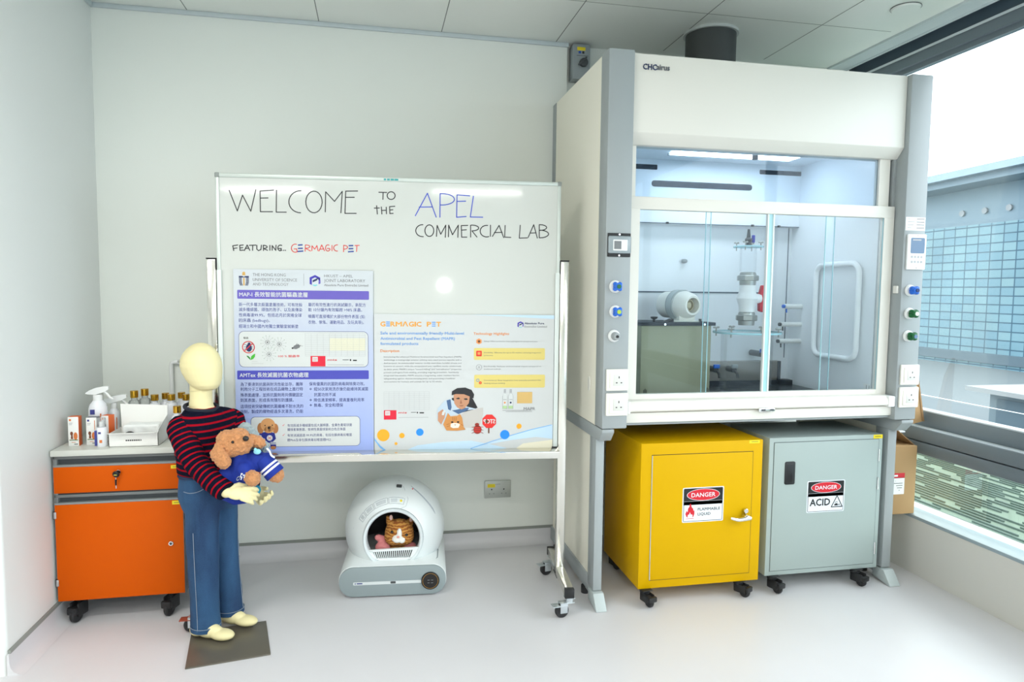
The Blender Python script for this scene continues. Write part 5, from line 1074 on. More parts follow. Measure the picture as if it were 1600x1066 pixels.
# ------------------------------------------------------------------ orange pedestal cabinet and what stands on it
mat('orange_paint', rgb(208, 86, 0), 0.45, spec=0.12, bump=0.01, bscale=400); mat('graphite', rgb(112, 116, 116), 0.45); mat('graphite_dark', rgb(62, 68, 72), 0.5); mat('graphite_light', rgb(136, 142, 142), 0.45)
mat('laminate', rgb(206, 208, 200), 0.18); mat('key_tag', rgb(180, 170, 60), 0.4)
PX0, PX1, PYF, PYB = -1.306, -0.808, 3.075, 3.56
def zf(py): return at(83, py, PYF).z
t = thing('pedestal_cabinet', 'orange fronted grey pedestal cabinet on casters beside the mannequin', 'cabinet', (-1.06, 3.3, 0.0))
zt, zs = at(84, 704, PYF).z, at(84, 713.5, PYF).z
b = MB().m('laminate'); b.box(PX0-0.003, PX1+0.004, PYF-0.012, PYB, zs, zt, bev=0.003); b.build('worktop', t)
zb0 = zf(942)
b = MB().m('graphite'); b.box(PX0, PX0+0.016, PYF+0.002, PYB, zb0, zs, bev=0.001); b.box(PX1-0.016, PX1, PYF+0.002, PYB, zb0, zs, bev=0.001); b.box(PX0+0.016, PX1-0.016, PYB-0.012, PYB, zb0, zs); b.box(PX0+0.016, PX1-0.016, PYF+0.02, PYB, zb0, zb0+0.014); b.box(PX0+0.016, PX1-0.016, PYF+0.03, PYB, 0.40, 0.414); b.build('carcass', t)
def front(ztop, z0, z1, name):
    """recessed grip rail above an orange front"""
    b = MB().m('orange_paint'); b.box(PX0+0.002, PX1-0.002, PYF, PYF+0.018, z0, z1, bev=0.0012); o = b.build(name, t)
    g = ztop-z1
    b = MB().m('graphite'); b.box(PX0+0.002, PX1-0.002, PYF+0.001, PYF+0.02, ztop-0.28*g, ztop, bev=0.001); b.m('graphite_light'); b.box(PX0+0.002, PX1-0.002, PYF-0.001, PYF+0.02, z1, z1+0.2*g, bev=0.001)
    b.m('graphite_dark'); b.box(PX0+0.006, PX1-0.002, PYF+0.017, PYF+0.02, z1+0.1*g, ztop-0.1*g); b.m('graphite'); b.box(PX0+0.002, PX0+0.007, PYF+0.001, PYF+0.02, z1, ztop); b.build('grip_rail', o)
    return o
dr = front(zs-0.001, zf(772), zf(731), 'drawer'); dd = front(zf(774.5), zb0+0.002, zf(790), 'door')
b = MB().m('black'); b.box(PX0+0.002, PX1-0.002, PYF+0.004, PYF+0.018, zf(774.5), zf(772)); b.build('front_gap', t)
lk = at(186, 737, PYF)
b = MB().m('chrome'); b.cyl((lk.x, PYF, lk.z), (lk.x, PYF-0.010, lk.z), 0.010, 0.009, seg=20, bev=0.001); b.build('lock', dr)
b = MB().m('black'); b.cyl((lk.x-0.005, PYF-0.014, lk.z-0.006), (lk.x-0.007, PYF-0.022, lk.z-0.008), 0.014, seg=20, bev=0.002); b.m('key_tag'); b.box(lk.x-0.013, lk.x-0.001, PYF-0.0235, PYF-0.022, lk.z-0.011, lk.z-0.007); b.m('black')
b.tube([(lk.x-0.008, PYF-0.016, lk.z-0.03), (lk.x-0.009, PYF-0.014, lk.z-0.055)], [0.004, 0.003], seg=8); b.m('zinc'); b.tube([(lk.x-0.007, PYF-0.016, lk.z-0.018), (lk.x-0.008, PYF-0.016, lk.z-0.03)], 0.001, seg=6); b.box(lk.x-0.0095, lk.x-0.0065, PYF-0.015, PYF-0.013, lk.z-0.068, lk.z-0.055); b.build('key', dr, label='black headed key hanging in the drawer lock')
lk = at(267.5, 849, PYF)
b = MB().m('chrome'); b.cyl((lk.x, PYF, lk.z), (lk.x, PYF-0.006, lk.z), 0.011, 0.010, seg=20, bev=0.001); b.m('dark_grey'); b.cyl((lk.x, PYF-0.006, lk.z), (lk.x, PYF-0.007, lk.z), 0.006, seg=14); b.build('lock', dd)
for py in (806, 912): b = MB().m('zinc'); z = zf(py); b.box(PX0-0.002, PX0+0.008, PYF-0.004, PYF+0.006, z-0.014, z+0.014, bev=0.002); b.m('black'); b.box(PX0-0.004, PX0+0.003, PYF-0.002, PYF+0.006, z-0.017, z+0.017, bev=0.001); b.build('hinge', dd)
for o, (x0, x1, y0, y1) in ((dr, (267, 285, 727, 731.5)), (dd, (269, 288.5, 782.5, 787.5))):
    p, q = at(x0, y0, PYF), at(x1, y1, PYF); a = Art((p.x, PYF-0.0015, q.z), (1, 0, 0), (0, 0, 1)); w, h = q.x-p.x, p.z-q.z; a.m('yellow_label').rect(0, w, 0, h); a.L(2).m('label_ink').rect(0.15*w, 0.85*w, 0.4*h, 0.6*h); a.build('label_strip', o)
for x, y in ((-1.235, 3.13), (-0.868, 3.125), (-1.235, 3.50), (-0.868, 3.50)): caster(t, x, y, zb0, -PI/2-0.3, r=0.034)

ZT = zt
mat('carton_white', rgb(238, 238, 234), 0.45); mat('carton_orange', rgb(228, 104, 40), 0.45); mat('print_orange', rgb(214, 120, 60), 0.5); mat('print_brown', rgb(120, 66, 40), 0.5); mat('print_green', rgb(90, 110, 40), 0.5); mat('print_navy', rgb(60, 66, 140), 0.5); mat('print_grey', rgb(120, 122, 132), 0.5)
mat('bottle_white', rgb(236, 238, 242), 0.3); mat('gold_cap', rgb(214, 166, 60), 0.22, metal=1.0); glass('clear_plastic', (0.94, 0.95, 0.95, 1), 0.8, 0.05, 1.4, body=0.18, bodycol=(0.85, 0.86, 0.86, 1))
def little_print(a, w, h, navy=False):
    a.m('print_orange' if not navy else 'print_navy').rect(0.12*w, 0.32*w, 0.86*h, 0.93*h); a.m('ink_lightgrey').rect(0.12*w, 0.45*w, 0.78*h, 0.80*h).rect(0.12*w, 0.40*w, 0.73*h, 0.75*h)
    a.m('print_orange').rect(0.78*w, 0.84*w, 0.55*h, 0.9*h) if navy else None
    a.m('print_orange').fill(circ(0.70*w, 0.34*h, 0.19*w, 16, 0.13*h)); a.m('print_brown').fill(circ(0.33*w, 0.43*h, 0.14*w, 14, 0.07*h)).fill([(0.24*w, 0.24*h), (0.46*w, 0.24*h), (0.42*w, 0.38*h), (0.28*w, 0.38*h)])
    a.m('print_green').rect(0.1*w, 0.92*w, 0.19*h, 0.22*h); a.m('print_orange').rect(0.3*w, 0.7*w, 0.115*h, 0.13*h); a.m('ink_black').rect(0.55*w, 0.92*w, 0.05*h, 0.075*h)
def carton(name, label, px0, px1, pytop, y, depth, side, yaw=0.0, navy=False):
    p, q = at(px0, pytop, y), at(px1, pytop, y); w, h = q.x-p.x, p.z-ZT
    o = thing(name, label, 'carton', (p.x+w/2, y+depth/2, ZT), yaw)
    b = MB().m('carton_white'); b.box(-w/2, w/2, -depth/2, depth/2, 0, h, bev=0.0006); b.m(side); b.box(-w/2-0.0002, w/2+0.0002, -depth/2+0.0005, depth/2, 0.0, h+0.0003, bev=0.0004); b.build('box', o, world=False)
    a = Art((-w/2, -depth/2-0.0004, 0), (1, 0, 0), (0, 0, 1), 0.0002); little_print(a, w, h, navy); a.build('front_print', o, world=False)
    return o
carton('product_carton', 'slim white carton with orange top at the front corner of pedestal', 105.5, 122, 652, 3.15, 0.035, 'carton_orange')
carton('product_carton', 'slim white carton with grey side beside the small capped bottle', 134, 150.5, 653, 3.16, 0.035, 'print_grey', navy=True)
carton('product_carton', 'white and orange carton standing behind the small spray bottle', 159, 172, 650, 3.19, 0.04, 'carton_orange', yaw=-0.28)
# small capped bottle
p = at(157.5, 698, 3.115); o = thing('small_bottle', 'small white bottle with frosted cap in front of orange carton', 'bottle', (p.x, 3.13, ZT))
b = MB().m('bottle_white'); b.lathe([(0.020, 0), (0.0215, 0.003), (0.0215, 0.074), (0.018, 0.082), (0.012, 0.084)], (p.x, 3.13, ZT), seg=24); b.m('print_navy'); b.lathe([(0.0217, 0.004), (0.0217, 0.073)], (p.x, 3.13, ZT), seg=24, cap=False, mtx=None) if False else None
b.build('bottle_body', o)
b = MB().m('clear_plastic'); b.lathe([(0.0165, 0.082), (0.0165, 0.118), (0.0155, 0.121), (0.0, 0.121)], (p.x, 3.13, ZT), seg=24); b.m('white_plastic'); b.cyl((p.x, 3.13, ZT+0.084), (p.x, 3.13, ZT+0.105), 0.009, seg=16); b.build('cap', o)
b = MB().m('print_navy'); b.box(p.x-0.0205, p.x-0.012, 3.108, 3.118, ZT+0.006, ZT+0.07); b.box(p.x-0.006, p.x+0.004, 3.1075, 3.109, ZT+0.056, ZT+0.064); b.m('print_orange'); b.box(p.x-0.002, p.x+0.008, 3.1075, 3.109, ZT+0.018, ZT+0.03); b.build('bottle_print', o)
# trigger spray bottles
def trigger_spray(name, label, cx, cy, ang, s=1.0, r=0.034, h=0.135):
    o = thing(name, label, 'spray bottle', (cx, cy, ZT), ang)
    b = MB().m('bottle_white'); b.lathe([(r*0.95, 0), (r, 0.004), (r, h*0.80), (r*0.86, h*0.90), (r*0.5, h), (r*0.42, h+0.004)], seg=28); b.build('bottle_body', o, world=False)
    b = MB().m('white_plastic'); b.lathe([(r*0.5, h), (r*0.5, h+0.022), (r*0.42, h+0.026)], seg=24)
    b.loft([[(x, yy, z) for yy, z in ((-w, z0), (w, z0), (w, z1), (-w, z1))] for x, w, z0, z1 in ((-0.035, 0.010, h+0.034, h+0.044), (-0.015, 0.013, h+0.026, h+0.052), (0.02, 0.013, h+0.034, h+0.060), (0.050, 0.009, h+0.046, h+0.060), (0.060, 0.006, h+0.048, h+0.058))] if False else
           [[(x, yy, z) for yy, z in ((-w, z0), (w, z0), (w, z1), (-w, z1))] for x, w, z0, z1 in ((-0.046*s, 0.008, h+0.030, h+0.034), (-0.030*s, 0.012, h+0.028, h+0.045), (-0.005, 0.013, h+0.026, h+0.056), (0.030*s, 0.011, h+0.038, h+0.062), (0.046*s, 0.008, h+0.048, h+0.062))])
    b.build('spray_head', o, world=False)
    b = MB().m('white_plastic'); b.tube([(0.024*s, 0, h+0.045), (0.036*s, 0, h+0.030), (0.050*s, 0, h+0.012), (0.062*s, 0, h+0.004)], [0.006, 0.0055, 0.005, 0.004], seg=10, sub=4); b.build('trigger', o, world=False)
    a = Art((-r*0.7, -r-0.0006, 0), (1, 0, 0), (0, 0, 1), 0.0002); a.m('print_navy').rect(0.2*r, 0.7*r, 0.68*h, 0.8*h).rect(0.2*r, 0.9*r, 0.60*h, 0.62*h).rect(0.2*r, 0.9*r, 0.56*h, 0.58*h); a.m('print_orange').rect(1.25*r, 1.4*r, 0.2*h, 0.7*h); a.build('bottle_print', o, world=False)
    return o
p = at(155, 690, 3.26); q = at(155, 627, 3.26)
trigger_spray('trigger_spray_bottle', 'larger white trigger spray bottle behind the slim cartons', p.x, 3.26, 0.0, r=0.037, h=q.z-ZT+0.004)
p = at(184, 680, 3.36); q = at(184, 637, 3.36)
trigger_spray('trigger_spray_bottle', 'smaller white trigger spray bottle behind the open lid box', p.x-0.005, 3.34, 0.1, r=0.024, h=q.z-ZT, s=1.15)
# white flip-lid box with contents
o = thing('flip_lid_box', 'open white flip-lid box with packets inside', 'box', (-0.99, 3.17, ZT))
P0, P1 = at(170, 700, 3.10), at(247.5, 697, 3.10); X0, X1 = P0.x, P1.x; y0, y1 = 3.10, 3.245; hb = at(210, 677, 3.10).z-ZT
b = MB().m('carton_white')
b.box(X0, X1, y0, y0+0.002, ZT, ZT+hb); b.box(X0, X0+0.002, y0, y1, ZT, ZT+hb); b.box(X1-0.002, X1, y0, y1, ZT, ZT+hb); b.box(X0, X1, y1-0.002, y1, ZT, ZT+hb); b.box(X0, X1, y0, y1, ZT+0.0002, ZT+0.002)
b.prism([(y0, ZT+hb), (y1, ZT+hb), (y1, ZT+hb+0.055), (y0+0.005, ZT+hb+0.012)], 'x', X1-0.0015, X1+0.0005)
b.prism([(y0, ZT+hb), (y0-0.030, ZT+hb+0.004), (y0-0.030, ZT+hb+0.006), (y0, ZT+hb+0.002)], 'x', X0+0.004, X1-0.004); b.build('tray', o)
L0, L1 = at(186, 632, 3.26), at(262, 634, 3.26)
b = MB().m('carton_white'); b.loft([[(X0+0.004, y1, ZT+hb), (X1-0.002, y1, ZT+hb), (X1-0.002, y1+0.002, ZT+hb), (X0+0.004, y1+0.002, ZT+hb)], [(L0.x, 3.275, L0.z), (L1.x-0.006, 3.275, L1.z), (L1.x-0.006, 3.277, L1.z), (L0.x, 3.277, L0.z)]]); b.build('lid', o)
a = Art((X0, y0-0.0005, ZT), (1, 0, 0), (0, 0, 1), 0.0002); w = X1-X0; a.m('ink_black')
for k in range(7): a.rect((0.34+0.042*k)*w, (0.372+0.042*k)*w, 0.42*hb, 0.52*hb)
a.rect(0.64*w, 0.66*w, 0.42*hb, 0.52*hb); a.build('box_print', o, label='small row of dark print')
b = blob(lambda s: (s.box(X0+0.035, X1-0.012, 3.16, 3.235, ZT+0.003, ZT+hb+0.024, bev=0.006),), ['paper_white'], 0.004, 3, disp=0.004, dscale=28); solo('white_packet', b, (-0.98, 3.19, ZT+0.003), 'white soft packet lying in the open flip-lid box', 'packet', sharp=0)
b = MB().m('black'); p = at(202, 674, 3.13); b.ell((p.x, 3.135, ZT+0.035), (0.026, 0.018, 0.024), seg=16, rings=10)
solo('dark_pouch', b, (p.x, 3.135, ZT+0.003), 'small black pouch inside the open flip-lid box', 'pouch')
# gold capped bottles
def gold_bottle(label, px, pytop, y, cw=0.0165, ch=0.032, body=0.026, clear=False):
    p = at(px, pytop, y); h = p.z-ZT-ch
    o = thing('gold_cap_bottle', label, 'bottle', (p.x, y, ZT), 0.0, 'gold capped bottles on the pedestal')
    b = MB().m('clear_plastic' if clear else 'bottle_white'); hb_ = h-0.012; b.lathe([(body*0.96, 0), (body, 0.003), (body, hb_-0.012), (body*0.8, hb_-0.002), (cw*0.8, hb_), (cw*0.8, h)], (p.x, y, ZT), seg=26); b.build('bottle_body', o)
    b = MB().m('gold_cap'); b.lathe([(cw, 0), (cw, ch-0.001), (cw-0.001, ch), (0, ch)], (p.x, y, ZT+h), seg=26); b.build('cap', o, label='gold cap')
    return o, p
gold_bottle('clear bottle with brushed gold cap, first one past the spray bottles', 209.5, 610.5, 3.40, clear=True)
gold_bottle('clear bottle with brushed gold cap, highest cap of the row', 226, 607.5, 3.44, clear=True)
gold_bottle('white bottle with shiny gold cap, next after the two clear bottles', 241.5, 616.5, 3.42, ch=0.028)
gold_bottle('white bottle with gold cap partly hidden, just before the wall conduit', 258.5, 614.0, 3.47, ch=0.028)
gold_bottle('white bottle with gold cap standing in front of the wall conduit', 267.5, 616.0, 3.40, ch=0.028)
gold_bottle('white bottle with gold cap behind mannequin neck, rear of the two', 283.5, 613, 3.48, ch=0.028)
gold_bottle('white bottle with gold cap behind mannequin neck, front of the two', 291.0, 616, 3.42, ch=0.028)
o, p = gold_bottle('white bottle with low gold cap between open box and mannequin shoulder', 276.5, 634.5, 3.25, ch=0.030, body=0.024)
a = Art((p.x-0.016, 3.25-0.0246, ZT), (1, 0, 0), (0, 0, 1), 0.0002); a.m('logo_teal').rect(0.002, 0.014, 0.072, 0.083); a.m('ink_grey')
for k in range(3): a.rect(0.002, 0.024, 0.06-0.008*k, 0.064-0.008*k)
a.build('bottle_print', o)
mat('conduit_white', rgb(232, 234, 232), 0.4); mat('cable_grey', rgb(200, 204, 204), 0.5)
o = thing('wall_conduit', 'white vertical cable conduit with looping cable on the back wall', 'conduit', (-0.985, YW-0.02, 0.10))
cxx = at(268, 600, YW-0.02).x; zt2 = at(268, 566, YW-0.02).z
b = MB().m('conduit_white'); b.tube([(cxx, YW-0.016, 0.10), (cxx, YW-0.016, zt2-0.012), (cxx+0.004, YW-0.016, zt2-0.002), (cxx+0.018, YW-0.016, zt2)], 0.0105, seg=12); b.cyl((cxx+0.018, YW-0.016, zt2), (cxx+0.034, YW-0.016, zt2), 0.012, seg=14); b.build('pipe', o)
q1, q2, q3, q4 = at(275, 567, YW-0.02), at(284, 572, YW-0.02), at(294, 592, YW-0.02), at(298, 620, YW-0.02)
b = MB().m('cable_grey'); b.tube([q1, q2, q3, q4, (q4.x+0.003, YW-0.02, 0.75)], 0.0055, seg=8, sub=5); b.build('cable', o)

# ------------------------------------------------------------------ child mannequin
mat('mannequin_cream', rgb(228, 217, 166), 0.55, bump=0.015, bscale=260); mat('mannequin_seam', rgb(206, 196, 150), 0.6)
def stripe_mat(name):
    m = bpy.data.materials.new(name); m.use_nodes = True; nt = m.node_tree; n = nt.nodes; L = nt.links; bs = n['Principled BSDF']
    at_ = n.new('ShaderNodeAttribute'); at_.attribute_name = 'stripe'
    fr = n.new('ShaderNodeMath'); fr.operation = 'FRACT'; L.new(at_.outputs['Fac'], fr.inputs[0])
    gt = n.new('ShaderNodeMath'); gt.operation = 'LESS_THAN'; gt.inputs[1].default_value = 0.29; L.new(fr.outputs[0], gt.inputs[0])
    mx = n.new('ShaderNodeMix'); mx.data_type = 'RGBA'; mx.inputs['A'].default_value = rgb(14, 16, 34); mx.inputs['B'].default_value = rgb(150, 8, 28)
    L.new(gt.outputs[0], mx.inputs['Factor']); L.new(mx.outputs['Result'], bs.inputs['Base Color']); bs.inputs['Roughness'].default_value = 0.9; bs.inputs['Specular IOR Level'].default_value = 0.1
    tc = n.new('ShaderNodeTexCoord'); nz = n.new('ShaderNodeTexNoise'); nz.inputs['Scale'].default_value = 40; bp = n.new('ShaderNodeBump'); bp.inputs['Strength'].default_value = 0.12; bp.inputs['Distance'].default_value = 0.01
    L.new(tc.outputs['Object'], nz.inputs['Vector']); L.new(nz.outputs['Fac'], bp.inputs['Height']); L.new(bp.outputs[0], bs.inputs['Normal'])
    M[name] = m
stripe_mat('striped_jersey'); mat('jersey_navy', rgb(22, 26, 42), 0.85)
def denim_mat():
    m = bpy.data.materials.new('denim'); m.use_nodes = True; nt = m.node_tree; n = nt.nodes; L = nt.links; bs = n['Principled BSDF']
    tc = n.new('ShaderNodeTexCoord'); nz = n.new('ShaderNodeTexNoise'); nz.inputs['Scale'].default_value = 7; nz.inputs['Detail'].default_value = 4
    fine = n.new('ShaderNodeTexNoise'); fine.inputs['Scale'].default_value = 420
    mp = n.new('ShaderNodeMapping'); mp.inputs['Scale'].default_value = (1, 1, 0.35); L.new(tc.outputs['Object'], mp.inputs['Vector']); L.new(mp.outputs[0], nz.inputs['Vector']); L.new(tc.outputs['Object'], fine.inputs['Vector'])
    ad = n.new('ShaderNodeMath'); ad.operation = 'MULTIPLY_ADD'; ad.inputs[1].default_value = 0.25; L.new(fine.outputs['Fac'], ad.inputs[0]); L.new(nz.outputs['Fac'], ad.inputs[2])
    cr = n.new('ShaderNodeValToRGB'); cr.color_ramp.elements[0].position = 0.42; cr.color_ramp.elements[0].color = rgb(14, 44, 80); cr.color_ramp.elements[1].position = 0.85; cr.color_ramp.elements[1].color = rgb(48, 92, 130)
    L.new(ad.outputs[0], cr.inputs[0]); L.new(cr.outputs[0], bs.inputs['Base Color']); bs.inputs['Roughness'].default_value = 0.85
    bp = n.new('ShaderNodeBump'); bp.inputs['Strength'].default_value = 0.15; bp.inputs['Distance'].default_value = 0.004; L.new(fine.outputs['Fac'], bp.inputs['Height']); L.new(bp.outputs[0], bs.inputs['Normal'])
    M['denim'] = m
denim_mat(); mat('denim_stitch', rgb(140, 150, 160), 0.8); mat('denim_dark', rgb(22, 46, 78), 0.85); mat('plate_steel', rgb(104, 99, 88), 0.32, metal=0.25, var=0.05, vscale=5)
man = thing('child_mannequin', 'cream child mannequin in striped sweater and jeans holding toy dog', 'mannequin', (-0.62, 2.92, 0.006))
Fd = Vector((0.75, -0.66, 0)); Ld = Vector((0.66, 0.75, 0)); Zd = Vector((0, 0, 1))
TC = Vector((-0.672, 2.925, 0))        # torso axis
def tp(l, f, z): return TC + Ld*l + Fd*f + Zd*z
R_SH, R_EL, R_WR = Vector((-0.752, 2.852, 0.866)), Vector((-0.672, 2.775, 0.732)), Vector((-0.556, 2.700, 0.645))
L_SH, L_EL, L_WR = Vector((-0.588, 3.010, 0.862)), Vector((-0.525, 2.985, 0.70)), Vector((-0.500, 2.875, 0.598))
rot = Matrix((Ld, Fd, Zd)).transposed()
HC = Vector((-0.690, 2.930, 1.112))
R_HIP, R_KN, R_AN = Vector((-0.698, 2.885, 0.56)), Vector((-0.692, 2.880, 0.30)), Vector((-0.690, 2.884, 0.06))
L_HIP, L_KN, L_AN = Vector((-0.634, 2.975, 0.56)), Vector((-0.628, 2.985, 0.30)), Vector((-0.618, 2.988, 0.06))
def hand(s, wr, dirv, up, thumb_side, curl):
    d = dirv.normalized(); n = up.normalized(); sd = d.cross(n).normalized()
    B = Matrix((d, sd, n)).transposed()
    pc = wr + d*0.038
    s.ell(pc, (0.038, 0.027, 0.013), mtx=B); s.ell(wr+d*0.008, (0.024, 0.020, 0.015), mtx=B)
    for k, (o, ln) in enumerate(((-0.0245, 0.046), (-0.008, 0.053), (0.0085, 0.049), (0.0245, 0.039)) if thumb_side < 0 else ((0.0245, 0.046), (0.008, 0.053), (-0.0085, 0.049), (-0.0245, 0.039))):
        p0 = pc + d*0.024 + sd*o*0.86; p1 = p0 + d*ln*0.50 + sd*o*0.19 - n*curl*0.12*ln; p2 = p1 + d*ln*0.36 + sd*o*0.05 - n*curl*0.42*ln; p3 = p2 + d*ln*0.12 - n*curl*0.48*ln
        chain(s, [p0, p1, p2, p3], [0.0088, 0.0082, 0.0076, 0.0067], seg=10)
    q0 = wr + d*0.016 + sd*thumb_side*0.020; q1 = q0 + d*0.022 + sd*thumb_side*0.014 - n*0.004; q2 = q1 + d*0.024 + sd*thumb_side*0.002 - n*0.012
    chain(s, [q0, q1, q2], [0.0105, 0.0092, 0.0078], seg=10)
RH_D = Vector((0.88, -0.06, -0.10)); RH_N = Vector((0.10, -0.86, 0.5))
LH_D = Vector((0.72, -0.45, -0.35)); LH_N = Vector((0.35, 0.35, -0.9))
def body(s):
    s.loft([[Vector((HC.x, HC.y, z)) + Fd*(f+q*math.cos(2*PI*k/32)) + Ld*p*math.sin(2*PI*k/32) for k in range(32)] for z, f, p, q in ((1.010, 0.030, 0.026, 0.030), (1.018, 0.028, 0.043, 0.049), (1.032, 0.024, 0.055, 0.062), (1.055, 0.015, 0.065, 0.075), (1.080, 0.006, 0.072, 0.084), (1.105, 0.001, 0.0755, 0.088), (1.130, -0.001, 0.0725, 0.085), (1.152, -0.001, 0.065, 0.076), (1.172, 0.0, 0.052, 0.062), (1.186, 0.001, 0.038, 0.045), (1.195, 0.001, 0.023, 0.027), (1.199, 0.001, 0.009, 0.010))])
    s.lathe([(0.046, 0), (0.0425, 0.03), (0.0425, 0.115)], (-0.692, 2.926, 0.945), (0.02, -0.01, 1), seg=28)
    s.lathe([(0.055, 0), (0.050, 0.018), (0.044, 0.03)], (-0.690, 2.926, 0.915), seg=28)
    s.ell(tp(0, 0, 0.80), (0.115, 0.078, 0.125), mtx=rot); s.ell(tp(0, 0, 0.66), (0.100, 0.075, 0.11), mtx=rot); s.ell(tp(0, 0, 0.58), (0.088, 0.066, 0.08), mtx=rot)
    chain(s, [tp(0.0, 0, 0.87), R_SH-Zd*0.01, R_EL, R_WR], [0.045, 0.036, 0.030, 0.0215]); chain(s, [tp(0.0, 0, 0.87), L_SH-Zd*0.01, L_EL, L_WR], [0.045, 0.036, 0.030, 0.0215])
    hand(s, R_WR, RH_D, RH_N, -1, 0.9); hand(s, L_WR, LH_D, LH_N, 1, 0.8)
    chain(s, [R_HIP, R_KN, R_AN], [0.040, 0.040, 0.028]); chain(s, [L_HIP, L_KN, L_AN], [0.040, 0.040, 0.028])
    for an, fd in ((R_AN, Vector((0.905, -0.42, 0))), (L_AN, Vector((0.905, -0.42, 0)))):
        fd = fd.normalized(); g = Vector((an.x-0.004, an.y-0.024, 0.0)); sd = Vector((-fd.y, fd.x, 0)); Bf = Matrix((fd, sd, Zd)).transposed()
        s.ell(g-fd*0.018+Zd*0.034, (0.033, 0.029, 0.027), mtx=Bf); s.ell(g+fd*0.035+Zd*0.036, (0.062, 0.031, 0.029), mtx=Bf); s.ell(g+fd*0.094+Zd*0.027, (0.054, 0.034, 0.021), mtx=Bf); s.ell(g+fd*0.01+Zd*0.055, (0.038, 0.028, 0.03), mtx=Bf)
b = blob(body, ['mannequin_cream'], 0.0027, 4)
b.build('body', man, sharp=0)
b = MB().m('mannequin_seam')
b.tube([(-0.6915+0.0435*math.cos(2*PI*k/32), 2.925+0.0435*math.sin(2*PI*k/32), 1.010+0.004*math.cos(2*PI*k/32)) for k in range(32)], 0.0009, seg=6, closed=True); b.build('neck_seam', man)

def add_stripe(o, fn):
    me = o.data; a = me.attributes.new('stripe', 'FLOAT', 'POINT')
    for i, v in enumerate(me.vertices): a.data[i].value = fn(v.co)
def wrinkle(bb, amp, sc, zs=1.0, off=0.0):
    for v in bb.bm.verts:
        p = Vector((v.co.x*sc+off, v.co.y*sc, v.co.z*sc*zs)); v.co += v.normal*(amp*noise.noise(p)+0.5*amp*noise.noise(p*2.3))
    bb.bm.normal_update()
def ring(c, a, d, n=28, sq=2.3):
    out = []
    for k in range(n):
        t = 2*PI*k/n; cs, sn = math.cos(t), math.sin(t)
        out.append(c + Ld*a*math.copysign(abs(cs)**(2/sq), cs) + Fd*d*math.copysign(abs(sn)**(2/sq), sn))
    return out
def torso(s):
    s.loft([ring(tp(0, 0.0, z)+Vector((dx, 0, 0)), a, d) for z, a, d, dx in ((0.672, 0.118, 0.094, 0.004), (0.685, 0.122, 0.098, 0.002), (0.72, 0.120, 0.096, 0.0), (0.78, 0.122, 0.097, -0.004), (0.84, 0.126, 0.094, -0.008), (0.875, 0.126, 0.084, -0.012), (0.905, 0.104, 0.070, -0.014), (0.925, 0.076, 0.060, -0.016), (0.937, 0.058, 0.054, -0.018))])
    chain(s, [tp(-0.05, 0, 0.878), R_SH+Vector((0.012, 0.012, 0.002))], [0.055, 0.050]); chain(s, [tp(0.05, 0, 0.878), L_SH-Vector((0.012, 0.012, -0.002))], [0.055, 0.050])
b = blob(torso, ['striped_jersey'], 0.0048, 6); wrinkle(b, 0.0045, 16, 1.6)
sw = b.build('sweater', man, sharp=0)
root_loc = Vector(man.location)
add_stripe(sw, lambda c: ((c.z+root_loc.z) + 0.012*math.cos((c.x+0.05)*9))/0.0262)
def sleeve(sh, el, wr, nm):
    mid1 = sh.lerp(el, 0.5) + Vector((-0.006, -0.008, 0))
    pts = [sh+Vector((0, 0, 0.0)), mid1, el, el.lerp(wr, 0.5)+Vector((0, 0, -0.006)), wr]
    rad = [0.050, 0.049, 0.046, 0.043, 0.0375]
    def mk(s):
        chain(s, pts[:-1], rad[:-1]); s.cyl(pts[-2], pts[-1], rad[-2], rad[-1], seg=20)
    bb = blob(mk, ['striped_jersey'], 0.0046, 6); wrinkle(bb, 0.005, 20, 1.0, 3.0)
    o = bb.build(nm, sw, sharp=0)
    L1 = (el-sh).length
    def par(c):
        p = c + root_loc
        # distance along the arm, blended round the elbow
        u1 = (el-sh).normalized(); u2 = (wr-el).normalized()
        s1 = (p-sh).dot(u1); s2 = L1 + (p-el).dot(u2)
        k = max(0.0, min(1.0, 0.5 + ((p-el).dot((u1+u2).normalized()))/0.10))
        return (s1*(1-k)+s2*k)/0.0235 + 0.3
    add_stripe(o, par)
    return o
sleeve(R_SH, R_EL, R_WR, 'sleeve'); sleeve(L_SH, L_EL, L_WR, 'sleeve')
NB = Vector((-0.692, 2.926, 0.942))
b = MB().m('jersey_navy'); b.tube([NB+Ld*0.062*math.cos(2*PI*k/30)+Fd*0.058*math.sin(2*PI*k/30)+Zd*(-0.010*math.sin(2*PI*k/30)-0.004) for k in range(30)], 0.0075, seg=10, closed=True); b.build('neckband', sw)

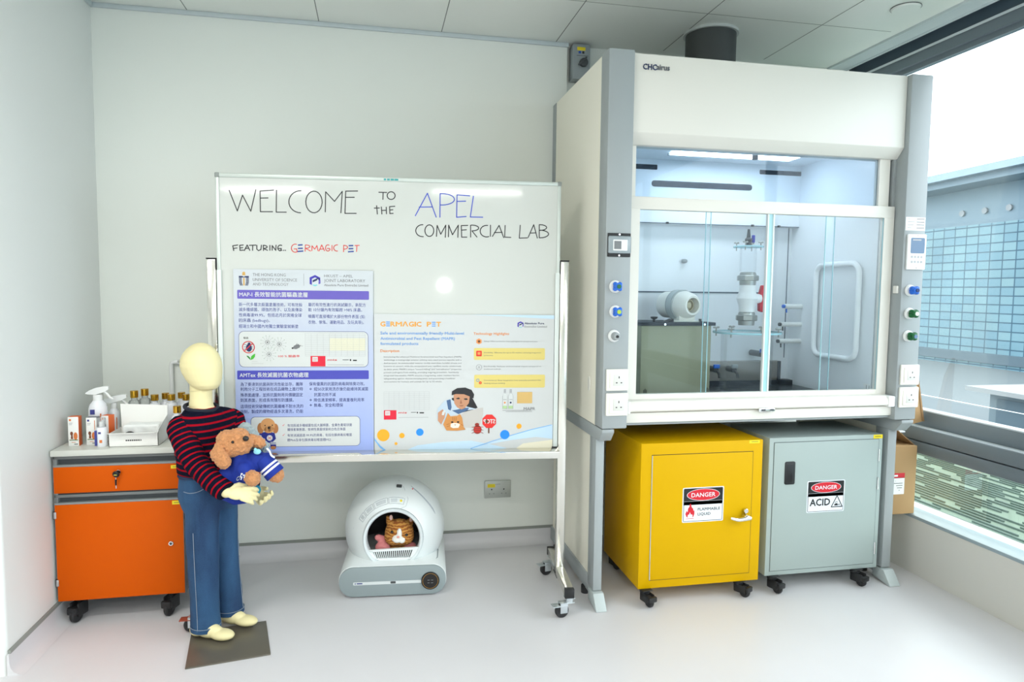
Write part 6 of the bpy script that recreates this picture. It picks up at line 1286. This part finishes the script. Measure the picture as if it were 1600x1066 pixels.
def jeans(s):
    s.loft([ring(tp(0, -0.004, z)+Vector((dx, 0, 0)), a, d) for z, a, d, dx in ((0.52, 0.105, 0.082, 0.008), (0.57, 0.114, 0.094, 0.004), (0.62, 0.115, 0.094, 0.002), (0.69, 0.108, 0.086, 0.0))])
    def leg(cs):
        s.loft([[c+Ld*a*math.cos(2*PI*k/24)+Fd*d*math.sin(2*PI*k/24) for k in range(24)] for c, a, d in cs])
    leg([(Vector((-0.680, 2.868, 0.040)), 0.056, 0.057), (Vector((-0.682, 2.878, 0.10)), 0.056, 0.056), (Vector((-0.687, 2.879, 0.30)), 0.058, 0.062), (Vector((-0.689, 2.882, 0.45)), 0.062, 0.070), (Vector((-0.684, 2.890, 0.60)), 0.062, 0.078)])
    leg([(Vector((-0.608, 2.976, 0.052)), 0.055, 0.056), (Vector((-0.614, 2.985, 0.11)), 0.054, 0.055), (Vector((-0.626, 2.982, 0.30)), 0.056, 0.058), (Vector((-0.632, 2.975, 0.45)), 0.060, 0.066), (Vector((-0.640, 2.965, 0.60)), 0.062, 0.075)])
b = blob(jeans, ['denim'], 0.0048, 4); wrinkle(b, 0.0040, 13, 0.7, 7.0)
jn = b.build('jeans', man, sharp=0)
b = MB().m('denim_stitch')
def surf(c, a, d, ang): return c+Ld*a*math.cos(ang)+Fd*d*math.sin(ang)
RL = [(Vector((-0.680, 2.868, 0.048)), 0.057, 0.058), (Vector((-0.682, 2.878, 0.10)), 0.0575, 0.0575), (Vector((-0.687, 2.879, 0.30)), 0.0595, 0.0635), (Vector((-0.689, 2.882, 0.45)), 0.0635, 0.0715)]
LLg = [(Vector((-0.608, 2.976, 0.060)), 0.056, 0.057), (Vector((-0.614, 2.985, 0.11)), 0.0555, 0.0565), (Vector((-0.626, 2.982, 0.30)), 0.0575, 0.0595), (Vector((-0.632, 2.975, 0.45)), 0.0615, 0.0675)]
b.tube([surf(c, a+0.001, d+0.001, math.radians(158)) for c, a, d in RL], 0.0011, seg=5, sub=4); b.tube([surf(c, a+0.001, d+0.001, math.radians(60)) for c, a, d in LLg], 0.0011, seg=5, sub=4)
for c, a, d in (RL[0], LLg[0]): b.tube([surf(c+Zd*0.006, a+0.0012, d+0.0012, 2*PI*k/32) for k in range(32)], 0.0010, seg=5, closed=True)
b.tube([tp(0.118*math.cos(math.radians(a_)), -0.004+0.100*math.sin(math.radians(a_)), z_) for a_, z_ in ((112, 0.660), (122, 0.636), (138, 0.618), (156, 0.612), (172, 0.616))], 0.0011, seg=5, sub=4); b.build('stitching', jn)
b = MB().m('denim')
for c, a, d in (RL[0], LLg[0]):
    b.loft([[surf(c+Zd*z, a+e, d+e, 2*PI*k/32) for k in range(32)] for z, e in ((-0.012, -0.004), (-0.012, 0.0012), (0.004, 0.0014), (0.008, -0.002))], caps=False)
b.build('hem', jn)
b = MB().m('denim_dark'); b.tube([tp(0.112*math.cos(2*PI*k/32), -0.004+0.090*math.sin(2*PI*k/32), 0.668) for k in range(32)], 0.006, seg=8, closed=True); b.build('waistband', jn)
# base plate under the feet
c0, c1, c3 = Vector((-0.698, 2.622, 0)), Vector((-0.401, 2.672, 0)), Vector((-0.745, 2.906, 0))
b = MB().m('plate_steel'); c2 = Vector((-0.459, 2.952, 0)); b.prism([(p.x, p.y) for p in (c0, c1, c2, c3)], 'z', 0.0, 0.006, bev=0.0015); b.build('base_plate', man, label='dark steel base plate')

# ------------------------------------------------------------------ toy dog in the mannequin's arms
mat('plush_tan', rgb(198, 138, 90), 0.95, bump=0.8, bscale=130, var=0.16, vscale=90, sheen=0.15); mat('plush_light', rgb(222, 182, 140), 0.95, bump=0.5, bscale=160, sheen=0.3); mat('shirt_blue', rgb(4, 40, 138), 0.8, bump=0.08, bscale=90, var=0.05, vscale=20); mat('shirt_white', rgb(232, 236, 242), 0.8); mat('nose_black', rgb(20, 18, 18), 0.25); mat('teal_cloth', rgb(10, 130, 160), 0.8); mat('plush_grey', rgb(150, 164, 166), 0.95, bump=0.5, bscale=160, sheen=0.3); mat('bow_blue', rgb(140, 206, 226), 0.7)
yD = 2.745
dog = thing('toy_dog', 'tan plush toy dog in blue shirt held by the mannequin', 'toy', tuple(at(375, 740, yD)))
P = lambda x, y, d=0.0: at(x, y, yD+d)
hx = (P(384, 685)-P(352, 705)).normalized()      # face axis: brow to nose
def head(s):
    s.ell(P(364, 694, 0.0), (0.054, 0.050, 0.050)); s.ell(P(355, 688, 0.0), (0.040, 0.046, 0.040)); s.ell(P(377, 696, -0.016), (0.040, 0.038, 0.036)); s.ell(P(386, 692, -0.014), (0.026, 0.028, 0.025)); s.ell(P(372, 682, 0), (0.042, 0.042, 0.032))
b = blob(head, ['plush_tan'], 0.0032, 2, disp=0.0042, dscale=120); b.build('head', dog, sharp=0)
b = blob(lambda s: chain(s, [P(346, 696, -0.022), P(342, 710, -0.036), P(350, 722, -0.040)], [0.022, 0.031, 0.027]), ['plush_tan'], 0.0032, 2, disp=0.0042, dscale=120); b.build('ear', dog, sharp=0)
b = blob(lambda s: chain(s, [P(393, 686, 0.010), P(401, 690, 0.008), P(407, 693, 0.006)], [0.020, 0.024, 0.020]), ['plush_tan'], 0.0032, 2, disp=0.0042, dscale=120); b.build('ear', dog, sharp=0)
b = MB().m('nose_black'); b.ell(P(384, 685.5, -0.048), (0.0115, 0.009, 0.0105), seg=18, rings=12); b.build('nose', dog)
b = MB().m('nose_black'); b.ell(P(363.5, 691, -0.049), 0.0055, seg=12, rings=8); b.build('eye', dog); 
b = MB().m('dog_brown'); b.tube([P(386, 696, -0.046), P(389, 698, -0.044), P(393, 697, -0.040)], 0.0014, seg=6); b.build('mouth', dog)
def shirt(s):
    chain(s, [P(376, 715, 0.018), P(380, 730, 0.015), P(376, 746, 0.03), P(368, 754, 0.04)], [0.040, 0.056, 0.056, 0.046]); s.ell(P(362, 742, 0.015), (0.050, 0.045, 0.045)); s.ell(P(398, 716, 0.015), (0.040, 0.035, 0.035))
    chain(s, [P(382, 732, -0.025), P(387, 743, -0.04)], [0.030, 0.027]); chain(s, [P(402, 722, 0.005), P(415, 722, 0.0)], [0.038, 0.036])
b = blob(shirt, ['shirt_blue'], 0.0045, 5)
for v in b.bm.verts: v.co += v.normal*0.006*noise.noise(v.co*24)
b.build('shirt', dog, sharp=0)
ax = (P(434, 741, -0.012)-P(412, 716, 0.0)); A0 = P(410, 718, 0.0)
b = MB().m('shirt_blue'); b.lathe([(0.036, 0), (0.0375, ax.length*0.40)], A0, ax, seg=28, cap=False); b.m('shirt_white'); b.lathe([(0.0378, ax.length*0.40), (0.0380, ax.length*0.50)], A0, ax, seg=28, cap=False); b.m('shirt_blue'); b.lathe([(0.0380, ax.length*0.50), (0.0382, ax.length*0.58)], A0, ax, seg=28, cap=False); b.m('shirt_white'); b.lathe([(0.0382, ax.length*0.58), (0.0384, ax.length*0.68)], A0, ax, seg=28, cap=False); b.m('shirt_blue'); b.lathe([(0.0384, ax.length*0.68), (0.039, ax.length*0.93), (0.035, ax.length*0.95)], A0, ax, seg=28, cap=False); b.build('sleeve', dog, label='blue sleeve with two white bands')
b = blob(lambda s: (s.ell(A0+ax*0.93, (0.031, 0.032, 0.030)), s.ell(A0+ax*1.02, (0.028, 0.026, 0.026))), ['plush_tan'], 0.0032, 2, disp=0.0038, dscale=120); b.build('paw', dog, sharp=0)
b = blob(lambda s: (s.ell(P(395, 748, -0.060), (0.028, 0.030, 0.030)), s.ell(P(390, 745, -0.048), (0.024, 0.026, 0.026))), ['plush_tan'], 0.0032, 2, disp=0.0038, dscale=120); b.build('paw', dog, sharp=0)
b = blob(lambda s: chain(s, [P(353, 772, 0.03), P(368, 779, 0.015), P(383, 780, 0.01)], [0.026, 0.026, 0.018]), ['shirt_blue'], 0.0045, 4); b.build('trousers', dog, sharp=0)
b = blob(lambda s: chain(s, [P(388, 775, 0.015), P(399, 766, 0.02)], [0.020, 0.022]), ['teal_cloth'], 0.0045, 4); b.build('trouser_lining', dog, sharp=0, label='teal cloth below the paw')
a = Art(P(370, 750, -0.072), tuple((P(384, 743)-P(372, 750)).normalized()), (0, 0, 1), 0.0004); a.m('shirt_white'); a.line(circ(0.006, 0.002, 0.006, 16), 0.003, closed=True).line([(0.020, 0.012), (0.014, 0.004), (0.022, -0.002), (0.017, -0.008)], 0.004).line([(0.026, 0.004), (0.034, 0.0), (0.030, -0.008)], 0.004); a.line([(0.018, 0.014), (0.024, 0.010)], 0.004)
a.build('shirt_lettering', dog, label='white letters on the shirt')
b = MB().m('shirt_white'); b.tube([P(417, 701, -0.012), P(421, 705, -0.024), P(424, 712, -0.03), P(429, 715, -0.026)], 0.0035, seg=8, sub=3); b.build('shirt_stripe', dog)
gd = thing('grey_toy', 'grey plush toy peeking out behind the tan toy dog', 'toy', tuple(at(398, 690, 2.83)))
G = lambda x, y, d=0.0: at(x, y, 2.815+d)
b = blob(lambda s: (s.ell(G(383, 669), (0.026, 0.024, 0.022)), chain(s, [G(388, 674), G(400, 690, 0.01), G(412, 698)], [0.022, 0.028, 0.022]), s.ell(G(396, 715, 0.02), (0.035, 0.03, 0.04))), ['plush_grey'], 0.0032, 2, disp=0.0038, dscale=120); b.build('toy_body', gd, sharp=0)
b = MB().m('bow_blue'); b.ell(at(402, 706, yD-0.022), (0.014, 0.006, 0.011)); b.ell(at(399, 703, yD-0.024), (0.006, 0.006, 0.008)); b.build('ribbon', gd, label='light blue ribbon')

# ------------------------------------------------------------------ round litter box with a toy cat inside
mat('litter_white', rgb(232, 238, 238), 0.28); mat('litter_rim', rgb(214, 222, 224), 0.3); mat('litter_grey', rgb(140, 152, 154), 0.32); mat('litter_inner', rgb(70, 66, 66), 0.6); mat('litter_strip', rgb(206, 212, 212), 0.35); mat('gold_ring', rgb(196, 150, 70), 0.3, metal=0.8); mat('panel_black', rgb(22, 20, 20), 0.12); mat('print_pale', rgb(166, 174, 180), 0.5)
LA = -0.078
lb = thing('self_cleaning_litter_box', 'round white litter box with grey drawer base and toy cat inside', 'litter box', (0.078, 3.094, 0.0), LA)
# local frame: x along the front, y to the back
wB, hB, dB = 0.247, 0.148, 0.47
def stad(w, z0, z1, r, n=10): return rr(-w, w, z0, z1, r, n)
b = MB().m('litter_white'); b.prism(stad(wB, 0.006, hB, 0.066), 'y', 0.012, dB, bev=0.004); b.m('dark_grey'); b.box(-0.18, 0.18, 0.03, 0.40, 0.0, 0.007); b.build('base_tray', lb, world=False)
b = MB().m('litter_grey'); b.prism(stad(wB-0.003, 0.008, hB-0.003, 0.064), 'y', 0.0, 0.014, bev=0.003); fr_ = b.build('drawer_front', lb, world=False, label='grey drawer front')
a = Art((0, -0.0006, 0), (1, 0, 0), (0, 0, 1), 0.0003); a.m('litter_strip').fill(rr(-0.180, 0.130, 0.064, 0.078, 0.003)); a.L(2).m('ink_navy').rect(-0.173, -0.168, 0.0685, 0.0735).rect(-0.164, -0.138, 0.0685, 0.0735); a.m('dark_grey').fill(rr(-0.011, 0.013, 0.066, 0.077, 0.002)); a.build('drawer_strip', fr_, world=False)
b = MB().m('panel_black'); b.lathe([(0.042, 0), (0.042, 0.004), (0.040, 0.006), (0.0, 0.006)], (0.172, 0.0, 0.073), (0, -1, 0), seg=40); b.m('gold_ring'); b.lathe([(0.0345, 0.0062), (0.0345, 0.0068), (0.036, 0.0068), (0.036, 0.0062)], (0.172, 0.0, 0.073), (0, -1, 0), seg=40, cap=False); b.build('control_dial', fr_, world=False, label='black round control dial with gold ring')
a = Art((0.172, -0.0064, 0.073), (1, 0, 0), (0, 0, 1), 0.0002); a.m('ink_grey')
for q in ((-0.008, 0.004), (0.008, 0.004), (-0.008, -0.009), (0.008, -0.009)): a.rect(q[0]-0.005, q[0]+0.005, q[1]-0.001, q[1]+0.0015)
a.build('dial_print', fr_, world=False)
# the drum: an egg of revolution about the axis of its opening
CD = Vector((-0.002, 0.270, 0.246)); RD = 0.236; tilt = math.radians(1.5)
axd = Vector((0.0, -math.cos(tilt), math.sin(tilt)))
def drum_profile(R, r_open, n=26):
    th0 = math.asin(r_open/R); return [(R*math.sin(th0+(PI-th0)*k/n), R*math.cos(th0+(PI-th0)*k/n)) for k in range(n+1)]
SC = (1.03, 1.0, 1.05)
ro = 0.136
outer = drum_profile(RD, ro); inner = drum_profile(RD-0.014, ro-0.018)
b = MB().m('litter_white'); b.lathe(outer, CD, axd, seg=64, cap=False, scale=SC); b.build('drum', lb, world=False, sharp=60)
b = MB().m('litter_inner'); b.lathe(inner, CD, axd, seg=48, cap=False, scale=SC); b.build('drum_lining', lb, world=False, label='dark inside of the drum')
h0 = math.sqrt(RD**2-ro**2)
b = MB().m('litter_rim'); b.lathe([(ro-0.001, h0-0.002), (ro+0.001, h0+0.006), (ro-0.003, h0+0.011), (ro-0.012, h0+0.009), (ro-0.017, h0+0.0), (ro-0.018, h0-0.030)], CD, axd, seg=64, cap=False, scale=SC); b.m('litter_grey'); b.lathe([(ro+0.0018, h0-0.0005), (ro+0.0012, h0+0.0006), (ro, h0)], CD, axd, seg=64, cap=False, scale=SC); b.build('door_rim', lb, world=False)
# step with grille in the opening
q_ = Vector((0, 0, 1)).rotation_difference(axd).to_matrix().to_4x4(); TD = Matrix.Translation(CD) @ Matrix.Diagonal((*SC, 1)) @ q_
def dp(u, v, h):           # u right, v up in the plane of the opening
    ex = Vector((1, 0, 0)); ez = axd.cross(ex); ez = ez if ez.z > 0 else -ez
    p = axd*h + ex*u + ez*v; return CD + Vector((p.x*SC[0], p.y*SC[1], p.z*SC[2]))
zt0, zt1 = -0.052, -0.074
b = MB().m('litter_white'); rI = ro-0.019
arc_ = [(rI*math.sin(math.radians(a)), -rI*math.cos(math.radians(a))) for a in range(-64, 65, 8)]
def plate(pts, h1, h2):
    b.loft([[dp(u, v, h1) for u, v in pts], [dp(u, v, h2) for u, v in pts]])
plate([p for p in arc_ if p[1] < -0.089]+[(0.072, -0.088), (-0.072, -0.088)], h0-0.01, h0+0.004)
plate([(-0.115, -0.050), (0.115, -0.042), (0.119, -0.053), (-0.119, -0.058)], h0-0.006, h0+0.006); plate([(-0.092, -0.088), (0.092, -0.088), (0.085, -0.094), (-0.085, -0.094)], h0-0.006, h0+0.006)
plate([(-0.117, -0.054), (-0.094, -0.054), (-0.074, -0.092), (-0.090, -0.092)], h0-0.006, h0+0.006); plate([(0.094, -0.050), (0.117, -0.050), (0.090, -0.092), (0.074, -0.092)], h0-0.006, h0+0.006)
for k in range(20): u = -0.090+0.0094*k; w_ = u*0.84; plate([(u, -0.054), (u+0.0036, -0.054), (w_+0.0034, -0.090), (w_, -0.090)], h0-0.004, h0+0.004)
b.m('litter_inner'); plate([(-0.094, -0.054), (0.094, -0.050), (0.080, -0.090), (-0.080, -0.090)], h0-0.014, h0-0.012); b.build('entry_step', lb, world=False, label='white entry step with slotted edge')  # dark backing sheet added so the slots read as shaded gaps
# printed stickers on the drum
def on_drum(az, el, lift=0.0008):
    """az to the right, el up from the opening's axis (degrees)"""
    a_, e_ = math.radians(az), math.radians(el)
    v = Vector((math.sin(a_)*math.cos(e_), -math.cos(a_)*math.cos(e_), math.sin(e_))); v = v*(RD+lift); return CD + Vector((v.x*SC[0], v.y*SC[1], v.z*SC[2]))
b = MB().m('print_pale')
def drum_line(pts, r=0.0009): b.tube([on_drum(*p) for p in pts], r, seg=5)
def polar(rho, phi):       # around the opening: rho degrees from its axis, phi clockwise from the top
    r_, f_ = math.radians(rho), math.radians(phi); ex = Vector((1, 0, 0)); ez = axd.cross(ex); ez = ez if ez.z > 0 else -ez
    v = (axd*math.cos(r_) + (ex*math.sin(f_)+ez*math.cos(f_))*math.sin(r_))*(RD+0.0008); return CD + Vector((v.x*SC[0], v.y*SC[1], v.z*SC[2]))
for f0, f1 in ((-62, -51), (-49, -33), (-31, -9), (-7, 17)):
    pts = [polar(41, f) for f in [f0+(f1-f0)*k/8 for k in range(9)]] + [polar(48.5, f) for f in [f1-(f1-f0)*k/8 for k in range(9)]]
    b.tube(pts, 0.0010, seg=5, closed=True)
    for rr_ in (43.3, 44.8, 46.3): b.tube([polar(rr_, f) for f in (f0+3, (f0+f1)/2, f1-3-(8 if f1 == 17 else 0))], 0.0012, seg=4)
b.m('yellow_label'); b.ell(polar(44.8, 12), 0.006, seg=10, rings=6); b.build('instruction_sticker', lb, world=False, label='outlined instruction sticker above the opening')
b = MB().m('dark_grey'); c_ = on_drum(14, 66); b.box(-0.013, 0.013, -0.011, 0.011, -0.002, 0.003, bev=0.003, mtx=Matrix.Translation(c_) @ Vector((0, 0, 1)).rotation_difference((c_-CD).normalized()).to_matrix().to_4x4()); b.build('top_button', lb, world=False)
b = MB().m('print_pale'); b.tube([on_drum(*p) for p in ((22, 78), (25, 62), (24, 46), (18, 38), (10, 36))], 0.0007, seg=5); b.tube([on_drum(-52, k, 0) for k in (10, 10.5)], 0.0006, seg=4)
for k in range(5): b.tube([on_drum(46+2.4*j, 63-6*j-1.4*k, 0.0006) for j in range(7)], 0.0011, seg=4)
b.m('print_red'); b.ell(on_drum(43, 58), 0.0035, seg=8, rings=6); b.build('side_print', lb, world=False)
b = MB().m('litter_grey'); b.tube([(0.185, 0.03, hB-0.004), (0.205, 0.10, hB-0.006), (0.21, 0.2, hB-0.006)], 0.003, seg=6); b.build('vent_slot', lb, world=False)

LM = Matrix.Translation(lb.location) @ Matrix.Rotation(LA, 4, 'Z')
def cat_fur():
    m = bpy.data.materials.new('tabby_fur'); m.use_nodes = True; nt = m.node_tree; n = nt.nodes; L = nt.links; bs = n['Principled BSDF']
    tc = n.new('ShaderNodeTexCoord'); wv = n.new('ShaderNodeTexWave'); wv.inputs['Scale'].default_value = 24; wv.inputs['Distortion'].default_value = 7; wv.inputs['Detail Scale'].default_value = 1.5; wv.bands_direction = 'Z'
    L.new(tc.outputs['Object'], wv.inputs['Vector']); cr = n.new('ShaderNodeValToRGB'); cr.color_ramp.elements[0].position = 0.3; cr.color_ramp.elements[0].color = rgb(146, 84, 34); cr.color_ramp.elements[1].position = 0.7; cr.color_ramp.elements[1].color = rgb(196, 140, 66)
    L.new(wv.outputs['Fac'], cr.inputs[0]); L.new(cr.outputs[0], bs.inputs['Base Color']); bs.inputs['Roughness'].default_value = 0.95
    nz = n.new('ShaderNodeTexNoise'); nz.inputs['Scale'].default_value = 220; L.new(tc.outputs['Object'], nz.inputs['Vector']); bp = n.new('ShaderNodeBump'); bp.inputs['Strength'].default_value = 0.4; bp.inputs['Distance'].default_value = 0.01; L.new(nz.outputs['Fac'], bp.inputs['Height']); L.new(bp.outputs[0], bs.inputs['Normal'])
    M['tabby_fur'] = m
cat_fur(); mat('fur_white', rgb(238, 236, 230), 0.95, bump=0.4, bscale=200); mat('nose_pink', rgb(226, 150, 136), 0.6); mat('cloth_pink', rgb(206, 126, 126), 0.85, bump=0.2, bscale=60); mat('ear_pink', rgb(206, 170, 160), 0.9)
cat = thing('toy_cat', 'orange tabby toy cat with white muzzle sitting inside the litter box', 'toy', tuple(LM @ Vector((0.015, 0.20, 0.09))))
yC = 3.235
K = lambda x, y, d=0.0: at(x, y, yC+d)
def cat_body(s):
    s.ell(K(624, 832), (0.070, 0.060, 0.066)); s.ell(K(617, 838, -0.01), (0.050, 0.050, 0.045)); s.ell(K(632, 838, -0.01), (0.046, 0.046, 0.042)); s.ell(K(622, 858, 0.04), (0.068, 0.07, 0.06))
    s.lathe([(0.022, 0), (0.015, 0.02), (0.004, 0.036)], K(610, 816, 0.01), (-0.45, 0.1, 1), seg=14); s.lathe([(0.022, 0), (0.015, 0.02), (0.004, 0.036)], K(639, 818, 0.015), (0.6, 0.1, 0.9), seg=14)
b = blob(cat_body, ['tabby_fur'], 0.004, 3, disp=0.0014, dscale=120); b.build('toy_body', cat, sharp=0)
b = blob(lambda s: (s.ell(K(621, 842, -0.055), (0.026, 0.016, 0.020)), s.ell(K(624, 834, -0.052), (0.013, 0.014, 0.026)), s.ell(K(628, 844, -0.052), (0.016, 0.014, 0.016))), ['fur_white'], 0.003, 3, disp=0.001, dscale=140); b.build('muzzle', cat, sharp=0, label='white muzzle')
b = MB().m('nose_pink'); b.ell(K(622, 839.5, -0.073), (0.0068, 0.005, 0.005), seg=12, rings=8); b.build('nose', cat, label='pink nose')
for x, y in ((612.5, 831.5), (635.2, 836)):
    b = MB().m('nose_black'); b.ell(K(x, y, -0.056), 0.0068, seg=14, rings=10); b.build('eye', cat)
b = MB().m('ear_pink'); b.ell(K(611, 809, -0.008), (0.008, 0.004, 0.013), seg=12, rings=8); b.ell(K(642, 812, 0.0), (0.008, 0.004, 0.012), seg=12, rings=8); b.build('inner_ear', cat)
b = blob(lambda s: (chain(s, [K(590, 840, 0.0), K(598, 843, 0.01)], [0.015, 0.020]), s.ell(K(598, 855, -0.01), (0.036, 0.025, 0.028)), s.ell(K(640, 855, 0.0), (0.034, 0.026, 0.026))), ['cloth_pink'], 0.004, 3, disp=0.003, dscale=40); b.build('pink_cloth', cat, sharp=0, label='pink cloth round the toy cat')
